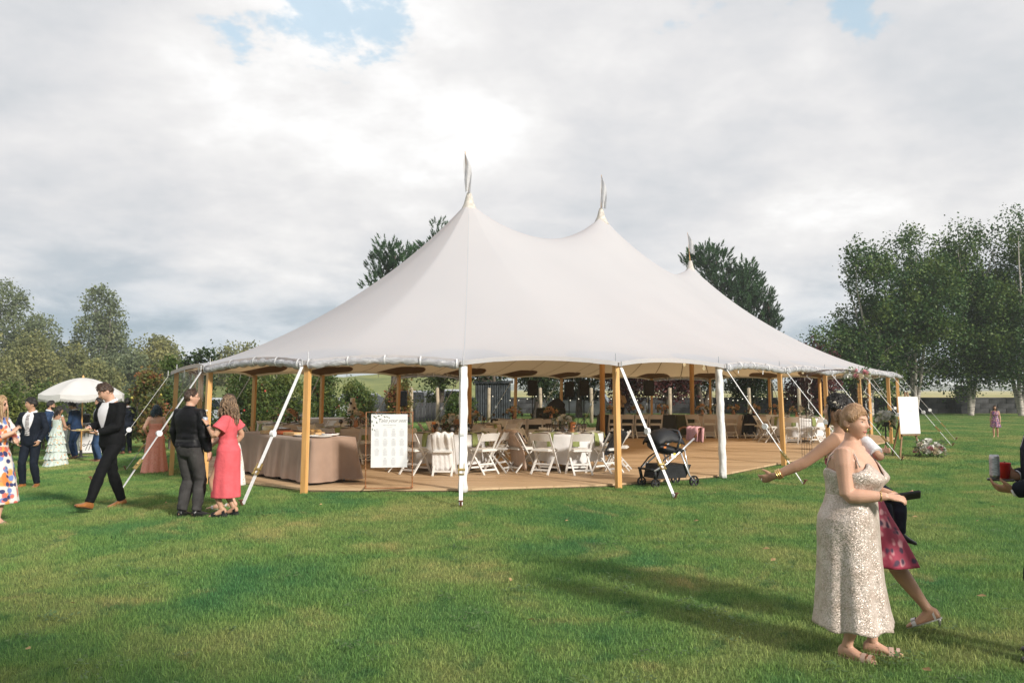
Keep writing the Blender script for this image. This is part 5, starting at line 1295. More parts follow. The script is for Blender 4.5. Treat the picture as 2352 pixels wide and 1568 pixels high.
def sequin_mat():
    m = bpy.data.materials.new('sequin_fabric'); m.use_nodes = True; nt = m.node_tree; N = nt.nodes; L = nt.links; b = N['Principled BSDF']
    tc = N.new('ShaderNodeTexCoord'); vo = N.new('ShaderNodeTexVoronoi'); vo.inputs['Scale'].default_value = 190; L.new(tc.outputs['Object'], vo.inputs['Vector'])
    sb = N.new('ShaderNodeVectorMath'); sb.operation = 'MULTIPLY_ADD'; L.new(vo.outputs['Color'], sb.inputs[0]); sb.inputs[1].default_value = (.80,) * 3; sb.inputs[2].default_value = (-.40,) * 3
    g = N.new('ShaderNodeNewGeometry'); ad = N.new('ShaderNodeVectorMath'); ad.operation = 'ADD'; L.new(g.outputs['Normal'], ad.inputs[0]); L.new(sb.outputs[0], ad.inputs[1]); nm = N.new('ShaderNodeVectorMath'); nm.operation = 'NORMALIZE'; L.new(ad.outputs[0], nm.inputs[0]); L.new(nm.outputs[0], b.inputs['Normal'])
    nz = N.new('ShaderNodeTexNoise'); nz.inputs['Scale'].default_value = 12; L.new(tc.outputs['Object'], nz.inputs['Vector']); rp = N.new('ShaderNodeValToRGB'); rp.color_ramp.elements[0].position = .35; rp.color_ramp.elements[0].color = (.46, .375, .32, 1); rp.color_ramp.elements[1].position = .65; rp.color_ramp.elements[1].color = (.58, .50, .45, 1)
    L.new(nz.outputs['Fac'], rp.inputs[0]); L.new(rp.outputs[0], b.inputs['Base Color']); b.inputs['Metallic'].default_value = .12; b.inputs['Roughness'].default_value = .38; return m

SHEX = 2.35
def ell(th, a, b):
    c, s = cos(th), sin(th); return (abs(c) ** (2 / SHEX)) * (1 if c >= 0 else -1) * a, (abs(s) ** (2 / SHEX)) * (1 if s >= 0 else -1) * b
TORSO_M = [(.80, .06, .06, 0), (.845, .125, .105, 0), (.90, .162, .118, -.005), (.97, .168, .122, -.008), (1.05, .158, .112, 0), (1.13, .155, .110, .003), (1.22, .165, .115, .003), (1.31, .178, .120, 0), (1.385, .180, .108, -.008), (1.435, .150, .088, -.014), (1.475, .095, .070, -.012), (1.505, .062, .060, -.008)]
TORSO_F = [(.80, .06, .06, 0), (.845, .125, .105, 0), (.90, .168, .122, -.010), (.96, .172, .124, -.012), (1.04, .145, .105, 0), (1.11, .125, .096, .004), (1.19, .136, .104, .010), (1.265, .150, .122, .020), (1.33, .155, .108, .006), (1.39, .158, .092, -.008), (1.435, .128, .076, -.012), (1.475, .075, .060, -.010), (1.505, .052, .052, -.006)]

class Body:
    def __init__(s, H=1.75, female=False, girth=1.0, hips=(0, 0, 0), lean=0.0, side=0.0, twist=0.0, head=(0, 0, 0), R=None, L=None, FR=None, FL=None, sh=None, voxel=.008, skin=SK_LIGHT, depth=None, hand_curl=.5):
        s.k = H / 1.75; s.fem = female; s.g = girth; s.gd = depth or girth; s.hip = V(hips); s.lean = lean; s.side = side; s.twist = twist; s.voxel = voxel; s.skin = skin
        s.prof = TORSO_F if female else TORSO_M
        s.shx = (sh or (.158 if female else .186)) * (1 + (girth - 1) * .45)
        rx = lambda q: Matrix.Rotation(q, 3, 'X')
        s.RM = Matrix.Rotation(radians(twist), 3, 'Z') @ Matrix.Rotation(radians(side), 3, 'Y') @ Matrix.Rotation(-radians(lean), 3, 'X')
        hy, hp, hr = head
        s.HR = Matrix.Rotation(radians(hy), 3, 'Z') @ Matrix.Rotation(-radians(hp), 3, 'X') @ Matrix.Rotation(radians(hr), 3, 'Y')
        s.sR = s.up(V((s.shx, -.012, 1.42))); s.sL = s.up(V((-s.shx, -.012, 1.42)))
        s.neck = s.up(V((0, -.008, 1.49))); s.hc = s.neck + s.RM @ V((0, .012, .045)) + s.HR @ V((0, .014, .098))
        # arms
        dflt = lambda q: dict(w=(q * (s.shx + .07), .06, .86), e=(q * .5, -1, 0))
        s.arms = []
        for q, S, A in ((1, s.sR, R), (-1, s.sL, L)):
            A = {**dflt(q), **(A or {})}; W = V(A['w']); l1, l2 = .285, .25
            d = W - S; D = min(d.length, l1 + l2 - .003); d.normalize(); W = S + d * D
            a = (l1 * l1 - l2 * l2 + D * D) / (2 * D); h = sqrt(max(0, l1 * l1 - a * a)); e = V(A['e']); e = e - d * e.dot(d); e = e.normalized() if e.length > 1e-5 else d.orthogonal()
            E = S + d * a + e * h; hd = V(A.get('hd', (W - E).normalized())).normalized(); pn = V(A.get('pn', (-q, 0, 0))); pn = (pn - hd * pn.dot(hd)).normalized()
            s.arms.append(dict(S=S, E=E, W=W, hd=hd, pn=pn, q=q, curl=A.get('curl', hand_curl), thumb=A.get('thumb', .5)))
        s.legs = []
        for q, F in ((1, FR), (-1, FL)):
            F = {**dict(a=(q * .095, 0, .085), yaw=-q * 8, pitch=0, k=(0, 1, 0)), **(F or {})}; Hj = V((q * .09, 0, .90)) + s.hip; A = V(F['a']); l1, l2 = .43, .41
            d = A - Hj; D = min(d.length, l1 + l2 - .002); d.normalize(); a = (l1 * l1 - l2 * l2 + D * D) / (2 * D); h = sqrt(max(0, l1 * l1 - a * a)); e = V(F['k']); e = (e - d * e.dot(d)).normalized()
            A = Hj + d * D
            s.legs.append(dict(H=Hj, K=Hj + d * a + e * h, A=A, yaw=radians(F['yaw']), pitch=radians(F['pitch']), q=q))
    def up(s, p):
        """Torso deformation of a nominal point."""
        f = sstep(.92, 1.25, p.z); o = V((0, 0, .95)); full = o + s.RM @ (p - o); return p.lerp(full, f) + s.hip
    def ring(s, z, e=0.0, n=28, gm=1.0):
        P = s.prof
        for i in range(len(P) - 1):
            if P[i][0] <= z <= P[i + 1][0]:
                t = (z - P[i][0]) / (P[i + 1][0] - P[i][0]); t2 = t * t * (3 - 2 * t) * .5 + t * .5; a, b, y = (lerp(P[i][j], P[i + 1][j], t2) for j in (1, 2, 3)); break
        else: a, b, y = (P[0] if z < P[0][0] else P[-1])[1:]
        f = 1 if z < 1.40 else lerp(1, 0, (z - 1.40) / .11); ga, gb = lerp(1, s.g, max(0, f)), lerp(1, s.gd, max(0, f)); return a * ga * gm + e, b * gb * gm + e, y
    def tp(s, z, th, e=0.0):
        a, b, y = s.ring(z, e); x, yy = ell(th, a, b); return s.up(V((x, yy + y, z)))
    def torso(s, mb, e=0.0, z0=.80, z1=1.505, n=28, k=18):
        rows = [[s.tp(lerp(z0, z1, i / k), 2 * pi * j / n, e) for j in range(n)] for i in range(k + 1)]; mb.rings(rows)
    def arm(s, mb, A, e=0.0, upto=1.0, loose=0.0):
        g = (1 + (s.g - 1) * .75) * (.92 if s.fem else 1.0); S, E, W = A['S'], A['E'], A['W']
        inn = S + (s.up(V((0, -.01, 1.40))) - S) * .35; pts, rs = [inn], [.056 * g + e]
        for f, r in ((0, .058), (.25, .053), (.6, .046), (.95, .042)): pts.append(S.lerp(E, f)); rs.append(r * g + e + loose * f)
        n = [(.06, .043), (.3, .044), (.65, .036), (1.0, .0265)]
        for f, r in n:
            if f <= upto + 1e-6: pts.append(E.lerp(W, f)); rs.append((r * g if f < .9 else r) + e + loose * (1 + .0 * f))
        if upto < .06: pts = pts[:-1] if upto < 0 else pts; rs = rs[:len(pts)]
        mb.tube(pts, rs, 14)
    def sleeve(s, mb, A, e, upto, loose):
        """Short sleeve: upto in (0, 1] of the upper arm."""
        g = (1 + (s.g - 1) * .75) * (.92 if s.fem else 1.0); S, E = A['S'], A['E']; inn = S + (s.up(V((0, -.01, 1.40))) - S) * .35
        mb.tube([inn, S, S.lerp(E, upto * .5), S.lerp(E, upto)], [.058 * g + e, .061 * g + e, .055 * g + e + loose * .5, .052 * g + e + loose], 16)
    def leg(s, mb, G, e=0.0, loose=0.0, z_end=None, feet=True):
        g = 1 + (s.g - 1) * .7; H, K, A = G['H'], G['K'], G['A']; pts, rs = [], []
        for f, r in ((-.04, .088), (.12, .090), (.4, .078), (.75, .062), (.97, .055)): pts.append(H.lerp(K, f)); rs.append(r * g + e + loose * max(0, f) * .6)
        for f, r in ((.12, .054), (.32, .057), (.6, .046), (.88, .036), (1.0, .036)): pts.append(K.lerp(A, f)); rs.append(r * (g if f < .7 else 1) + e + loose * (.7 + f * .35))
        mb.tube(pts, rs, 16)
    def foot_frame(s, G):
        y = V((-sin(G['yaw']), cos(G['yaw']), 0)); R = Matrix.Rotation(G['pitch'], 3, V((cos(G['yaw']), sin(G['yaw']), 0))); return R @ y, R @ V((0, 0, 1))
    def foot(s, mb, G, e=0.0, n=16):
        f, u = s.foot_frame(G); x = f.cross(u); A = G['A']; rows = []
        for d, w, h, zc in ((-.062, .014, .020, -.045), (-.055, .030, .034, -.045), (-.02, .034, .055, -.032), (.03, .036, .044, -.042), (.08, .041, .030, -.056), (.125, .044, .021, -.064), (.165, .040, .016, -.069), (.190, .028, .012, -.073), (.198, .012, .007, -.076)):
            rows.append([A + f * d + u * zc + x * ((w + e) * cos(2 * pi * j / n)) + u * ((h + e) * sin(2 * pi * j / n)) for j in range(n)])
        mb.rings(rows)
    def hand(s, mb, A, e=0.0):
        W, d, n, q = A['W'], A['hd'], A['pn'], A['q']; side = d.cross(n) ; c = A['curl']
        # thumb side: towards the body front for a hanging hand
        th = side * (1 if q > 0 else -1)
        g = .95 if s.fem else 1.05; rows = []
        for f, w, t in ((-.02, .024, .021), (.012, .027, .019), (.045, .036, .0165), (.078, .040, .0145), (.096, .037, .011)):
            rows.append([W + d * f * g + th * (w * g * cos(2 * pi * j / 14)) + n * (t * g * sin(2 * pi * j / 14)) for j in range(14)])
        mb.rings(rows)
        for k, (off, l) in enumerate(((.030, .066), (.0105, .076), (-.0095, .071), (-.028, .054))):
            p = W + d * .088 * g + th * off * g; dr = (d + th * off * 2.2).normalized(); pts = [p - dr * .02]; seg = (.46, .30, .24); cc = c * (1 + .12 * k)
            pts.append(p)
            for j, sg in enumerate(seg):
                ang = cc * (.55, .95, .6)[j]; dr = (dr * cos(ang) + n * sin(ang)).normalized(); n2 = n
                p = p + dr * l * sg * g; pts.append(p)
            mb.tube(pts, [.0095 * g + e, .0092 * g + e, .0085 * g + e, .0078 * g + e, .006 * g + e], 8)
        b = W + d * .022 * g + th * .022 * g; td = (d * .62 + th * .72 + n * .38 * A['thumb']).normalized(); m1 = b + td * .035 * g; td2 = (td + n * .45 * A['thumb'] + d * .35).normalized(); m2 = m1 + td2 * .030 * g
        mb.tube([b, m1, m2, m2 + (td2 + n * .25).normalized() * .022 * g], [.0145 * g, .0125 * g, .0098 * g, .007 * g], 8)
    def head_pt(s, v):
        return s.hc + s.HR @ V(v)
    @staticmethod
    def face(x, y, z, fem):
        """Shape an ellipsoid point (front +y) into a head."""
        t = max(0, -z / .115); X, Y, Z = x, y, z
        X *= 1 - (.36 if fem else .30) * t ** 1.6
        if y < 0: Y *= 1 - .42 * t ** 1.3
        else: Y *= .93 + .03 * t
        if z > 0: X *= 1 + .02 * sin(z / .115 * pi)
        if y > 0:
            ax = abs(x); G = exp
            Y += .0215 * G(-(x / .0105) ** 2) * G(-((z + .018) / .0145) ** 2) + .0125 * G(-(x / .0085) ** 2) * G(-((z - .006) / .021) ** 2) + .006 * G(-((ax - .012) / .007) ** 2) * G(-((z + .022) / .009) ** 2)
            Y += (.003 if fem else .006) * G(-((z - .034) / .011) ** 2) * G(-(x / .052) ** 2)
            Y -= .0095 * G(-((ax - .031) / .0165) ** 2 - ((z - .013) / .0125) ** 2)
            Y += .0065 * G(-((z + .056) / .015) ** 2 - (x / .028) ** 2) - .0045 * G(-((z + .0545) / .0032) ** 2 - (x / .022) ** 2) - .003 * G(-((z + .074) / .007) ** 2 - (x / .022) ** 2)
            Y += .0105 * G(-((z + .098) / .016) ** 2 - (x / .024) ** 2) + .0045 * G(-((ax - .043) / .021) ** 2 - ((z + .018) / .024) ** 2)
        return V((X, Y, Z))
    def hp(s, th, ph, sc=1.0):
        """Head surface point at azimuth th (0 = front), elevation ph."""
        a, b, c = (.073, .094, .116) if s.fem else (.077, .097, .119)
        return Body.face(sin(th) * cos(ph) * a, cos(th) * cos(ph) * b, sin(ph) * c, s.fem) * sc
    def head(s, mb):
        nu, nv = 44, 34; vs = [s.head_pt(s.hp(0, -pi / 2))]; fs = []
        for i in range(1, nv):
            for j in range(nu): vs.append(s.head_pt(s.hp(2 * pi * j / nu, -pi / 2 + pi * i / nv)))
        vs.append(s.head_pt(s.hp(0, pi / 2))); last = len(vs) - 1
        for j in range(nu):
            fs.append((0, 1 + j, 1 + (j + 1) % nu)); o = 1 + (nv - 2) * nu; fs.append((last, o + (j + 1) % nu, o + j))
        for i in range(nv - 2):
            for j in range(nu): o = 1 + i * nu; fs.append((o + j, o + nu + j, o + nu + (j + 1) % nu, o + (j + 1) % nu))
        mb.add(vs, fs)
        for q in (-1, 1):
            rows = []
            for x, w, h, zz in ((.066, .012, .020, -.004), (.078, .017, .030, 0), (.086, .016, .029, .002), (.088, .008, .018, .002)):
                rows.append([s.head_pt((q * x, -.012 + w * cos(2 * pi * j / 12) - (x - .066) * .7, zz + h * sin(2 * pi * j / 12))) for j in range(12)])
            mb.rings(rows)
        r = .050 if s.fem else .058
        mb.tube([s.up(V((0, -.008, 1.44))), s.neck, s.head_pt((0, -.018, -.06)), s.head_pt((0, -.012, -.01))], [r + .012, r, r * .96, r * .9], 16)

def remesh(mb, voxel, sm=3):
    me = mb.mesh('tmp', []); me.materials.clear(); o = bpy.data.objects.new('tmp', me); col.objects.link(o); md = o.modifiers.new('r', 'REMESH'); md.mode = 'VOXEL'; md.voxel_size = voxel
    dg = bpy.context.evaluated_depsgraph_get(); m2 = bpy.data.meshes.new_from_object(o.evaluated_get(dg)); bpy.data.objects.remove(o); bpy.data.meshes.remove(me)
    n = len(m2.vertices); co = np.empty(n * 3); m2.vertices.foreach_get('co', co); co = co.reshape(-1, 3); ed = np.empty(len(m2.edges) * 2, dtype=np.int64); m2.edges.foreach_get('vertices', ed); ed = ed.reshape(-1, 2)
    deg = np.bincount(ed.ravel(), minlength=n).astype(float)[:, None]; deg[deg == 0] = 1
    for _ in range(sm):
        for lam in (.5, -.52):
            acc = np.zeros_like(co)
            for ax in range(3): acc[:, ax] = np.bincount(ed[:, 0], co[ed[:, 1], ax], n) + np.bincount(ed[:, 1], co[ed[:, 0], ax], n)
            co = co + lam * (acc / deg - co)
    m2.vertices.foreach_set('co', co.ravel()); m2.polygons.foreach_set('use_smooth', [True] * len(m2.polygons)); m2.update(); return m2
def wrinkle(me, amp, fr=(7, 7, 16), seed=0, joints=()):
    nrm = [v.normal.copy() for v in me.vertices]
    for v, nn in zip(me.vertices, nrm):
        p = v.co; a = amp * .45
        for j, rad in joints:
            d = (p - j).length
            if d < rad: a += amp * 1.6 * (1 - d / rad)
        w = noise.noise(V((p.x * fr[0] + seed, p.y * fr[1], p.z * fr[2]))) + .5 * noise.noise(V((p.x * fr[0] * 2.1, p.y * fr[1] * 2.1 + seed, p.z * fr[2] * 1.3)))
        v.co = p + nn * (a * w)
    me.update()

class Person:
    def __init__(s, label, loc, rz, B):
        s.B = B; s.t = thing('person', label, 'person', loc, radians(rz) + atan2(-loc[0], loc[1])); s.t.scale = (B.k,) * 3
    def add(s, me_or_mb, name, m, parent=None, smooth=True):
        me = me_or_mb.mesh(name, m, smooth) if isinstance(me_or_mb, MB) else me_or_mb
        if not me.materials: me.materials.append(m)
        me.name = name; return obj_of(me, name, parent or s.t)
    def body(s, legs=True, feet=True):
        B = s.B; mb = MB(); B.torso(mb)
        for A in B.arms: B.arm(mb, A); B.hand(mb, A)
        for G in B.legs: B.leg(mb, G); B.foot(mb, G)
        B.head(mb); s.bo = s.add(remesh(mb, B.voxel, 2), 'body', B.skin); return s.bo
    def face(s, lips=M_LIP, brow=HR_BROWN, eyes=True):
        B = s.B
        for q in (-1, 1):
            if eyes:
                c = Body.face(q * .031, .088, .013, B.fem); y = c.y - .0015
                mb = MB(); mb.ball((0, 0, 0), 1, 12, 8); mb.v = [tuple(B.head_pt((q * .031 + v[0] * .0135, y - .004 + v[1] * .0055, .0125 + v[2] * .0062 * (1 - .3 * abs(v[0]))))) for v in mb.v]; e = s.add(mb, 'eye', M_EYEW)
                mb = MB(); mb.ball((0, 0, 0), 1, 10, 6); mb.v = [tuple(B.head_pt((q * .031 + v[0] * .0062, y + .0008 + v[1] * .0015, .0130 + v[2] * .0058))) for v in mb.v]; s.add(mb, 'iris', M_IRIS, e)
                mb = MB(); pts = [B.head_pt((q * (.031 + dx), y + .0018 - abs(dx) * .12, .0185 - dx * dx * 18)) for dx in (-.015, -.008, 0, .008, .016)]; mb.tube(pts, [.0007, .0013, .0015, .0014, .0006], 5); s.add(mb, 'eyelash', M_IRIS, e)
            pts = []
            for f in (0, .3, .6, 1.0):
                x = q * lerp(.014, .050, f); z = .030 + .007 * sin(f * 2.2); c = s.surf(x, z); pts.append(B.head_pt(c + V((0, .0005, 0))))
            s.add(MB().tube(pts, [.0026, .0034, .003, .001], 6), 'eyebrow', brow)
        mb = MB(); rows = []
        for x in (-.024, -.016, -.008, 0, .008, .016, .024):
            h = (.0065 * (1 - (x / .0245) ** 2)) + .0006; c = s.surf(x, -.0545); row = []
            for k in range(8):
                a = 2 * pi * k / 8; row.append(B.head_pt((x, c.y + .0005 + .0042 * cos(a) * (1 - (x / .026) ** 2), -.0545 + h * sin(a))))
            rows.append(row)
        s.add(mb.rings(rows), 'lips', lips)
    def surf(s, x, z):
        a, b, c = (.073, .094, .116) if s.B.fem else (.077, .097, .119); q = max(.02, 1 - (x / a) ** 2 - (z / c) ** 2); return Body.face(x, b * sqrt(q), z, s.B.fem)
    def cap(s, m, front=.56, sidez=.02, back=-.62, thick=.012, top=.004, seed=1, lump=.004, name='hair', tufts=230):
        """Close-fitting hair: scalp cap from crown to a hairline (elevations in radians)."""
        B = s.B; mb = MB(); rows = []; nu, nv = 56, 22
        for j in range(nu):
            th = 2 * pi * j / nu; d = abs((th + pi) % (2 * pi) - pi)
            ph0 = front if d < .55 else lerp(front, sidez + .16, sstep(.55, 1.0, d)) if d < 1.0 else lerp(sidez + .16, sidez - .10, sstep(1.0, 1.45, d)) if d < 1.45 else lerp(sidez - .10, back, sstep(1.5, 2.2, d)); row = []
            for i in range(nv + 1):
                f = i / nv; ph = lerp(ph0, pi / 2, f); p = B.hp(th, ph); t = -.003 + (thick + .003 + top * f) * sstep(0, .16, f) + lump * noise.noise(V((p.x * 40 + seed, p.y * 22, p.z * 22))) * sstep(0, .2, f)
                row.append(B.head_pt(p + p.normalized() * t))
            rows.append(row)
        mb.rings(rows + [rows[0]], cap=False, closed=False); s.hair = s.add(mb, name, m)
        r = random.Random(seed + 50); tf = MB(); hd = B.HR
        for k in range(tufts):
            j = r.randrange(nu); i = r.randrange(1, nv - 1); p = rows[j][i]; o = (p - s.B.hc).normalized(); dn = (rows[j][max(0, i - 3)] - p); dn = dn.normalized() if dn.length > 1e-6 else o; sw = V((r.uniform(-1, 1), r.uniform(-1, 1), r.uniform(-.4, .4))) * .5; l = r.uniform(.018, .040); d1 = (o * .35 + dn * .9 + sw).normalized(); d2 = (dn + sw * .8 - o * .12).normalized()
            tf.tube([p - o * .004, p + d1 * l * .5, p + d1 * l * .5 + d2 * l * .55], [.0052, .0042, .0010], 4, cap=False)
        s.add(tf, 'hair_tufts', m, s.hair); return s.hair
    def strands(s, m, paths, r0=.006, name='hair_strands', n=5, parent=None):
        mb = MB()
        for p in paths:
            k = len(p); mb.tube([s.B.head_pt(q) for q in p], [r0 * (.55 + .45 * sin(pi * min(1, .15 + i / (k - 1) * .85))) * (1 if i < k - 1 else .25) for i in range(k)], n)
        return s.add(mb, name, m, parent)
    def clothing(s, name, m, fn, voxel=None, sm=2, wr=.006, joints=(), seed=1, fr=(7, 7, 16)):
        mb = MB(); fn(mb); me = remesh(mb, voxel or max(.010, s.B.voxel), sm)
        if wr: wrinkle(me, wr, fr, seed, joints)
        return s.add(me, name, m)
    def trousers(s, m, loose=.012, top=1.02, seed=1, name='trousers'):
        B = s.B
        def fn(mb):
            B.torso(mb, .012, .80, top, k=6)
            for G in B.legs: B.leg(mb, G, .010, loose)
        return s.clothing(name, m, fn, wr=.007, joints=[(G['K'], .16) for G in B.legs] + [(G['A'] + V((0, 0, .05)), .14) for G in B.legs] + [(B.up(V((0, .05, .9))), .15)], seed=seed, fr=(9, 9, 15))
    def shoes(s, m, sole=None, e=.009):
        B = s.B
        for G in B.legs:
            mb = MB(); B.foot(mb, G, e); o = s.add(remesh(mb, max(.008, B.voxel), 1), 'shoe', m)
            f, u = B.foot_frame(G); x = f.cross(u); mb = MB(); n = 18; A = G['A']; top, bot = [], []
            for j in range(n):
                a = 2 * pi * j / n; px_ = .067 + .142 * cos(a); w = .050 * (1 - .10 * cos(a)) * sin(a); p = A + f * px_ + x * w; top.append(p - u * .076); bot.append(p - u * .0855)
            mb.rings([bot, top]); s.add(mb, 'sole', sole or mat('shoe_sole', (0.02, 0.015, 0.012), .7), o, smooth=False)
    def jacket(s, m, open_w=.055, vz=1.10, shirt=M_SHIRT, tie=None, hem=.80, seed=2, loose=.006, collar=True, lapel=True):
        B = s.B
        def fn(mb):
            rows = [[B.tp(lerp(hem, 1.475, i / 20), 2 * pi * j / 30, .024 + (.012 * max(0, 1 - i / 6))) for j in range(30)] for i in range(21)]; mb.rings(rows)
            for A in B.arms: B.arm(mb, A, .016, 1.0, .006); 
            for A in B.arms: mb.tube([A['S'] + V((0, 0, -.02)), A['S'].lerp(B.up(V((0, -.01, 1.43))), .35)], [.066, .062], 14)
        s.jk = s.clothing('jacket', m, fn, wr=.007, joints=[(A['E'], .15) for A in B.arms] + [(A['S'] + V((0, 0, -.08)), .13) for A in B.arms], seed=seed)
        if shirt:
            rows = []
            for i in range(15):
                z = lerp(vz, 1.478, i / 14); w = open_w * sstep(vz - .02, 1.36, z) * 1.05 + .004; w *= 1 - .35 * sstep(1.40, 1.48, z)
                a = B.ring(z, .033)[0]; row = []
                for j in range(9):
                    x = (j / 4 - 1) * w; th = pi / 2 - math.asin(max(-1, min(1, x / a))); row.append(B.tp(z, th, .0335))
                rows.append(row)
            s.sf = s.add(MB().rings(rows, cap=False, closed=False), 'shirt_front', shirt)
            for q in (-1, 1):
                if lapel:
                    L0, L1 = [], []
                    for i in range(13):
                        z = lerp(vz - .01, 1.455, i / 12); w = open_w * sstep(vz - .02, 1.36, z) * 1.05 + .002; w *= 1 - .3 * sstep(1.40, 1.48, z); lw = .050 * sin(pi * min(.92, .10 + i / 12 * .85)) + .006; a = B.ring(z, .03)[0]
                        L0.append(B.tp(z, pi / 2 - q * math.asin(min(1, w / a)), .040)); L1.append(B.tp(z, pi / 2 - q * math.asin(min(1, (w + lw) / a)), .033))
                    s.add(MB().rings([L0, L1], cap=False, closed=False), 'lapel', m, s.jk, smooth=False)
            if collar: s.collar(shirt, .006)
            for A in B.arms:
                d = (A['W'] - A['E']).normalized(); s.add(MB().tube([A['W'] - d * .03, A['W'] + d * .014], [.036, .036], 16, cap=False), 'cuff', shirt)
            if tie:
                rows = []
                for i in range(13):
                    z = lerp(vz - .02, 1.455, i / 12); w = lerp(.036, .020, i / 12) if i < 11 else .022; a = B.ring(z, .04)[0]; rows.append([B.tp(z, pi / 2 - math.asin((j / 2 - 1) * w / a), .043 - .004 * abs(j / 2 - 1)) for j in range(5)])
                s.add(MB().rings(rows, cap=False, closed=False), 'tie', tie, s.sf)
    def collar(s, m, e=.0, name='collar', h=.040, gap=.5):
        B = s.B; r = .050 if B.fem else .058; rows = []; base = B.up(V((0, -.010, 1.465))); axis = (B.head_pt((0, -.015, -.06)) - base).normalized()
        xh = B.RM @ V((1, 0, 0)); yh = axis.cross(xh) * -1; yh = xh.cross(axis) * -1
        for f, rr in ((0, r + .022), (.5, r + .016), (1.0, r + .012), (.9, r + .020), (.15, r + .034)):
            row = []
            for j in range(25):
                a = pi / 2 + .30 + (2 * pi - .60) * j / 24; y = V((0, 1, 0)); y = (y - axis * y.dot(axis)).normalized(); x = y.cross(axis)
                row.append(base + axis * (h * f + .012 - .022 * max(0, sin(a)) * (1 if f < .95 else .8)) + x * (cos(a) * (rr + e)) + y * (sin(a) * (rr + e)))
            rows.append(row)
        s.add(MB().rings(rows, cap=False, closed=False), name, m)
    def skirt(s, m, prof, n=80, folds=9, amp=.03, seed=1, name='skirt', parent=None, tw=0.0, hem_wave=.0, center=None, start=.25):
        """Skirt or gown: prof = rows of (z, half width, half depth, dy, dx)."""
        B = s.B; r = random.Random(seed); ph = [r.uniform(0, 6.28) for _ in range(4)]; rows = []; K = len(prof); R = 40
        for i in range(R + 1):
            x = i / R * (K - 1); q = min(K - 2, int(x)); t = x - q; t = t * t * (3 - 2 * t) * .4 + t * .6; P, Q = prof[q], prof[q + 1]
            z, a, b, dy, dx = (lerp((P[k] if k < len(P) else 0), (Q[k] if k < len(Q) else 0), t) for k in range(5)); f = i / R; fa = amp * sstep(start, 1, f); row = []
            for j in range(n):
                th = 2 * pi * j / n + tw * f; w = .55 * sin(th * folds + ph[0] + .8 * f) + .3 * sin(th * (folds + 5) + ph[1]) + .3 * sin(th * 4 + ph[2]) ; ex, ey = ell(th, 1, 1); f2 = sstep(.3, .9, f); cx, cy = lerp(ex, cos(th), f2), lerp(ey, sin(th), f2)
                row.append(V((dx + cx * (a + fa * w), dy + cy * (b + fa * w), z + (hem_wave * f ** 8 * sin(th * folds + ph[3])))) + B.hip * (1 if z > .8 else max(0, z / .8)) + ((B.up(V((0, 0, z))) - V((0, 0, z)) - B.hip) if z > 1.0 else V((0, 0, 0))))
            rows.append(row)
        o = s.add(MB().rings(rows, cap=False), name, m, parent); md = o.modifiers.new('thick', 'SOLIDIFY'); md.thickness = .006; md.offset = 1; return o
    def glasses(s, m, lens=None, r=.021):
        B = s.B; t = None
        for q in (-1, 1):
            y = s.surf(q * .031, .013).y + .012; pts = [B.head_pt((q * .031 + cos(a) * r * 1.15, y - abs(cos(a)) * .002, .011 + sin(a) * r * .85)) for a in [2 * pi * k / 14 for k in range(15)]]
            o = s.add(MB().tube(pts, .0018, 5), 'glasses_rim', m) if t is None else s.add(MB().tube(pts, .0018, 5), 'glasses_rim', m, t); t = t or o
            if lens: s.add(MB().add([B.head_pt((q * .031 + cos(a) * r * 1.12, y, .011 + sin(a) * r * .82)) for a in [2 * pi * k / 14 for k in range(14)]], [tuple(range(14))]), 'lens', lens, t, smooth=False)
            s.add(MB().tube([B.head_pt((q * .055, y - .004, .014)), B.head_pt((q * .080, .02, .014)), B.head_pt((q * .082, -.015, .010))], .0018, 5), 'temple', m, t)
        s.add(MB().tube([B.head_pt((-.010, y, .015)), B.head_pt((.010, y, .015))], .0018, 5), 'bridge', m, t)
    def beard(s, m, thick=.010, seed=1):
        B = s.B; rows = []
        for j in range(29):
            th = lerp(-1.5, 1.5, j / 28); row = []
            for i in range(12):
                ph = lerp(-1.25, lerp(-.50, -.12, abs(th) / 1.5) , i / 11); e = sstep(0, .25, i / 11) * sstep(0, .25, 1 - i / 11) * sstep(0, .1, (1.5 - abs(th)) / 1.5); p = B.hp(th, ph); row.append(B.head_pt(p + p.normalized() * (-.003 + (thick + .003) * e + .002 * noise.noise(p * 60))))
            rows.append(row)
        s.add(MB().rings(rows, cap=False, closed=False), 'beard', m)
    def world(s, p):
        M_ = Matrix.Translation(s.t.location) @ Matrix.Rotation(s.t.rotation_euler.z, 4, 'Z') @ Matrix.Scale(s.B.k, 4); return M_ @ V(p)

def place(px, py): p = gp(px, py); return (p.x, p.y, p.z)
def held(name, label, cat, P, p, rz=0.0): return thing(name, label, cat, P.world(p), P.t.rotation_euler.z + rz)
# ------------------------------------------------------------------ the guests
m_black_shoe = mat('black_leather', (0.012, 0.012, 0.013), .35, .2, 20); m_tan_shoe = mat('tan_leather', (0.32, 0.125, 0.035), .35, .2, 12); m_brown_shoe = mat('brown_leather', (0.14, 0.055, 0.025), .4, .2, 12)
m_gold = mat('gold', (0.75, 0.52, 0.22), .3, .1, 20, metal=.95); m_suitblack = cloth('suit_black', (0.0045, 0.005, 0.0065), .25); m_suitnavy = cloth('suit_navy', (0.007, 0.011, 0.021), .2); m_suitblue = cloth('suit_blue', (0.013, 0.032, 0.080), .2)
m_silver = mat('silver_leather', (0.6, 0.58, 0.55), .3, .1, 20, metal=.5); m_lens = mat('dark_lens', (0.006, 0.006, 0.007), .1); m_frame = mat('spectacle_frame', (0.02, 0.015, 0.012), .3)

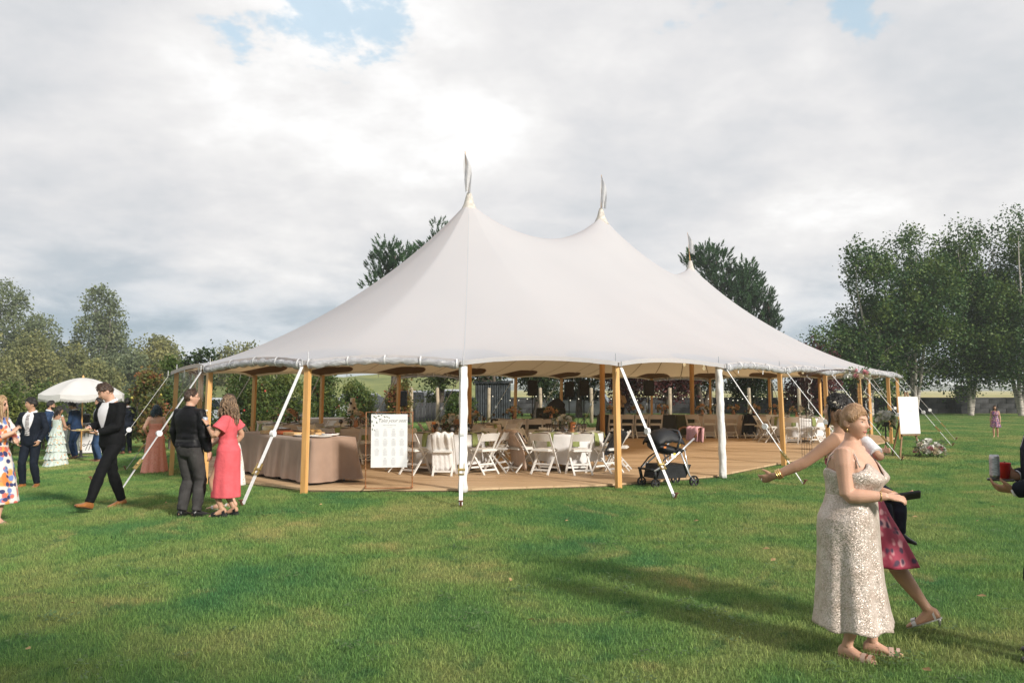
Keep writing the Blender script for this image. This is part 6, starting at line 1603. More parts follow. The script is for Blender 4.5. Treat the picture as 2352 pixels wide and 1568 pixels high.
def bracelet(P, A, f, r, m, tube_r=.004, name='bracelet'):
    c = A['E'].lerp(A['W'], f); d = (A['W'] - A['E']).normalized(); x = d.orthogonal().normalized(); y = d.cross(x)
    P.add(MB().tube([c + (x * cos(a) + y * sin(a)) * r for a in [2 * pi * k / 18 for k in range(19)]], tube_r, 6), name, m)
def sandals(P, m, straps=((.10, .012), (.0, .010)), heel=0.0, platform=.012):
    B = P.B
    for G in B.legs:
        f, u = B.foot_frame(G); x = f.cross(u); A = G['A']; n = 18; top, bot = [], []
        for j in range(n):
            a = 2 * pi * j / n; q = .068 + .135 * cos(a); w = .044 * (1 - .10 * cos(a)) * sin(a); p = A + f * q + x * w; top.append(p - u * .078); bot.append(p - u * (.078 + platform))
        o = P.add(MB().rings([bot, top]), 'shoe', m, smooth=False)
        for d, w in straps:
            hh = .040 if d > .05 else .066
            for e in (0,):
                pts = [A + f * d + x * (cos(a) * (.046 if d > .05 else .040)) + u * (-.078 + sin(a) * hh * 1.25) for a in [pi * k / 8 for k in range(9)]]
                P.add(MB().rings([[p - f * w for p in pts], [p + f * w for p in pts]], cap=False, closed=False), 'shoe_strap', m, o)
        if heel:
            h = A - f * .045 - u * .078; P.add(MB().tube([h, V((h.x - .004 * f.x, h.y - .004 * f.y, max(.004, h.z - heel)))], [.016, .006], 8), 'heel', m, o)

def sequin_woman():
    B = Body(1.585, True, 1.34, lean=3, head=(-14, 2, 0), depth=1.52, voxel=.0065, skin=SK_LIGHT,
             R=dict(w=(.135, .275, 1.145), e=(.35, -.6, -1), hd=(-.42, .90, -.10), pn=(-.55, -.1, -.85), curl=.55), L=dict(w=(-.10, .30, 1.12), e=(-.35, -.6, -1), hd=(.35, .90, .02), pn=(.25, -.2, .95), curl=.45),
             FR=dict(a=(.075, -.02, .082), yaw=-10), FL=dict(a=(-.13, .10, .082), yaw=12))
    g = gp(1960, 1503); P = Person('woman in a pale sequin gown holding a phone on the lawn', (g.x, g.y, 0), -104, B); P.body(); P.face(brow=HR_BLOND)
    ms = sequin_mat()
    rows = []
    for i in range(25):
        row = []
        for j in range(72):
            th = 2 * pi * j / 72; fr = sin(th); ax = abs(cos(th)); zt = 1.318 + (.050 * exp(-((ax - .52) / .20) ** 2) - .055 * exp(-(ax / .22) ** 2) if fr > 0 else -.05 * exp(-(ax / .5) ** 2)) - .02 * exp(-((ax - 1) / .12) ** 2)
            z = lerp(1.05, zt, i / 24); p = B.tp(z, th, .010); a = B.ring(z)[0]; x = cos(th) * a
            if fr > 0: p = p + V((0, .034, 0)) * exp(-((abs(x) - .085) / .075) ** 2 - ((z - 1.245) / .075) ** 2)
            row.append(p + V((0, 0, 0)) if i < 24 else p.lerp(B.tp(z, th, .002), .6))
        rows.append(row)
    o = P.add(MB().rings(rows, cap=False), 'bodice', ms); md = o.modifiers.new('thick', 'SOLIDIFY'); md.thickness = .006; md.offset = 1
    g0 = 1.34; P.skirt(ms, [(1.14, .186, .164, .006), (1.07, .203, .176, .004), (1.02, .220, .188, -.004), (.97, .238, .198, -.012), (.88, .242, .204, -.012), (.75, .240, .206, -.005), (.5, .250, .222, .0), (.30, .268, .245, .01), (.215, .280, .262, .015)], folds=7, amp=.030, seed=5, name='gown_skirt', hem_wave=.010, start=.35)
    for q in (-1, 1):
        pts = [B.tp(1.345, pi / 2 - q * 1.02, .016), B.tp(1.375, pi / 2 - q * 1.0, .011), B.tp(1.405, pi / 2 - q * 1.0, .012), B.tp(1.435, pi / 2 - q * 1.1, .016), B.tp(1.452, pi / 2 - q * 1.5, .016), B.tp(1.44, -pi / 2 + q * 1.15, .012), B.tp(1.40, -pi / 2 + q * .95, .010), B.tp(1.34, -pi / 2 + q * .8, .010), B.tp(1.27, -pi / 2 + q * .7, .010)]
        P.add(MB().tube(pts, .0050, 6), 'shoulder_strap', ms)
    # swept-up dark blond hair with a twisted knot
    P.cap(HR_BLOND, front=.60, sidez=.10, back=-.55, thick=.016, top=.014, seed=3, lump=.006, tufts=0)
    r = random.Random(8); paths = []
    for k in range(240):
        th = r.uniform(-1.25, 1.25); ph = r.uniform(.50, .62) - .42 * sstep(.5, 1.25, abs(th)); pts = []
        for i in range(9):
            f = i / 8; a = lerp(th, pi * (1 if th > 0 else -1), f ** .9); e = lerp(ph, .55 + r.uniform(-.5, .35) * f, f) + .55 * sin(pi * f) * (1 - abs(th) / 2.2); p = B.hp(a, min(1.5, e)); pts.append(p * (1.12 + .10 * sin(pi * f) + r.uniform(-.012, .018)))
        paths.append(pts)
    for k in range(60):
        c = V((r.uniform(-.02, .02), -.108 + r.uniform(-.012, .012), .030 + r.uniform(-.02, .02))); a0 = r.uniform(0, 6.28); rr = r.uniform(.022, .048); tl = r.uniform(-.5, .5)
        paths.append([c + V((cos(a0 + a) * rr, -sin(a0 + a) * rr * .45 + tl * .02 * sin(a), sin(a0 + a) * rr)) for a in [3.6 * i / 7 for i in range(8)]])
    for k in range(40):
        th = r.uniform(1.6, 3.1) * r.choice((-1, 1)); p0 = B.hp(th, r.uniform(-.6, -.3)) * 1.05; paths.append([p0.lerp(V((0, -.108, .03)), i / 6) * (1 + .08 * sin(pi * i / 6)) for i in range(7)])
    for k in range(0):
        th = r.choice((-1, 1)) * r.uniform(1.15, 1.35); p0 = B.hp(th, .35) * 1.06; paths.append([p0 + V((0.004 * sin(i * 2.), .004 * i * r.uniform(-1, 1), -.018 * i)) for i in range(8)])
    P.strands(HR_BLOND, paths, .0030, parent=P.hair)
    for q in (-1, 1): P.add(MB().ball(B.head_pt((q * .083, -.012, -.048)), .006, 8, 6, (1, 1, 2.2)), 'earring', m_gold)
    bracelet(P, B.arms[0], .86, .034, m_gold, .0035); bracelet(P, B.arms[1], .86, .034, m_gold, .003)
    if False: nk = [B.up(V((sin(a) * .075, .055 + cos(a) * .055 - .03, 1.47 - .055 * max(0, cos(a))))) for a in [2 * pi * k / 20 for k in range(21)]]; pass
    sandals(P, mat('nude_leather', (0.60, 0.42, 0.34), .4, .1, 10), ((.12, .016), (.165, .012)), platform=.010)
    t = held('phone', 'black phone in the sequin woman\'s hands', 'phone', P, (.03, .385, 1.145), radians(12)); t.rotation_euler.y = radians(-38); ph_ = MB().box((0, 0, 0), (.078, .155, .016), bev=.006).build('case', mat('black_plastic', (0.01, 0.01, 0.012), .5), t); t.rotation_euler.x = radians(14)
    MB().box((0, 0, .0086), (.070, .145, .001)).build('screen', mat('phone_screen', (0.01, 0.01, 0.012), .08), t)
sequin_woman()

def updo_woman():
    # she walks to the left with a child on her far hip
    B = Body(1.66, True, 1.10, lean=13, twist=-12, head=(2, -4, 0), voxel=.0075, skin=SK_TAN,
             L=dict(w=(-.20, .60, 1.10), e=(-.3, -.5, -.9), hd=(.02, .95, -.32), pn=(.9, .2, .3), curl=.75), R=dict(w=(.16, .14, 1.16), e=(.25, -1, -.1), hd=(-.9, .4, .05), pn=(-.2, -.3, .95), curl=.4),
             FL=dict(a=(-.085, .10, .10), yaw=5), FR=dict(a=(.085, -.46, .15), yaw=-8, pitch=-26, k=(0, 1, 0)))
    g = gp(2002, 1440); Y = 5.78; X = (1964 - 1176) / FPX * Y; P = Person('woman with white flowers in her dark updo, walking past behind the sequin gown', (X, Y, 0), 82, B); P.body(); P.face(brow=HR_BLACK)
    mfl = print_mat('magenta_floral', (0.30, 0.030, 0.065), ((0.50, 0.09, 0.14), (0.62, 0.30, 0.32), (0.05, 0.02, 0.05)), 9, .30, .6)
    def bod(mb): mb.rings([[B.tp(lerp(.96, 1.30, i / 10), 2 * pi * j / 36, .009) for j in range(36)] for i in range(11)])
    P.clothing('bodice', mfl, bod, voxel=.008, wr=.003)
    P.skirt(mfl, [(1.10, .150, .118, 0), (1.02, .180, .140, 0), (.95, .206, .165, -.01), (.85, .208, .195, -.02), (.68, .205, .255, -.05), (.50, .215, .315, -.075)], folds=8, amp=.018, seed=3, name='dress_skirt')
    P.add(MB().tube([B.up(V((sin(a) * .066, .012 + cos(a) * .058, 1.480 - .02 * cos(a)))) for a in [2 * pi * k / 22 for k in range(23)]], .005, 6), 'neck_strap', m_gold)
    for q in (-1, 1): P.add(MB().tube([B.tp(1.29, pi / 2 - q * .5, .01), B.tp(1.39, pi / 2 - q * .35, .006), B.up(V((q * .055, .05, 1.475)))], .005, 6), 'neck_strap', m_gold)
    P.cap(HR_BLACK, front=.58, sidez=.06, back=-.5, thick=.018, top=.010, seed=5, lump=.005); r = random.Random(4); paths = []
    for k in range(90):
        th = r.uniform(-1.4, 1.4); ph = .58 - .45 * sstep(.5, 1.3, abs(th)); paths.append([B.hp(lerp(th, pi * (1 if th > 0 else -1), f), min(1.5, lerp(ph, .1 + r.uniform(-.4, .4), f) + .6 * sin(pi * f))) * (1.12 + .09 * sin(pi * f) + r.uniform(-.01, .015)) for f in [i / 8 for i in range(9)]])
    for k in range(70):
        c = V((r.uniform(-.03, .03), -.115 + r.uniform(-.012, .012), .0 + r.uniform(-.03, .03))); a0 = r.uniform(0, 6.28); rr = r.uniform(.02, .05); paths.append([c + V((cos(a0 + a) * rr * 1.2, -sin(a0 + a) * rr * .4, sin(a0 + a) * rr)) for a in [3.4 * i / 7 for i in range(8)]])
    for k in range(5): th = -1.05 + .04 * k; p0 = B.hp(th, .4) * 1.06; paths.append([p0 + V((-.002 * i, .006 * sin(i * .9), -.022 * i)) for i in range(9)])
    P.strands(HR_BLACK, paths, .0055, parent=P.hair)
    for k in range(11):
        f = k / 10; p = B.hp(lerp(-1.2, -2.75, f), lerp(.62, .05, f)) * 1.17; q = B.head_pt(p + V((r.uniform(-.008, .008),) * 3)); mb = MB()
        for a in range(5):
            d = V((r.gauss(0, 1), r.gauss(0, 1), r.gauss(0, 1))).normalized(); mb.ball(q + d * .010, .0075, 6, 5, (1, 1, .7))
        P.add(mb, 'hair_flower', mat('pearl_flower', (0.80, 0.72, 0.60), .4))
    for q in (-1, 1): P.add(MB().lathe([(.002, .03), (.010, .015), (.013, 0), (.007, -.016), (.001, -.022)], B.head_pt((q * .088, -.012, -.062)), 10), 'earring', mat('crystal', (0.75, 0.68, 0.55), .15, .2, 60, metal=.4))
    for k in range(3): bracelet(P, B.arms[1], .80 + k * .055, .036, m_gold, .006)
    P.add(MB().tube([B.arms[1]['W'] + B.arms[1]['hd'] * .105 + V((cos(a) * .011, 0, sin(a) * .011)) for a in [2 * pi * k / 12 for k in range(13)]], .0025, 5), 'ring', m_silver)
    sandals(P, m_silver, ((.125, .016), (-.03, .008)), heel=.055, platform=.008)
    # the child
    C = Body(1.02, False, 1.25, voxel=.013, skin=SK_TAN, hips=(0, 0, 0), head=(60, 0, 0), R=dict(w=(.20, .18, 1.25), e=(1, 0, -.3), curl=.6), L=dict(w=(-.12, .30, 1.30), e=(-1, 0, -.3), curl=.6),
             FR=dict(a=(.15, .40, .30), yaw=-10, pitch=-15, k=(.4, 1, .6)), FL=dict(a=(-.15, .36, .28), yaw=10, pitch=-15, k=(-.5, 1, .6)))
    w = P.world((.25, .0, .0)); cp = Person('small child in a white shirt and navy trousers, carried on the woman\'s hip', (w.x, w.y, .48), -75, C); cp.body(); cp.face(lips=M_LIPM)
    def sh(mb):
        C.torso(mb, .016, .93, 1.49)
        for A in C.arms: C.sleeve(mb, A, .016, .8, .012)
    cp.clothing('shirt', M_SHIRT, sh, wr=.006); cp.trousers(mat('navy_cotton', (0.012, 0.018, 0.04), .8, .2, 8), .010, 1.0); cp.shoes(m_black_shoe); cp.cap(HR_BROWN, seed=4)
updo_woman()

def suit_man():
    B = Body(1.89, False, 1.0, lean=4, side=0, twist=8, head=(-28, 30, 0), voxel=.009, skin=SK_LIGHT,
             L=dict(w=(-.085, .25, 1.065), e=(-.45, -.7, -1), hd=(.15, .98, -.02), pn=(.25, 0, .97), curl=.45), R=dict(w=(.12, .27, 1.13), e=(.6, -.6, -.8), hd=(-.5, .80, -.25), pn=(-.3, -.3, -.9), curl=.7),
             FL=dict(a=(-.085, .36, .105), yaw=8, pitch=16), FR=dict(a=(.095, -.23, .095), yaw=-10, pitch=-6))
    g = gp(252, 1168); P = Person('man in a black suit walking left while looking down at a plate', (g.x, g.y, gz(g.x)), 122, B); P.body(); P.face(M_LIPM, HR_BROWN)
    P.trousers(m_suitblack, .014, seed=3); P.jacket(m_suitblack, .075, 1.06, M_SHIRT, hem=.79, seed=4); P.shoes(m_tan_shoe); P.cap(HR_BROWN, front=.62, sidez=.16, back=-.35, thick=.010, top=.014, seed=2, lump=.006)
    t = held('plate', 'round wooden plate of food in the black suited man\'s hands', 'plate', P, (-.03, .445, 1.095), 0); MB().lathe([(.06, 0), (.13, .004), (.145, .014), (.14, .016), (.06, .008)], n=24).build('dish', mat('bamboo_plate', (0.58, 0.40, 0.22), .6, .1, 8), t, smooth=True)
    r = random.Random(3); mb = MB()
    for k in range(16): mb.ball((r.uniform(-.07, .07), r.uniform(-.07, .07), .018), .018, 6, 5, (1.3, 1, .7), .2)
    mb.build('food', mat('salad_food', (0.42, 0.36, 0.14), .6, .4, 40), t, smooth=True)
suit_man()

def black_shirt_man():
    B = Body(1.70, False, 1.10, lean=-1, head=(-38, 0, 0), voxel=.009, skin=SK_LIGHT, R=dict(w=(.275, .06, .87), e=(.4, -1, 0), curl=.7), L=dict(w=(-.27, .10, .92), e=(-.4, -1, 0), curl=.7), FR=dict(a=(.11, .03, .085), yaw=-20), FL=dict(a=(-.10, -.02, .085), yaw=10))
    g = gp(432, 1186); P = Person('balding man in a black shirt and grey trousers, seen from behind', (g.x, g.y, gz(g.x)), -42, B); P.body(); P.face(M_LIPM, HR_BROWN)
    m_bs = mat('black_satin', (0.006, 0.006, 0.008), .55, .2, 6, .3, 16, spec=.2); P.trousers(cloth('grey_cotton', (0.055, 0.052, 0.052), .2), .022, 1.03, seed=6)
    def sh(mb):
        B.torso(mb, .020, .955, 1.49)
        for A in B.arms: B.arm(mb, A, .014, 1.0, .014)
    P.clothing('shirt', m_bs, sh, wr=.010, joints=[(A['E'], .16) for A in B.arms] + [(B.up(V((0, -.1, 1.05))), .2)], seed=9); P.collar(m_bs, .004)
    for A in B.arms:
        d = (A['W'] - A['E']).normalized(); c = P.add(MB().tube([A['W'] - d * .055, A['W'] + d * .004], [.043, .041], 16), 'cuff', m_bs)
        for k in range(2): P.add(MB().ball(A['W'] - d * (.042 - .03 * k) + V((.03 * A['q'], -.030, 0)), .005, 6, 5), 'cuff_button', M_SHIRT, c)
    P.add(MB().rings([[B.tp(1.03, 2 * pi * j / 30, .024) for j in range(30)], [B.tp(1.062, 2 * pi * j / 30, .024) for j in range(30)]], cap=False), 'belt', m_black_shoe)
    P.shoes(m_black_shoe); P.cap(HR_BROWN, front=1.12, sidez=.12, back=-.55, thick=.007, top=.001, seed=7); P.glasses(m_frame, m_glass)
black_shirt_man()

def pink_woman():
    B = Body(1.60, True, 1.08, head=(8, -4, 0), voxel=.009, skin=SK_TAN, L=dict(w=(-.13, .26, 1.335), e=(-.6, -.2, -1), hd=(.05, .45, .88), pn=(.5, .6, -.3), curl=.75), R=dict(w=(.20, .02, .98), e=(.5, -1, 0), curl=.6),
             FL=dict(a=(-.075, .05, .13), yaw=8, pitch=-12), FR=dict(a=(.085, -.07, .13), yaw=-14, pitch=-12))
    g = gp(520, 1186); P = Person('woman in a coral pink wrap dress holding up a water bottle', (g.x, g.y, gz(g.x)), 72, B); P.body(); P.face(brow=HR_BROWN)
    mp_ = cloth('coral_pink', (0.68, 0.115, 0.135), .08)
    def bod(mb):
        B.torso(mb, .013, .95, 1.455)
        for A in B.arms: B.sleeve(mb, A, .012, .62, .045)
    P.clothing('bodice', mp_, bod, wr=.010, seed=4); P.skirt(mp_, [(1.13, .150, .120, 0), (1.05, .166, .130, -.004), (.97, .200, .158, -.012), (.90, .203, .160, -.012), (.7, .200, .185, .012), (.45, .195, .200, .02), (.285, .198, .205, .02)], folds=5, amp=.012, seed=8, name='dress_skirt')
    P.add(MB().rings([[B.tp(1.075, 2 * pi * j / 30, .018) for j in range(30)], [B.tp(1.13, 2 * pi * j / 30, .018) for j in range(30)]], cap=False), 'waist_sash', mp_)
    P.cap(HR_HIGH, front=.58, sidez=-.05, back=-.6, thick=.018, top=.008, seed=6); r = random.Random(12); paths = []
    for k in range(150):
        th = r.choice((-1, 1)) * r.uniform(.55, 3.14); p0 = B.hp(th, r.uniform(.0, 1.1)) * 1.10; ph = r.uniform(0, 6.28); L_ = r.uniform(.20, .34); out = V((p0.x, p0.y, 0)).normalized(); pts = []
        for i in range(10):
            f = i / 9; pts.append(p0 + out * (.055 * sin(f * 1.7) + .014 * sin(ph + f * 11)) + V((.012 * sin(ph * 2 + f * 9), .012 * cos(ph + f * 10) - .02 * f, -L_ * f)))
        paths.append(pts)
    P.strands(HR_HIGH, paths, .0095, parent=P.hair); P.glasses(m_frame, m_glass)
    A = B.arms[1]; d = (A['W'] - A['E']).normalized(); c = A['W'] - d * .03; x = d.orthogonal().normalized(); y = d.cross(x); w = P.add(MB().tube([c - d * .012, c + d * .012], [.031, .031], 14, cap=False), 'watch_band', m_black_shoe); P.add(MB().ball(c + V((-.03, -.01, 0)), .019, 10, 6, (.5, 1, 1)), 'watch_face', m_lens, w)
    sandals(P, m_black_shoe, ((.11, .022), (.135, .02), (-.01, .012), (-.03, .010)), heel=0, platform=.05)
    h = A['W'] + A['hd'] * .075 + A['pn'] * .035; t = held('water_bottle', 'clear water bottle raised by the woman in coral pink', 'bottle', P, h + V((0, 0, -.06)), 0); t.rotation_euler.x = .15
    MB().lathe([(.028, 0), (.032, .01), (.032, .12), (.027, .15), (.013, .185), (.013, .195)], n=14).build('bottle', m_glass, t, smooth=True); MB().lathe([(.0328, .06), (.0328, .115)], n=14, cap=False).build('wrapper', mat('bottle_label', (0.55, 0.62, 0.74)), t, smooth=True); MB().lathe([(.015, .194), (.015, .212)], n=12).build('cap', m_china, t, smooth=True)
    # woman standing behind her
    B2 = Body(1.62, True, 1.0, head=(0, 0, 0), voxel=.014, skin=SK_LIGHT, R=dict(w=(.14, .22, 1.05), e=(.6, -1, 0)), L=dict(w=(-.16, .2, 1.0), e=(-.6, -1, 0)), FL=dict(a=(-.08, .12, .085), yaw=10), FR=dict(a=(.085, -.06, .085), yaw=-12))
    g = gp(524, 1166); Q = Person('guest in a white floral dress standing hidden behind the coral pink dress', (g.x, g.y, gz(g.x)), 80, B2); Q.body(); Q.face()
    mw = print_mat('white_brown_floral', (0.70, 0.68, 0.64), ((0.30, 0.12, 0.08), (0.45, 0.32, 0.16)), 16, .20, .3); Q.clothing('bodice', mw, lambda mb: B2.torso(mb, .012, 1.0, 1.40), wr=.004); Q.skirt(mw, [(1.12, .14, .11, 0), (1.04, .162, .126, 0), (.95, .20, .158, 0), (.7, .205, .20, 0), (.35, .215, .24, 0)], folds=7, amp=.02, seed=2, name='dress_skirt'); Q.cap(HR_BROWN, seed=2, back=-.8); sandals(Q, mat('white_leather', (0.66, 0.65, 0.62), .4), ((.10, .016), (-.01, .012)))
pink_woman()

def lace_woman():
    B = Body(1.50, True, 1.12, voxel=.012, skin=SK_LIGHT, head=(-10, 0, 0), R=dict(w=(.20, .13, 1.02), e=(.7, -1, -.2)), L=dict(w=(-.22, .12, 1.03), e=(-.7, -1, -.2)))
    g = gp(355, 1086); P = Person('woman with dark teal curls in a salmon lace gown, back turned', (g.x, g.y, gz(g.x)), 6, B); P.body(); P.face()
    ml = print_mat('salmon_lace', (0.76, 0.30, 0.22), ((0.62, 0.20, 0.14), (0.80, 0.42, 0.33)), 22, .25, .5); P.clothing('bodice', ml, lambda mb: mb.rings([[B.tp(lerp(1.0, 1.285, i / 8), 2 * pi * j / 32, .010) for j in range(32)] for i in range(9)]), wr=.003)
    P.skirt(ml, [(1.13, .152, .118, 0), (1.02, .188, .146, 0), (.93, .214, .175, 0), (.6, .235, .215, 0), (.3, .275, .26, 0), (.02, .32, .30, 0)], folds=8, amp=.028, seed=4, name='gown_skirt')
    P.cap(HR_TEAL, front=.55, sidez=-.05, back=-.7, thick=.024, top=.012, seed=8); r = random.Random(2); paths = []
    for k in range(120):
        th = r.choice((-1, 1)) * r.uniform(.8, 3.14); p0 = B.hp(th, r.uniform(-.1, 1.0)) * 1.14; ph = r.uniform(0, 6.28); out = V((p0.x, p0.y, 0)).normalized(); L_ = r.uniform(.12, .20); paths.append([p0 + out * (.045 * sin(f * 2) + .018 * sin(ph + f * 14)) + V((.018 * sin(ph + f * 13), .018 * cos(ph + f * 13), -L_ * f)) for f in [i / 9 for i in range(10)]])
    P.strands(HR_TEAL, paths, .011, parent=P.hair)
lace_woman()

def floral_woman():
    B = Body(1.73, True, 1.0, head=(10, 0, 0), voxel=.0095, skin=SK_LIGHT, R=dict(w=(.10, .27, 1.26), e=(.7, -.3, -1), hd=(-.5, .35, .75), pn=(-.7, .2, -.5), curl=.8), L=dict(w=(-.05, .25, 1.12), e=(-.8, -.2, -.6), hd=(.85, .4, .2), curl=.6), FR=dict(a=(.09, .10, .10), yaw=-14, pitch=-6), FL=dict(a=(-.10, -.10, .10), yaw=12, pitch=-6))
    g = gp(-14, 1203); P = Person('woman in sunglasses and an orange and blue floral dress at the edge', (g.x, g.y, gz(g.x)), -122, B); P.body(); P.face(brow=HR_FAIR)
    mf = print_mat('orange_blue_floral', (0.68, 0.62, 0.58), ((0.68, 0.30, 0.08), (0.66, 0.20, 0.05), (0.14, 0.22, 0.48), (0.60, 0.14, 0.10), (0.03, 0.04, 0.13)), 5.2, .34, .3)
    def bod(mb):
        B.torso(mb, .014, 1.0, 1.465)
        for A in B.arms: B.sleeve(mb, A, .014, .95, .035)
        mb.tube([B.arms[0]['E'], B.arms[0]['E'].lerp(B.arms[0]['W'], .4)], [.075, .06], 14); mb.tube([B.arms[1]['E'], B.arms[1]['E'].lerp(B.arms[1]['W'], .4)], [.075, .06], 14)
    P.clothing('bodice', mf, bod, wr=.008, seed=6); P.skirt(mf, [(1.12, .142, .112, 0), (1.04, .160, .125, 0), (.95, .195, .155, 0), (.8, .225, .20, 0), (.55, .26, .25, 0), (.29, .30, .29, 0)], folds=7, amp=.026, seed=7, name='dress_skirt')
    P.cap(HR_FAIR, front=.60, sidez=-.05, back=-.7, thick=.016, top=.006, seed=5); r = random.Random(5); paths = []
    for k in range(110):
        th = r.choice((-1, 1)) * r.uniform(.75, 3.14); p0 = B.hp(th, r.uniform(.1, 1.1)) * 1.09; out = V((p0.x, p0.y, 0)).normalized(); L_ = r.uniform(.24, .36); paths.append([p0 + out * (.03 * sin(f * 2.2)) + V((.004 * sin(k + f * 6), -.01 * f, -L_ * f)) for f in [i / 8 for i in range(9)]])
    P.strands(HR_FAIR, paths, .007, parent=P.hair); P.glasses(m_frame, m_lens, .027); sandals(P, mat('nude_leather', (0.60, 0.42, 0.34)), ((.12, .010), (.02, .010)), heel=.02)
    A = B.arms[0]; t = held('tumbler', 'clear tumbler in the hand of the woman in sunglasses', 'glass', P, A['W'] + A['hd'] * .08 + A['pn'] * .04 + V((0, 0, -.05)), 0); MB().lathe([(.03, 0), (.036, .11), (.034, .11), (.028, .006)], n=18, cap=False).lathe([(.03, 0), (.03, .006)], n=18).build('cup', m_glass, t, smooth=True)
floral_woman()

def suit_guest(label, px, py, H, rz, head, ms, mtr=None, tie=None, shoes=m_brown_shoe, hair=HR_BLACK, skin=SK_TAN, R=None, L=None, beard=False, gl=False, girth=1.0, shirt=M_SHIRT, open_w=.06, vox=.013, lean=2):
    B = Body(H, False, girth, lean=lean, head=head, voxel=vox, skin=skin, R=R, L=L, FR=dict(a=(.12, .04, .085), yaw=-14), FL=dict(a=(-.12, -.03, .085), yaw=12)); g = gp(px, py); P = Person(label, (g.x, g.y, gz(g.x)), rz, B); P.body(); P.face(M_LIPM, hair)
    P.trousers(mtr or ms, .014, seed=px % 7); P.jacket(ms, open_w, 1.05, shirt, tie, seed=px % 5); P.shoes(shoes); P.cap(hair, front=.6, sidez=.10, back=-.5, thick=.016, top=.012, seed=px % 9, lump=.006)
    if beard: P.beard(hair)
    if gl: P.glasses(m_frame, m_glass)
    return P
pocket = lambda q: dict(w=(q * .215, .10, .93), e=(q * 1, -.6, 0), curl=.9)
m_tie = mat('striped_tie', (0.55, 0.52, 0.52), .6, .1, 9, stretch=(1, 1, 6), ramp_=[(.40, (0.10, 0.09, 0.10)), (.48, (0.58, 0.55, 0.55)), (.52, (0.58, 0.55, 0.55)), (.60, (0.16, 0.14, 0.15))])
p2 = suit_guest('man in a navy suit and striped tie with hands in pockets', 68, 1119, 1.76, 150, (-50, 2, 0), m_suitnavy, tie=m_tie, R=pocket(1), L=pocket(-1), shoes=m_tan_shoe, open_w=.085, girth=1.04, vox=.011)
p2.add(MB().rings([[p2.B.tp(1.0, 2 * pi * j / 30, .020) for j in range(30)], [p2.B.tp(1.035, 2 * pi * j / 30, .020) for j in range(30)]], cap=False), 'belt', m_brown_shoe)
suit_guest('bearded man in glasses and a mid blue suit behind the tiered dress', 108, 1066, 1.76, -95, (0, 4, 0), cloth('suit_denim', (0.03, 0.06, 0.13)), beard=True, gl=True)
suit_guest('man in a bright blue suit leaning in to talk by the coffee cart', 172, 1053, 1.74, 60, (14, 22, 0), m_suitblue, lean=8, R=dict(w=(.2, .22, 1.02), e=(.6, -1, 0)), L=dict(w=(-.16, .25, 1.02), e=(-.6, -1, 0)))
suit_guest('man in jeans and dark jacket half hidden behind the black suit', 226, 1060, 1.78, 95, (10, 0, 0), m_suitnavy, mtr=cloth('jeans', (0.035, 0.07, 0.15), .2), beard=True, R=dict(w=(.22, .16, .95), e=(.6, -1, 0)))
suit_guest('man in a navy suit hidden behind the black suited man', 290, 1042, 1.76, 20, (0, 0, 0), m_suitnavy)
def tiered_woman():
    B = Body(1.60, True, 1.02, head=(-25, 0, 0), voxel=.013, skin=SK_BROWN, R=dict(w=(.14, .28, 1.08), e=(.6, -.6, -.6)), L=dict(w=(-.14, .28, 1.08), e=(-.6, -.6, -.6)), lean=4); g = gp(128, 1070); P = Person('woman in a pale blue tiered ruffle dress with peach flowers', (g.x, g.y, gz(g.x)), -48, B); P.body(); P.face(brow=HR_BLACK)
    mt = print_mat('pale_tiered_floral', (0.46, 0.53, 0.50), ((0.62, 0.36, 0.16), (0.55, 0.22, 0.10), (0.34, 0.40, 0.22)), 10, .21, .3); P.clothing('bodice', mt, lambda mb: B.torso(mb, .013, 1.0, 1.36), wr=.004)
    zz = [1.10, .88, .66, .44, .22, .01]
    for k in range(5):
        a = .150 + .034 * k; P.skirt(mt, [(zz[k] + .02, a * .96, a * .85, 0), (zz[k] - .10, a * 1.10, a * 1.0, 0), (zz[k + 1] - .01, a * 1.22 + .02, a * 1.12 + .02, 0)], folds=13, amp=.026, seed=20 + k, name='ruffle_tier', hem_wave=.018, start=.05)
    for q in (-1, 1): P.add(MB().tube([B.tp(1.34, pi / 2 - q * .9, .02), B.arms[0 if q > 0 else 1]['S'] + V((0, 0, .06)), B.tp(1.34, -pi / 2 + q * .9, .02)], [.02, .032, .02], 8), 'shoulder_ruffle', mt)
    P.cap(HR_BLACK, front=.58, sidez=-.05, back=-.7, thick=.018, seed=4); r = random.Random(7); paths = []
    for k in range(60): th = r.choice((-1, 1)) * r.uniform(1.4, 3.14); p0 = B.hp(th, r.uniform(-.2, .8)) * 1.12; L_ = r.uniform(.18, .30); paths.append([p0 + V((-.05 * f + .01 * sin(k + f * 9), -.03 * sin(f * 2), -L_ * f)) for f in [i / 8 for i in range(9)]])
    P.strands(HR_BLACK, paths, .011, parent=P.hair)
    B2 = Body(1.58, True, 1.0, head=(0, 8, 0), voxel=.015, skin=SK_TAN, R=dict(w=(.14, .26, 1.08), e=(.6, -.6, -.6))); g = gp(150, 1050); Q = Person('dark haired woman facing right between the tiered dress and blue suit', (g.x, g.y + .4, gz(g.x)), -85, B2); Q.body(); Q.face(brow=HR_BLACK); m5 = cloth('grey_green_dress', (0.20, 0.22, 0.19)); Q.clothing('bodice', m5, lambda mb: B2.torso(mb, .012, 1.0, 1.42), wr=.004); Q.skirt(m5, [(1.12, .14, .11, 0), (1.04, .162, .126, 0), (.95, .20, .158, 0), (.6, .21, .20, 0), (.2, .23, .23, 0)], folds=7, amp=.02, name='dress_skirt'); Q.cap(HR_BLACK, back=-.8, thick=.02); sandals(Q, m_black_shoe)
tiered_woman()

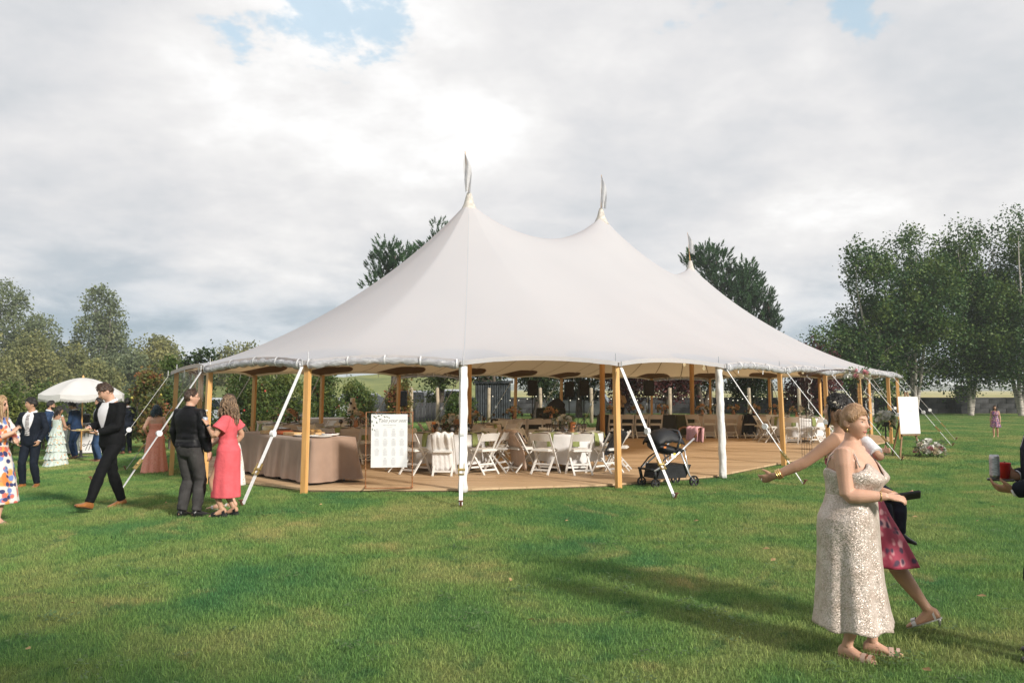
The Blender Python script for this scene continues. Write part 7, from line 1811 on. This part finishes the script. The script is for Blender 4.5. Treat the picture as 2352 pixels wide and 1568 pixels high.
def edge_man():
    B = Body(1.76, False, 1.05, head=(6, 3, 0), voxel=.008, skin=SK_BROWN, L=dict(w=(-.17, .19, 1.06), e=(-.6, -.9, -.6), hd=(.12, .98, .08), pn=(.55, -.05, .83), curl=.75), R=dict(w=(.06, .18, 1.13), e=(.8, -.6, -.4), hd=(-.3, .9, .1), pn=(-.9, 0, .3), curl=.85)); P = Person('man in a dark suit at the right edge holding a can and phone', (3.41, 5.08, 0), 92, B); P.body(); P.face(M_LIPM, HR_BLACK)
    P.trousers(m_suitnavy, .014); P.jacket(m_suitnavy, .06, 1.05, M_SHIRT); P.shoes(m_black_shoe); P.cap(HR_BLACK, front=1.0, sidez=.15, back=-.4, thick=.004, top=0); P.glasses(m_frame, m_lens, .024)
    A = B.arms[1]; c = A['W'] + A['hd'] * .12 + A['pn'] * .055
    t = held('drink_can', 'tall silver drink can held at the right edge', 'can', P, c + V((0, .0, .012)), 0); MB().lathe([(.024, 0), (.029, .008), (.029, .135), (.024, .147), (.023, .146)], n=20).build('can', m_steel, t, smooth=True); MB().lathe([(.0293, .018), (.0293, .125)], n=20, cap=False).build('can_print', mat('can_print', (0.45, 0.47, 0.52), .35, .25, 40, metal=.4, stretch=(1, 1, 4)), t, smooth=True)
    t = held('phone', 'black phone under the silver can at the right edge', 'phone', P, c + V((0, -.03, .002)), 0); MB().box((0, 0, 0), (.075, .150, .012), bev=.005).build('case', m_frame, t)
    A = B.arms[0]; t = held('party_cup', 'red plastic cup at the right edge', 'cup', P, A['W'] + A['hd'] * .09 + A['pn'] * .04 + V((0, 0, -.05)), 0); MB().lathe([(.030, 0), (.042, .11), (.044, .115), (.040, .112), (.028, .005)], n=18).build('cup', mat('red_plastic', (0.55, 0.02, 0.02), .35), t, smooth=True)
edge_man()
def girl():
    B = Body(1.12, True, 1.0, voxel=.015, skin=SK_TAN, FR=dict(a=(.08, .10, .085)), FL=dict(a=(-.08, -.10, .10)), R=dict(w=(.24, .04, .90)), L=dict(w=(-.24, .06, .90))); g = gp(2288, 1004); P = Person('small girl in a bright floral dress far across the lawn', (g.x, g.y, 0), 175, B); P.body(); P.face(brow=HR_BROWN)
    md = print_mat('girl_floral', (0.10, 0.05, 0.16), ((0.62, 0.12, 0.16), (0.62, 0.36, 0.10), (0.60, 0.42, 0.45)), 14, .30, .2); P.clothing('bodice', md, lambda mb: B.torso(mb, .014, 1.0, 1.44), wr=.004); P.skirt(md, [(1.1, .15, .12, 0), (.9, .21, .17, 0), (.56, .27, .24, 0)], folds=7, amp=.03, name='dress_skirt'); P.cap(HR_BROWN, back=-.7, thick=.02, sidez=-.05); r = random.Random(3)
    P.strands(HR_BROWN, [[B.hp(th, .4) * 1.12 + V((0, -.02 * f, -.28 * f)) + V((sin(th), cos(th), 0)) * .04 * f for f in [i / 6 for i in range(7)]] for th in [r.choice((-1, 1)) * r.uniform(1.0, 3.1) for _ in range(50)]], .012, parent=P.hair); sandals(P, m_tan_shoe)
girl()
def server():
    B = Body(1.62, True, 1.05, voxel=.016, skin=SK_BROWN, R=dict(w=(.06, .24, 1.30), e=(.8, -.2, -1), curl=.8), L=dict(w=(-.06, .25, 1.26), e=(-.8, -.2, -1), curl=.8)); p = at(1424, 893, 33.2); P = Person('woman in a beige top standing in the tent\'s shade behind the tables', (p.x, p.y, DECK_Z + .002), 175, B); P.body(); P.face(brow=HR_BLACK)
    m5 = cloth('beige_knit', (0.42, 0.29, 0.17))
    def bod(mb):
        B.torso(mb, .02, .95, 1.46)
        for A in B.arms: B.arm(mb, A, .016, .9, .02)
    P.clothing('top', m5, bod, wr=.006); P.trousers(m_suitblack); P.shoes(m_black_shoe); P.cap(HR_BLACK, back=-.8, thick=.02, sidez=-.05)
server()
# ================================================================== THINGS ON THE LAWN
m_oak = mat('easel_oak', (0.26, 0.15, 0.075), .6, .2, 5, .2, 30, stretch=(5, 5, 1))
def build_umbrella_cart():
    p = at(190, 893, 24.6); g = gz(p.x); t = thing('parasol', 'white fringed parasol with a wooden pole by the coffee cart', 'parasol', (p.x, 24.6, g))
    MB().tube([(0, 0, .02), (0, 0, 2.42)], .024, 10).build('pole', m_wood, t, smooth=True); MB().lathe([(.26, 0), (.26, .05), (.05, .07), (.04, .25)], n=20).build('base', mat('dark_iron', (0.03, 0.03, 0.03), .5), t, smooth=True)
    R = 1.22; m_c = mat('parasol_canvas', (0.72, 0.71, 0.70), .85, .04, 3, transl=((0.55, 0.52, 0.46), .25)); rows = []; n = 8
    for i in range(11):
        f = i / 10; row = []
        for j in range(n * 6):
            a = 2 * pi * j / (n * 6); u = (j % 6) / 6; flat = cos(pi / n) / cos((u - .5) * 2 * pi / n); rr = R * f * lerp(1, flat, .8) ; z = 2.46 - .50 * f ** 1.75 - .035 * f * sin(pi * u) ; row.append((cos(a) * rr, sin(a) * rr, z))
        rows.append(row)
    c = MB().rings(rows, cap=False).build('canopy', m_c, t, smooth=True); top = rows[-1]; N_ = len(top)
    val = [[V(q) for q in top], [V((q[0] * 1.003, q[1] * 1.003, q[2] - .13 - .018 * (1 if (k // 3) % 2 else 0))) for k, q in enumerate(top)]]; MB().rings(val, cap=False).build('valance', m_c, c)
    mb = MB(); r = random.Random(2)
    for k in range(260):
        x = k / 260 * N_; i = int(x); q = val[1][i].lerp(val[1][(i + 1) % N_], x - i); d = V((-q.y, q.x, 0)).normalized() * .010; l = r.uniform(.06, .085); mb.add([q - d, q + d, q + d * .7 - V((0, 0, l)), q - d * .7 - V((0, 0, l))], [(0, 1, 2, 3)])
    tag(mb.build('fringe', m_c, c), kind='stuff')
    for j in range(n): a = 2 * pi * j / n; MB().tube([(0, 0, 2.40), (cos(a) * R * .5, sin(a) * R * .5, 2.27), (cos(a) * R * .97, sin(a) * R * .97, 1.95)], .010, 6).build('rib', m_wood, t)
    MB().lathe([(.03, 2.44), (.035, 2.49), (.01, 2.54)], n=12).build('finial', m_wood, t, smooth=True)
    # coffee cart
    q = at(188, 893, 26.3); g = gz(q.x); t = thing('coffee_cart', 'white coffee cart with black lettering under the parasol', 'cart', (q.x - .05, 26.3, g), radians(18)); mw = mat('cart_white', (0.72, 0.70, 0.70), .5, .03, 3)
    b = MB().box((0, 0, .50), (1.5, .62, .84), bev=.01).build('cabinet', mw, t); MB().box((0, 0, .945), (1.6, .72, .045), bev=.01).build('counter', m_wood, t)
    for s in (-1, 1): MB().tube([(s * .5, -.1, .07), (s * .5, .1, .07)], .07, 14).build('wheel', m_lens, t)
    y = -.3125
    lettering('PETIT', .19, b, (.10, y, .60), m_black, spacing=1.25)
    def stroke(pts, w=.010): return MB().tube([(x, y - .001, z) for x, z in pts], w, 5, squash=.25, up=(0, 1, 0))
    def arc(cx, cz, rx, rz_, a0, a1, n=12): return [(cx + rx * cos(lerp(a0, a1, k / n)), cz + rz_ * sin(lerp(a0, a1, k / n))) for k in range(n + 1)]
    x0 = .08
    for pts in (arc(x0, .50, .085, .10, .9, 5.0), arc(x0 + .13, .465, .035, .035, 0, 6.3), [(x0 + .18, .30), (x0 + .25, .50), (x0 + .30, .62), (x0 + .32, .60)], [(x0 + .27, .30), (x0 + .34, .52), (x0 + .39, .64), (x0 + .41, .62)], [(x0 + .17, .475), (x0 + .44, .505)], arc(x0 + .46, .47, .03, .035, .0, 5.2), arc(x0 + .54, .47, .03, .035, .0, 5.2)):
        stroke([(x, z - .13) for x, z in pts]).build('lettering', m_black, b)
    t2 = thing('espresso_machine', 'black and steel espresso machine on the coffee cart', 'machine', (q.x + .05, 26.3, g + .968), radians(18)); MB().box((0, 0, .22), (.42, .34, .30), bev=.03).build('housing', mat('black_plastic', (0.01, 0.01, 0.012)), t2); MB().box((0, -.02, .04), (.46, .38, .07), bev=.01).build('drip_tray', m_steel, t2); MB().lathe([(.09, 0), (.11, .16), (.02, .18)], (.0, 0, .37), 16).build('hopper', m_glass, t2, smooth=True)
    for s in (-1, 1): MB().tube([(s * .1, -.17, .24), (s * .1, -.30, .22)], .018, 8).build('group_handle', m_lens, t2)
    for k in range(4):
        t3 = thing('cup_stack', ('stack of white cups at the cart\'s left end', 'stack of white cups beside the espresso machine', 'stack of kraft cups on the cart', 'stack of white cups at the cart\'s right end')[k], 'cups', (q.x + (-.6, -.35, .42, .58)[k] * .95, 26.3 + (-.6, -.35, .42, .58)[k] * .31, g + .969), 0, 'cups on the coffee cart')
        for z in range(4): MB().lathe([(.032, 0), (.042, .10), (.040, .10)], (0, 0, z * .045), 14).build('cup', m_china if k != 2 else m_board_, t3, smooth=True)
m_board_ = mat('kraft_paper', (0.40, 0.27, 0.15), .8)
build_umbrella_cart()

def build_stroller():
    g = gp(1530, 1116); t = thing('stroller', 'black baby stroller with silver frame and car seat beside the deck', 'stroller', (g.x, g.y - .02, 0), radians(26))
    bk = mat('stroller_black', (0.012, 0.013, 0.016), .6, .25, 8, .3, 40); sv = mat('stroller_silver', (0.66, 0.66, 0.68), .3, .05, 8, metal=.6); tyre = mat('tyre_rubber', (0.014, 0.014, 0.015), .8, .2, 12)
    W = .26
    def wheel(x, y, r, w=.045):
        mb = MB(); pr = [(r * .80, -w * .4), (r * .93, -w * .5), (r, -w * .25), (r, w * .25), (r * .93, w * .5), (r * .80, w * .4)]; rows = []
        for q in range(24): a = 2 * pi * q / 24; rows.append([(x + cos(a) * rr, y + yy, r + sin(a) * rr) for rr, yy in pr])
        o = mb.rings(rows + [rows[0]], cap=False).build('wheel', tyre, t, smooth=True)
        mb = MB()
        for q in range(5): a = 2 * pi * q / 5 + .3; mb.bar((x, y, r), (x + cos(a) * r * .84, y, r + sin(a) * r * .84), r * .24, .02, up=(0, 1, 0))
        mb.tube([(x, y - w * .5, r), (x, y + w * .5, r)], r * .2, 10); mb.build('spokes', mat('spoke_grey', (0.035, 0.035, 0.04), .5), o)
    for s in (-1, 1):
        wheel(.40, s * W, .098, .05); wheel(-.38, s * (W - .06), .085, .05)
        MB().tube([(-.42, s * (W - .03), .30), (-.18, s * W, .42), (.14, s * W, .64), (.42, s * W, .84)], .017, 8).build('frame_tube', sv, t, smooth=True)
        MB().tube([(.40, s * W, .10), (.30, s * W, .20), (.12, s * W, .60)], .015, 8).build('frame_tube', sv, t, smooth=True)
        MB().tube([(.30, s * W, .20), (.20, s * W, .66)], .010, 8).build('frame_tube', sv, t, smooth=True)
        MB().tube([(-.38, s * (W - .06), .16), (-.40, s * (W - .04), .30)], .028, 8).build('front_fork', bk, t, smooth=True)
        MB().tube([(-.40, s * (W - .03), .30), (-.20, s * (W - .03), .50), (.02, s * (W - .03), .62)], .013, 8).build('footrest_bar', bk, t, smooth=True)
        MB().ball((.13, s * (W + .012), .635), .04, 10, 8, (1, .5, 1)).build('hinge', bk, t, smooth=True)
    MB().tube([(.42, -W, .84), (.52, -W, .98), (.55, -W * .8, 1.005), (.55, W * .8, 1.005), (.52, W, .98), (.42, W, .84)], .020, 10).build('handle', mat('tan_handle', (0.20, 0.075, 0.03), .5, .2, 20), t, smooth=True)
    mb = MB(); mb.rings([[(-.34, -.2, .16), (.26, -.22, .16), (.26, .22, .16), (-.34, .2, .16)], [(-.26, -.23, .40), (.36, -.24, .38), (.36, .24, .38), (-.26, .23, .40)]]); mb.build('basket', bk, t)
    MB().box((-.36, 0, .31), (.22, .40, .035), Matrix.Rotation(.15, 3, 'Y'), bev=.012).build('footrest', bk, t)
    # infant car seat with hood
    rows = []
    for k in range(13):
        f = k / 12; x = lerp(-.30, .36, f); zb = .56 + .10 * (2 * f - 1) ** 2 - .02 * f; zt = lerp(.74, .66, f) + .10 * sin(pi * f) * (1 - f); w = .22 * sin(pi * (.12 + .76 * f)) ** .4; zt = .80 - .16 * f
        rows.append([(x, w * c, zb + (zt - zb) * (.5 + .5 * s_) if True else 0) for c, s_ in [(cos(a), sin(a)) for a in [2 * pi * j / 18 for j in range(18)]]])
    cs = MB().rings(rows).build('car_seat', bk, t, smooth=True)
    rows = []
    for k in range(11):
        a = lerp(.30, 2.75, k / 10); row = []
        for j in range(13):
            b = pi * j / 12; row.append((-.05 + cos(a) * .33 * lerp(.85, 1, sin(b)), cos(b) * .235, .70 + sin(a) * .33 * (.25 + .75 * sin(b)) * .92 + .012 * sin(k * 3.0)))
        rows.append(row)
    h = MB().rings(rows, cap=False, closed=False).build('hood', bk, t, smooth=True); md = h.modifiers.new('thick', 'SOLIDIFY'); md.thickness = .012
    MB().tube([(.06, -.24, .66), (.14, -.24, .86), (.12, -.20, .965), (.10, .0, .985), (.12, .20, .965), (.14, .24, .86), (.06, .24, .66)], .022, 8).build('carry_handle', mat('stroller_grey', (0.05, 0.052, 0.058), .4), t, smooth=True)
    for k, (x, z, c) in enumerate(((-.20, .70, (0.7, 0.2, 0.03)), (.10, .73, (0.75, 0.5, 0.05)), (.0, .58, (0.75, 0.6, 0.1)))): MB().box((x, -.243, z), (.05, .006, .03)).build('warning_sticker', mat('sticker_%d' % k, c, .5), t)
    MB().box((-.02, -.240, .55), (.10, .006, .07)).build('warning_sticker', mat('sticker_white', (0.7, 0.7, 0.68), .5), t)
    t2 = thing('muslin_cloth', 'pink muslin cloth hung over the stroller handle', 'cloth', (g.x, g.y - .02, 0), radians(26)); rows = []
    for k in range(13):
        f = k / 12; z = (.78 + .25 * sstep(0, .5, f)) if f < .5 else (1.03 - .27 * sstep(.5, 1, f)); x = .50 if f < .42 else (.625 if f > .58 else lerp(.50, .625, (f - .42) / .16)); rows.append([(x + .03 * sin(j * 1.6 + k * .3) + (.03 * (j - 6) / 6 if f > .5 else -.05 * (1 - j / 12)), lerp(-.29, .06, j / 12), z + .006 * sin(j * 2.1)) for j in range(13)])
    o = MB().rings(rows, cap=False, closed=False).build('cloth', cloth('pink_muslin', (0.70, 0.36, 0.36), .08), t2, smooth=True); md = o.modifiers.new('thick', 'SOLIDIFY'); md.thickness = .008
build_stroller()

def build_easel():
    g = gp(2090, 1050); t = thing('easel', 'wooden tripod easel at the far end of the tent', 'easel', (g.x, g.y, 0), radians(14))
    for a, b in (((-.30, -.02, 0), (-.03, .06, 1.62)), ((.30, -.02, 0), (.03, .06, 1.62)), ((0, .62, 0), (0, .08, 1.60))): MB().bar(a, b, .040, .022).build('leg', m_oak, t)
    MB().bar((-.26, -.045, .56), (.26, -.045, .56), .05, .03).build('ledge', m_oak, t); MB().bar((-.16, .0, .9), (.16, .0, .9), .03, .02).build('crossbar', m_oak, t)
    t2 = thing('sign_board', 'tall white board of fine print standing on the easel', 'sign', (g.x, g.y, 0), radians(14)); Mx = Matrix.Translation((0, -.055, .588)) @ Matrix.Rotation(radians(-4), 4, 'X')
    bd = MB().plate([(-.29, 0), (.29, 0), (.29, .012), (-.29, .012)], .92, Mx).build('board', mat('sign_white', (0.74, 0.72, 0.73), .6, .02, 3), t2); mb = MB(); r = random.Random(6)
    for k in range(17):
        z = .84 - k * .046
        if k in (2, 6, 10): w = .18
        else: w = r.uniform(.08, .22)
        q = Mx @ V((r.uniform(-.04, .04), -.0015, z)); mb.box(q, (w, .001, .010 if k in (2, 6, 10) else .006), Matrix.Rotation(radians(-4), 3, 'X'))
    mb.build('fine_print', m_ink2, bd)
    # flowers at its foot
    f = gp(2136, 1050); t = bouquet((f.x, f.y, -.02), 'low mound of white and pink roses on the grass by the easel', ('white', 'cream', 'white', 'pink'), 30, (.34, .26, .30), 77, 'lawn flowers', vase=None, z0=.05, rose=1.35)
    f = gp(2036, 1046); t = bouquet((f.x, f.y, 0), 'white hydrangeas on a slim stand beside the tent pole', ('white', 'white', 'cream'), 22, (.19, .17, .25), 78, 'lawn flowers', vase=None, z0=.80, rose=1.5)
    MB().tube([(0, 0, 0), (0, 0, .80)], .02, 8).lathe([(.16, 0), (.16, .02)], n=16).lathe([(.08, .74), (.11, .86)], n=16).build('stand', mat('dark_iron', (0.03, 0.03, 0.03)), t)
build_easel()

def build_arbor():
    a = gp(1866, 1062); b = V((8.35, 18.7, 0)); m_wire = mat('rusty_wire', (0.10, 0.06, 0.045), .7, .3, 20, metal=.4)
    u = (b - a); L = u.length; u.normalize(); w = V((-u.y, u.x, 0)); t = thing('wire_arbor', 'rusty wire mesh arbor dressed with flowers at the tent entrance', 'arbor', (a.x, a.y, 0), 0); H, D, r = 2.02, .52, .005
    def P(s, d, z): q = u * s + w * d; return (q.x, q.y, z)
    for side, s in (('near', 0.0), ('far', L)):
        mb = MB()
        for k in range(5): mb.tube([P(s, D * k / 4, 0), P(s, D * k / 4, H)], r if k in (0, 4) else r * .7, 5)
        for k in range(16): mb.tube([P(s, 0, .02 + k * H / 15.2), P(s, D, .02 + k * H / 15.2)], r * .7, 5)
        mb.build('mesh_panel', m_wire, t)
    mb = MB()
    for k in range(5): mb.tube([P(L * q / 10, D * k / 4, H + .14 * sin(pi * q / 10)) for q in range(11)], r if k in (0, 4) else r * .7, 5)
    for q in range(15): mb.tube([P(L * q / 14, 0, H + .14 * sin(pi * q / 14)), P(L * q / 14, D, H + .14 * sin(pi * q / 14))], r * .7, 5)
    mb.build('mesh_roof', m_wire, t)
    for k, s in enumerate((0.0, L)):
        lt = thing('string_light', ('white fairy lights wound up the arbor\'s near side', 'white fairy lights wound up the arbor\'s far side')[k], 'string light', (a.x, a.y, 0), 0); pts = [P(s + .03 * sin(q * 1.7) - .02, .12 * D + .10 * sin(q * .9) - .04, .55 + q * .05) for q in range(30)]; MB().tube(pts, .006, 5).build('cord', m_strap, lt); mb = MB()
        for q in range(0, 30): mb.ball(V(pts[q]) + V((.02 * sin(q * 5), -.012, .02 * cos(q * 3))), .012, 6, 5)
        tag(mb.build('bulbs', mat('fairy_bulb', (0.78, 0.76, 0.70), .3), lt, smooth=True), kind='stuff')
    f = P(L * .80, -.02, H - .30); bouquet((a.x + f[0], a.y + f[1], H - .20), 'pink and white flower spray on top of the wire arbor', ('pink', 'white', 'cream', 'white'), 16, (.26, .2, .20), 79, 'lawn flowers', vase=None, z0=.10, rose=1.25)
build_arbor()

# ------------------------------------------------------------------ cars, posts and shed behind the tent
def car(label, px, Y, rz, c, suv=True, van=False):
    p = at(px, 893, Y); t = thing('parked_car', label, 'car', (p.x, Y, gz(p.x)), radians(rz), 'cars parked beyond the tent'); paint = mat('paint_%s' % label[:12].replace(' ', '_'), c, .25, .03, 2, spec=.6, coat=.6); L = 4.5; hw = .90
    H = 1.68 if suv else 1.44
    st = [(-2.25, .78, .42, .80, None, 0), (-2.12, .86, .28, .92, None, 0), (-1.7, .90, .25, .98, H - .08, .66), (-.9, .91, .25, 1.0, H, .70), (.2, .91, .25, 1.0, H - .02, .70), (.75, .91, .25, .99, H - .16, .66), (1.25, .90, .25, .97, None, 0), (1.9, .86, .28, .88, None, 0), (2.2, .74, .38, .74, None, 0)]
    def ring(x, w, zb, zt): return [(x, -w * .92, zb), (x, -w, zb + .12), (x, -w, lerp(zb, zt, .6)), (x, -w * .94, zt), (x, w * .94, zt), (x, w, lerp(zb, zt, .6)), (x, w, zb + .12), (x, w * .92, zb)]
    MB().rings([ring(x, w, zb, zt) for x, w, zb, zt, _, _ in st]).build('body', paint, t, auto=30)
    cab = [(-2.0, .80, .94, .97, .72)] ; g = [s for s in st if s[4]]
    rows = [[(-2.08, -.80, .92), (-2.08, -.78, .95), (-2.08, .78, .95), (-2.08, .80, .92)]] + [[(x, -w * .95, zt - .02), (x, -rw, h), (x, rw, h), (x, w * .95, zt - .02)] for x, w, zb, zt, h, rw in g] + [[(1.45, -.82, .94), (1.45, -.80, .96), (1.45, .80, .96), (1.45, .82, .94)]]
    ro = MB().rings(rows).build('cabin', paint, t, auto=30); gl = mat('car_glass', (0.015, 0.02, 0.022), .06, .1, 2, spec=.8)
    for s in (-1, 1):
        for x0, x1, h0, h1 in ((-1.55, -.75, H - .16, H - .10), (-.68, .22, H - .10, H - .12), (.28, .85, H - .13, H - .30)):
            q = lambda x, z: (x, s * (lerp(.865, .70, (z - .98) / (H - .98)) + .006), z); MB().add([q(x0, 1.03), q(x1, 1.03), q(x1, h1), q(x0, h0)], [(0, 1, 2, 3) if s < 0 else (3, 2, 1, 0)]).build('window', gl, t)
        for x in (-1.42, 1.38):
            wl = MB().tube([(x, s * .70, .33), (x, s * .90, .33)], .33, 20).build('wheel', mat('tyre_rubber', (0.014, 0.014, 0.015)), t); MB().tube([(x, s * .89, .33), (x, s * .907, .33)], .21, 16).build('rim', m_steel, wl)
        MB().box((2.17, s * .55, .68), (.12, .3, .12), bev=.03).build('headlight', mat('headlamp', (0.7, 0.7, 0.72), .1), t); MB().box((-2.2, s * .62, .86), (.1, .2, .16), bev=.02).build('tail_light', mat('tail_lamp', (0.45, 0.02, 0.02), .2), t)
    MB().add([(1.38, -.66, 1.02), (1.38, .66, 1.02), (.82, .56, H - .14), (.82, -.56, H - .14)], [(0, 1, 2, 3)]).build('windscreen', gl, t).location = (.03, 0, .02)
    MB().add([(-2.09, .66, 1.02), (-2.09, -.66, 1.02), (-1.76, -.56, H - .12), (-1.76, .56, H - .12)], [(0, 1, 2, 3)]).build('rear_window', gl, t).location = (-.02, 0, .02)
for a in (('white hatchback parked behind the cake table', 838, 47, 75, (0.62, 0.63, 0.64)), ('dark blue car behind the fruit trees near the far pole', 745, 48, 100, (0.03, 0.05, 0.09)), ('silver car parked left of the tent behind the saplings', 425, 46, 160, (0.35, 0.37, 0.40)), ('dark car at the left edge of the parked row', 352, 48, 20, (0.03, 0.035, 0.04)), ('white van-like car behind the tripod loudspeaker', 965, 48, 85, (0.64, 0.64, 0.65)), ('white car behind the ivy covered tree', 1045, 49, 95, (0.60, 0.61, 0.63)), ('pale grey car seen between the loudspeakers', 1318, 49, 170, (0.50, 0.52, 0.54)), ('silver car behind the clear wall at the first pole', 500, 49, 15, (0.42, 0.44, 0.46))): car(*a)

def build_fence():
    m_post = mat('peeled_post', (0.42, 0.34, 0.24), .85, .2, 5, .4, 20, stretch=(3, 3, .6))
    names = ('by the tripod loudspeaker', 'behind the cream roses', 'in front of the corrugated shed', 'left of the DJ console', 'right of the loudspeakers', 'behind the lone loudspeaker', 'behind the forked tree', 'behind the blush tables', 'near the flower arbor'); prev = None
    for k, px in enumerate((944, 1005, 1122, 1241, 1358, 1538, 1655, 1720, 1835)):
        Y = 39.5; p = at(px, 893, Y); t = thing('fence_post', 'peeled timber post ' + names[k], 'post', (p.x, Y, 0), 0, 'timber posts behind the tent'); r = random.Random(k); MB().tube([(0, 0, -.05), (.02, 0, .9), (.01 + r.uniform(-.03, .03), 0, 1.75)], [.095, .09, .08], 10).build('post', m_post, t, smooth=True)
        MB().tube([(0, 0, 1.70), (0, 0, 1.78)], .03, 8).build('cap', m_steel, t)
        if prev is not None and k > 2:
            lt = thing('string_light', 'bulb string between the posts ' + names[k - 1] + ' and onward', 'string light', (0, 0, 0), 0, 'bulb strings along the posts'); pts = []
            for q in range(13): f = q / 12; pts.append(V((lerp(prev, p.x, f), Y - .1, 1.45 - .28 * sin(pi * f))))
            MB().tube(pts, .006, 4).build('cord', m_lens, lt)
            for q in range(1, 12, 2): MB().ball(pts[q] - V((0, 0, .04)), .026, 8, 6).build('bulb', mat('lit_bulb', (0.9, 0.86, 0.75), .2, emit=((1, .9, .7), .5)), lt, smooth=True)
        prev = p.x
    # slatted dark fence on the left of the posts
    t = thing('board_fence', 'dark grey board fence below the parked cars', 'fence', (0, 0, 0)); x0, x1 = at(845, 893, 41).x, at(1100, 893, 41).x; n = int((x1 - x0) / .16); me = [MB().box((0, 0, .5), (.145, .03, 1.0)).mesh('board', mat('fence_grey_%d' % q, (c, c * 1.02, c * 1.08), .85, .25, 4, .3, 20, stretch=(4, 4, .7))) for q, c in enumerate((.055, .07, .045))]; r = random.Random(4)
    for k in range(n): obj_of(r.choice(me), 'board', t, (x0 + k * .16, 41 + r.uniform(-.006, .006), 0))
    for z in (.25, .8): MB().box(((x0 + x1) / 2, 41.035, z), (x1 - x0, .04, .09)).build('rail', mat('fence_grey_0', (.055,) * 3), t)
    # corrugated shed
    s0, s1 = at(1092, 893, 42).x, at(1172, 893, 42).x; t = thing('shed', 'low dark corrugated shed behind the tent', 'shed', ((s0 + s1) / 2, 42.9, 0)); W = (s1 - s0) / 2; m_cor = mat('corrugated_steel', (0.045, 0.052, 0.058), .45, .3, 4, metal=.4)
    def sheet(x0_, y0_, x1_, y1_, nm):
        n_ = 60; rows = [[], []]; d = V((x1_ - x0_, y1_ - y0_, 0)); nn = V((d.y, -d.x, 0)).normalized()
        for k in range(n_ + 1): p = V((x0_, y0_, 0)) + d * (k / n_) + nn * (.018 * sin(k * pi / 2)); rows[0].append(p); rows[1].append(p + V((0, 0, 2.0)))
        MB().rings(rows, cap=False, closed=False).build(nm, m_cor, t)
    sheet(-W, -.8, W, -.8, 'wall'); sheet(W, -.8, W, .9, 'wall'); sheet(-W, .9, -W, -.8, 'wall'); sheet(W, .9, -W, .9, 'wall'); MB().box((0, .05, 2.08), (2 * W + .3, 2.0, .05), Matrix.Rotation(.06, 3, 'X')).build('roof', m_cor, t)
build_fence()
# ------------------------------------------------------------------ thin smoke haze over the whole place
def build_haze():
    m = bpy.data.materials.new('haze_air'); m.use_nodes = True; nt = m.node_tree; N = nt.nodes; N.remove(N['Principled BSDF'])
    v = N.new('ShaderNodeVolumePrincipled'); v.inputs['Color'].default_value = (0.86, 0.90, 0.95, 1); v.inputs['Density'].default_value = 0.0007; v.inputs['Anisotropy'].default_value = 0.2
    nt.links.new(v.outputs[0], N['Material Output'].inputs['Volume'])
    o = MB().box((0, 1500, 7.3), (5200, 4400, 18.2)).build('haze', m); tag(o, 'thin pale smoke haze hanging in the air', 'haze', kind='stuff')
build_haze()
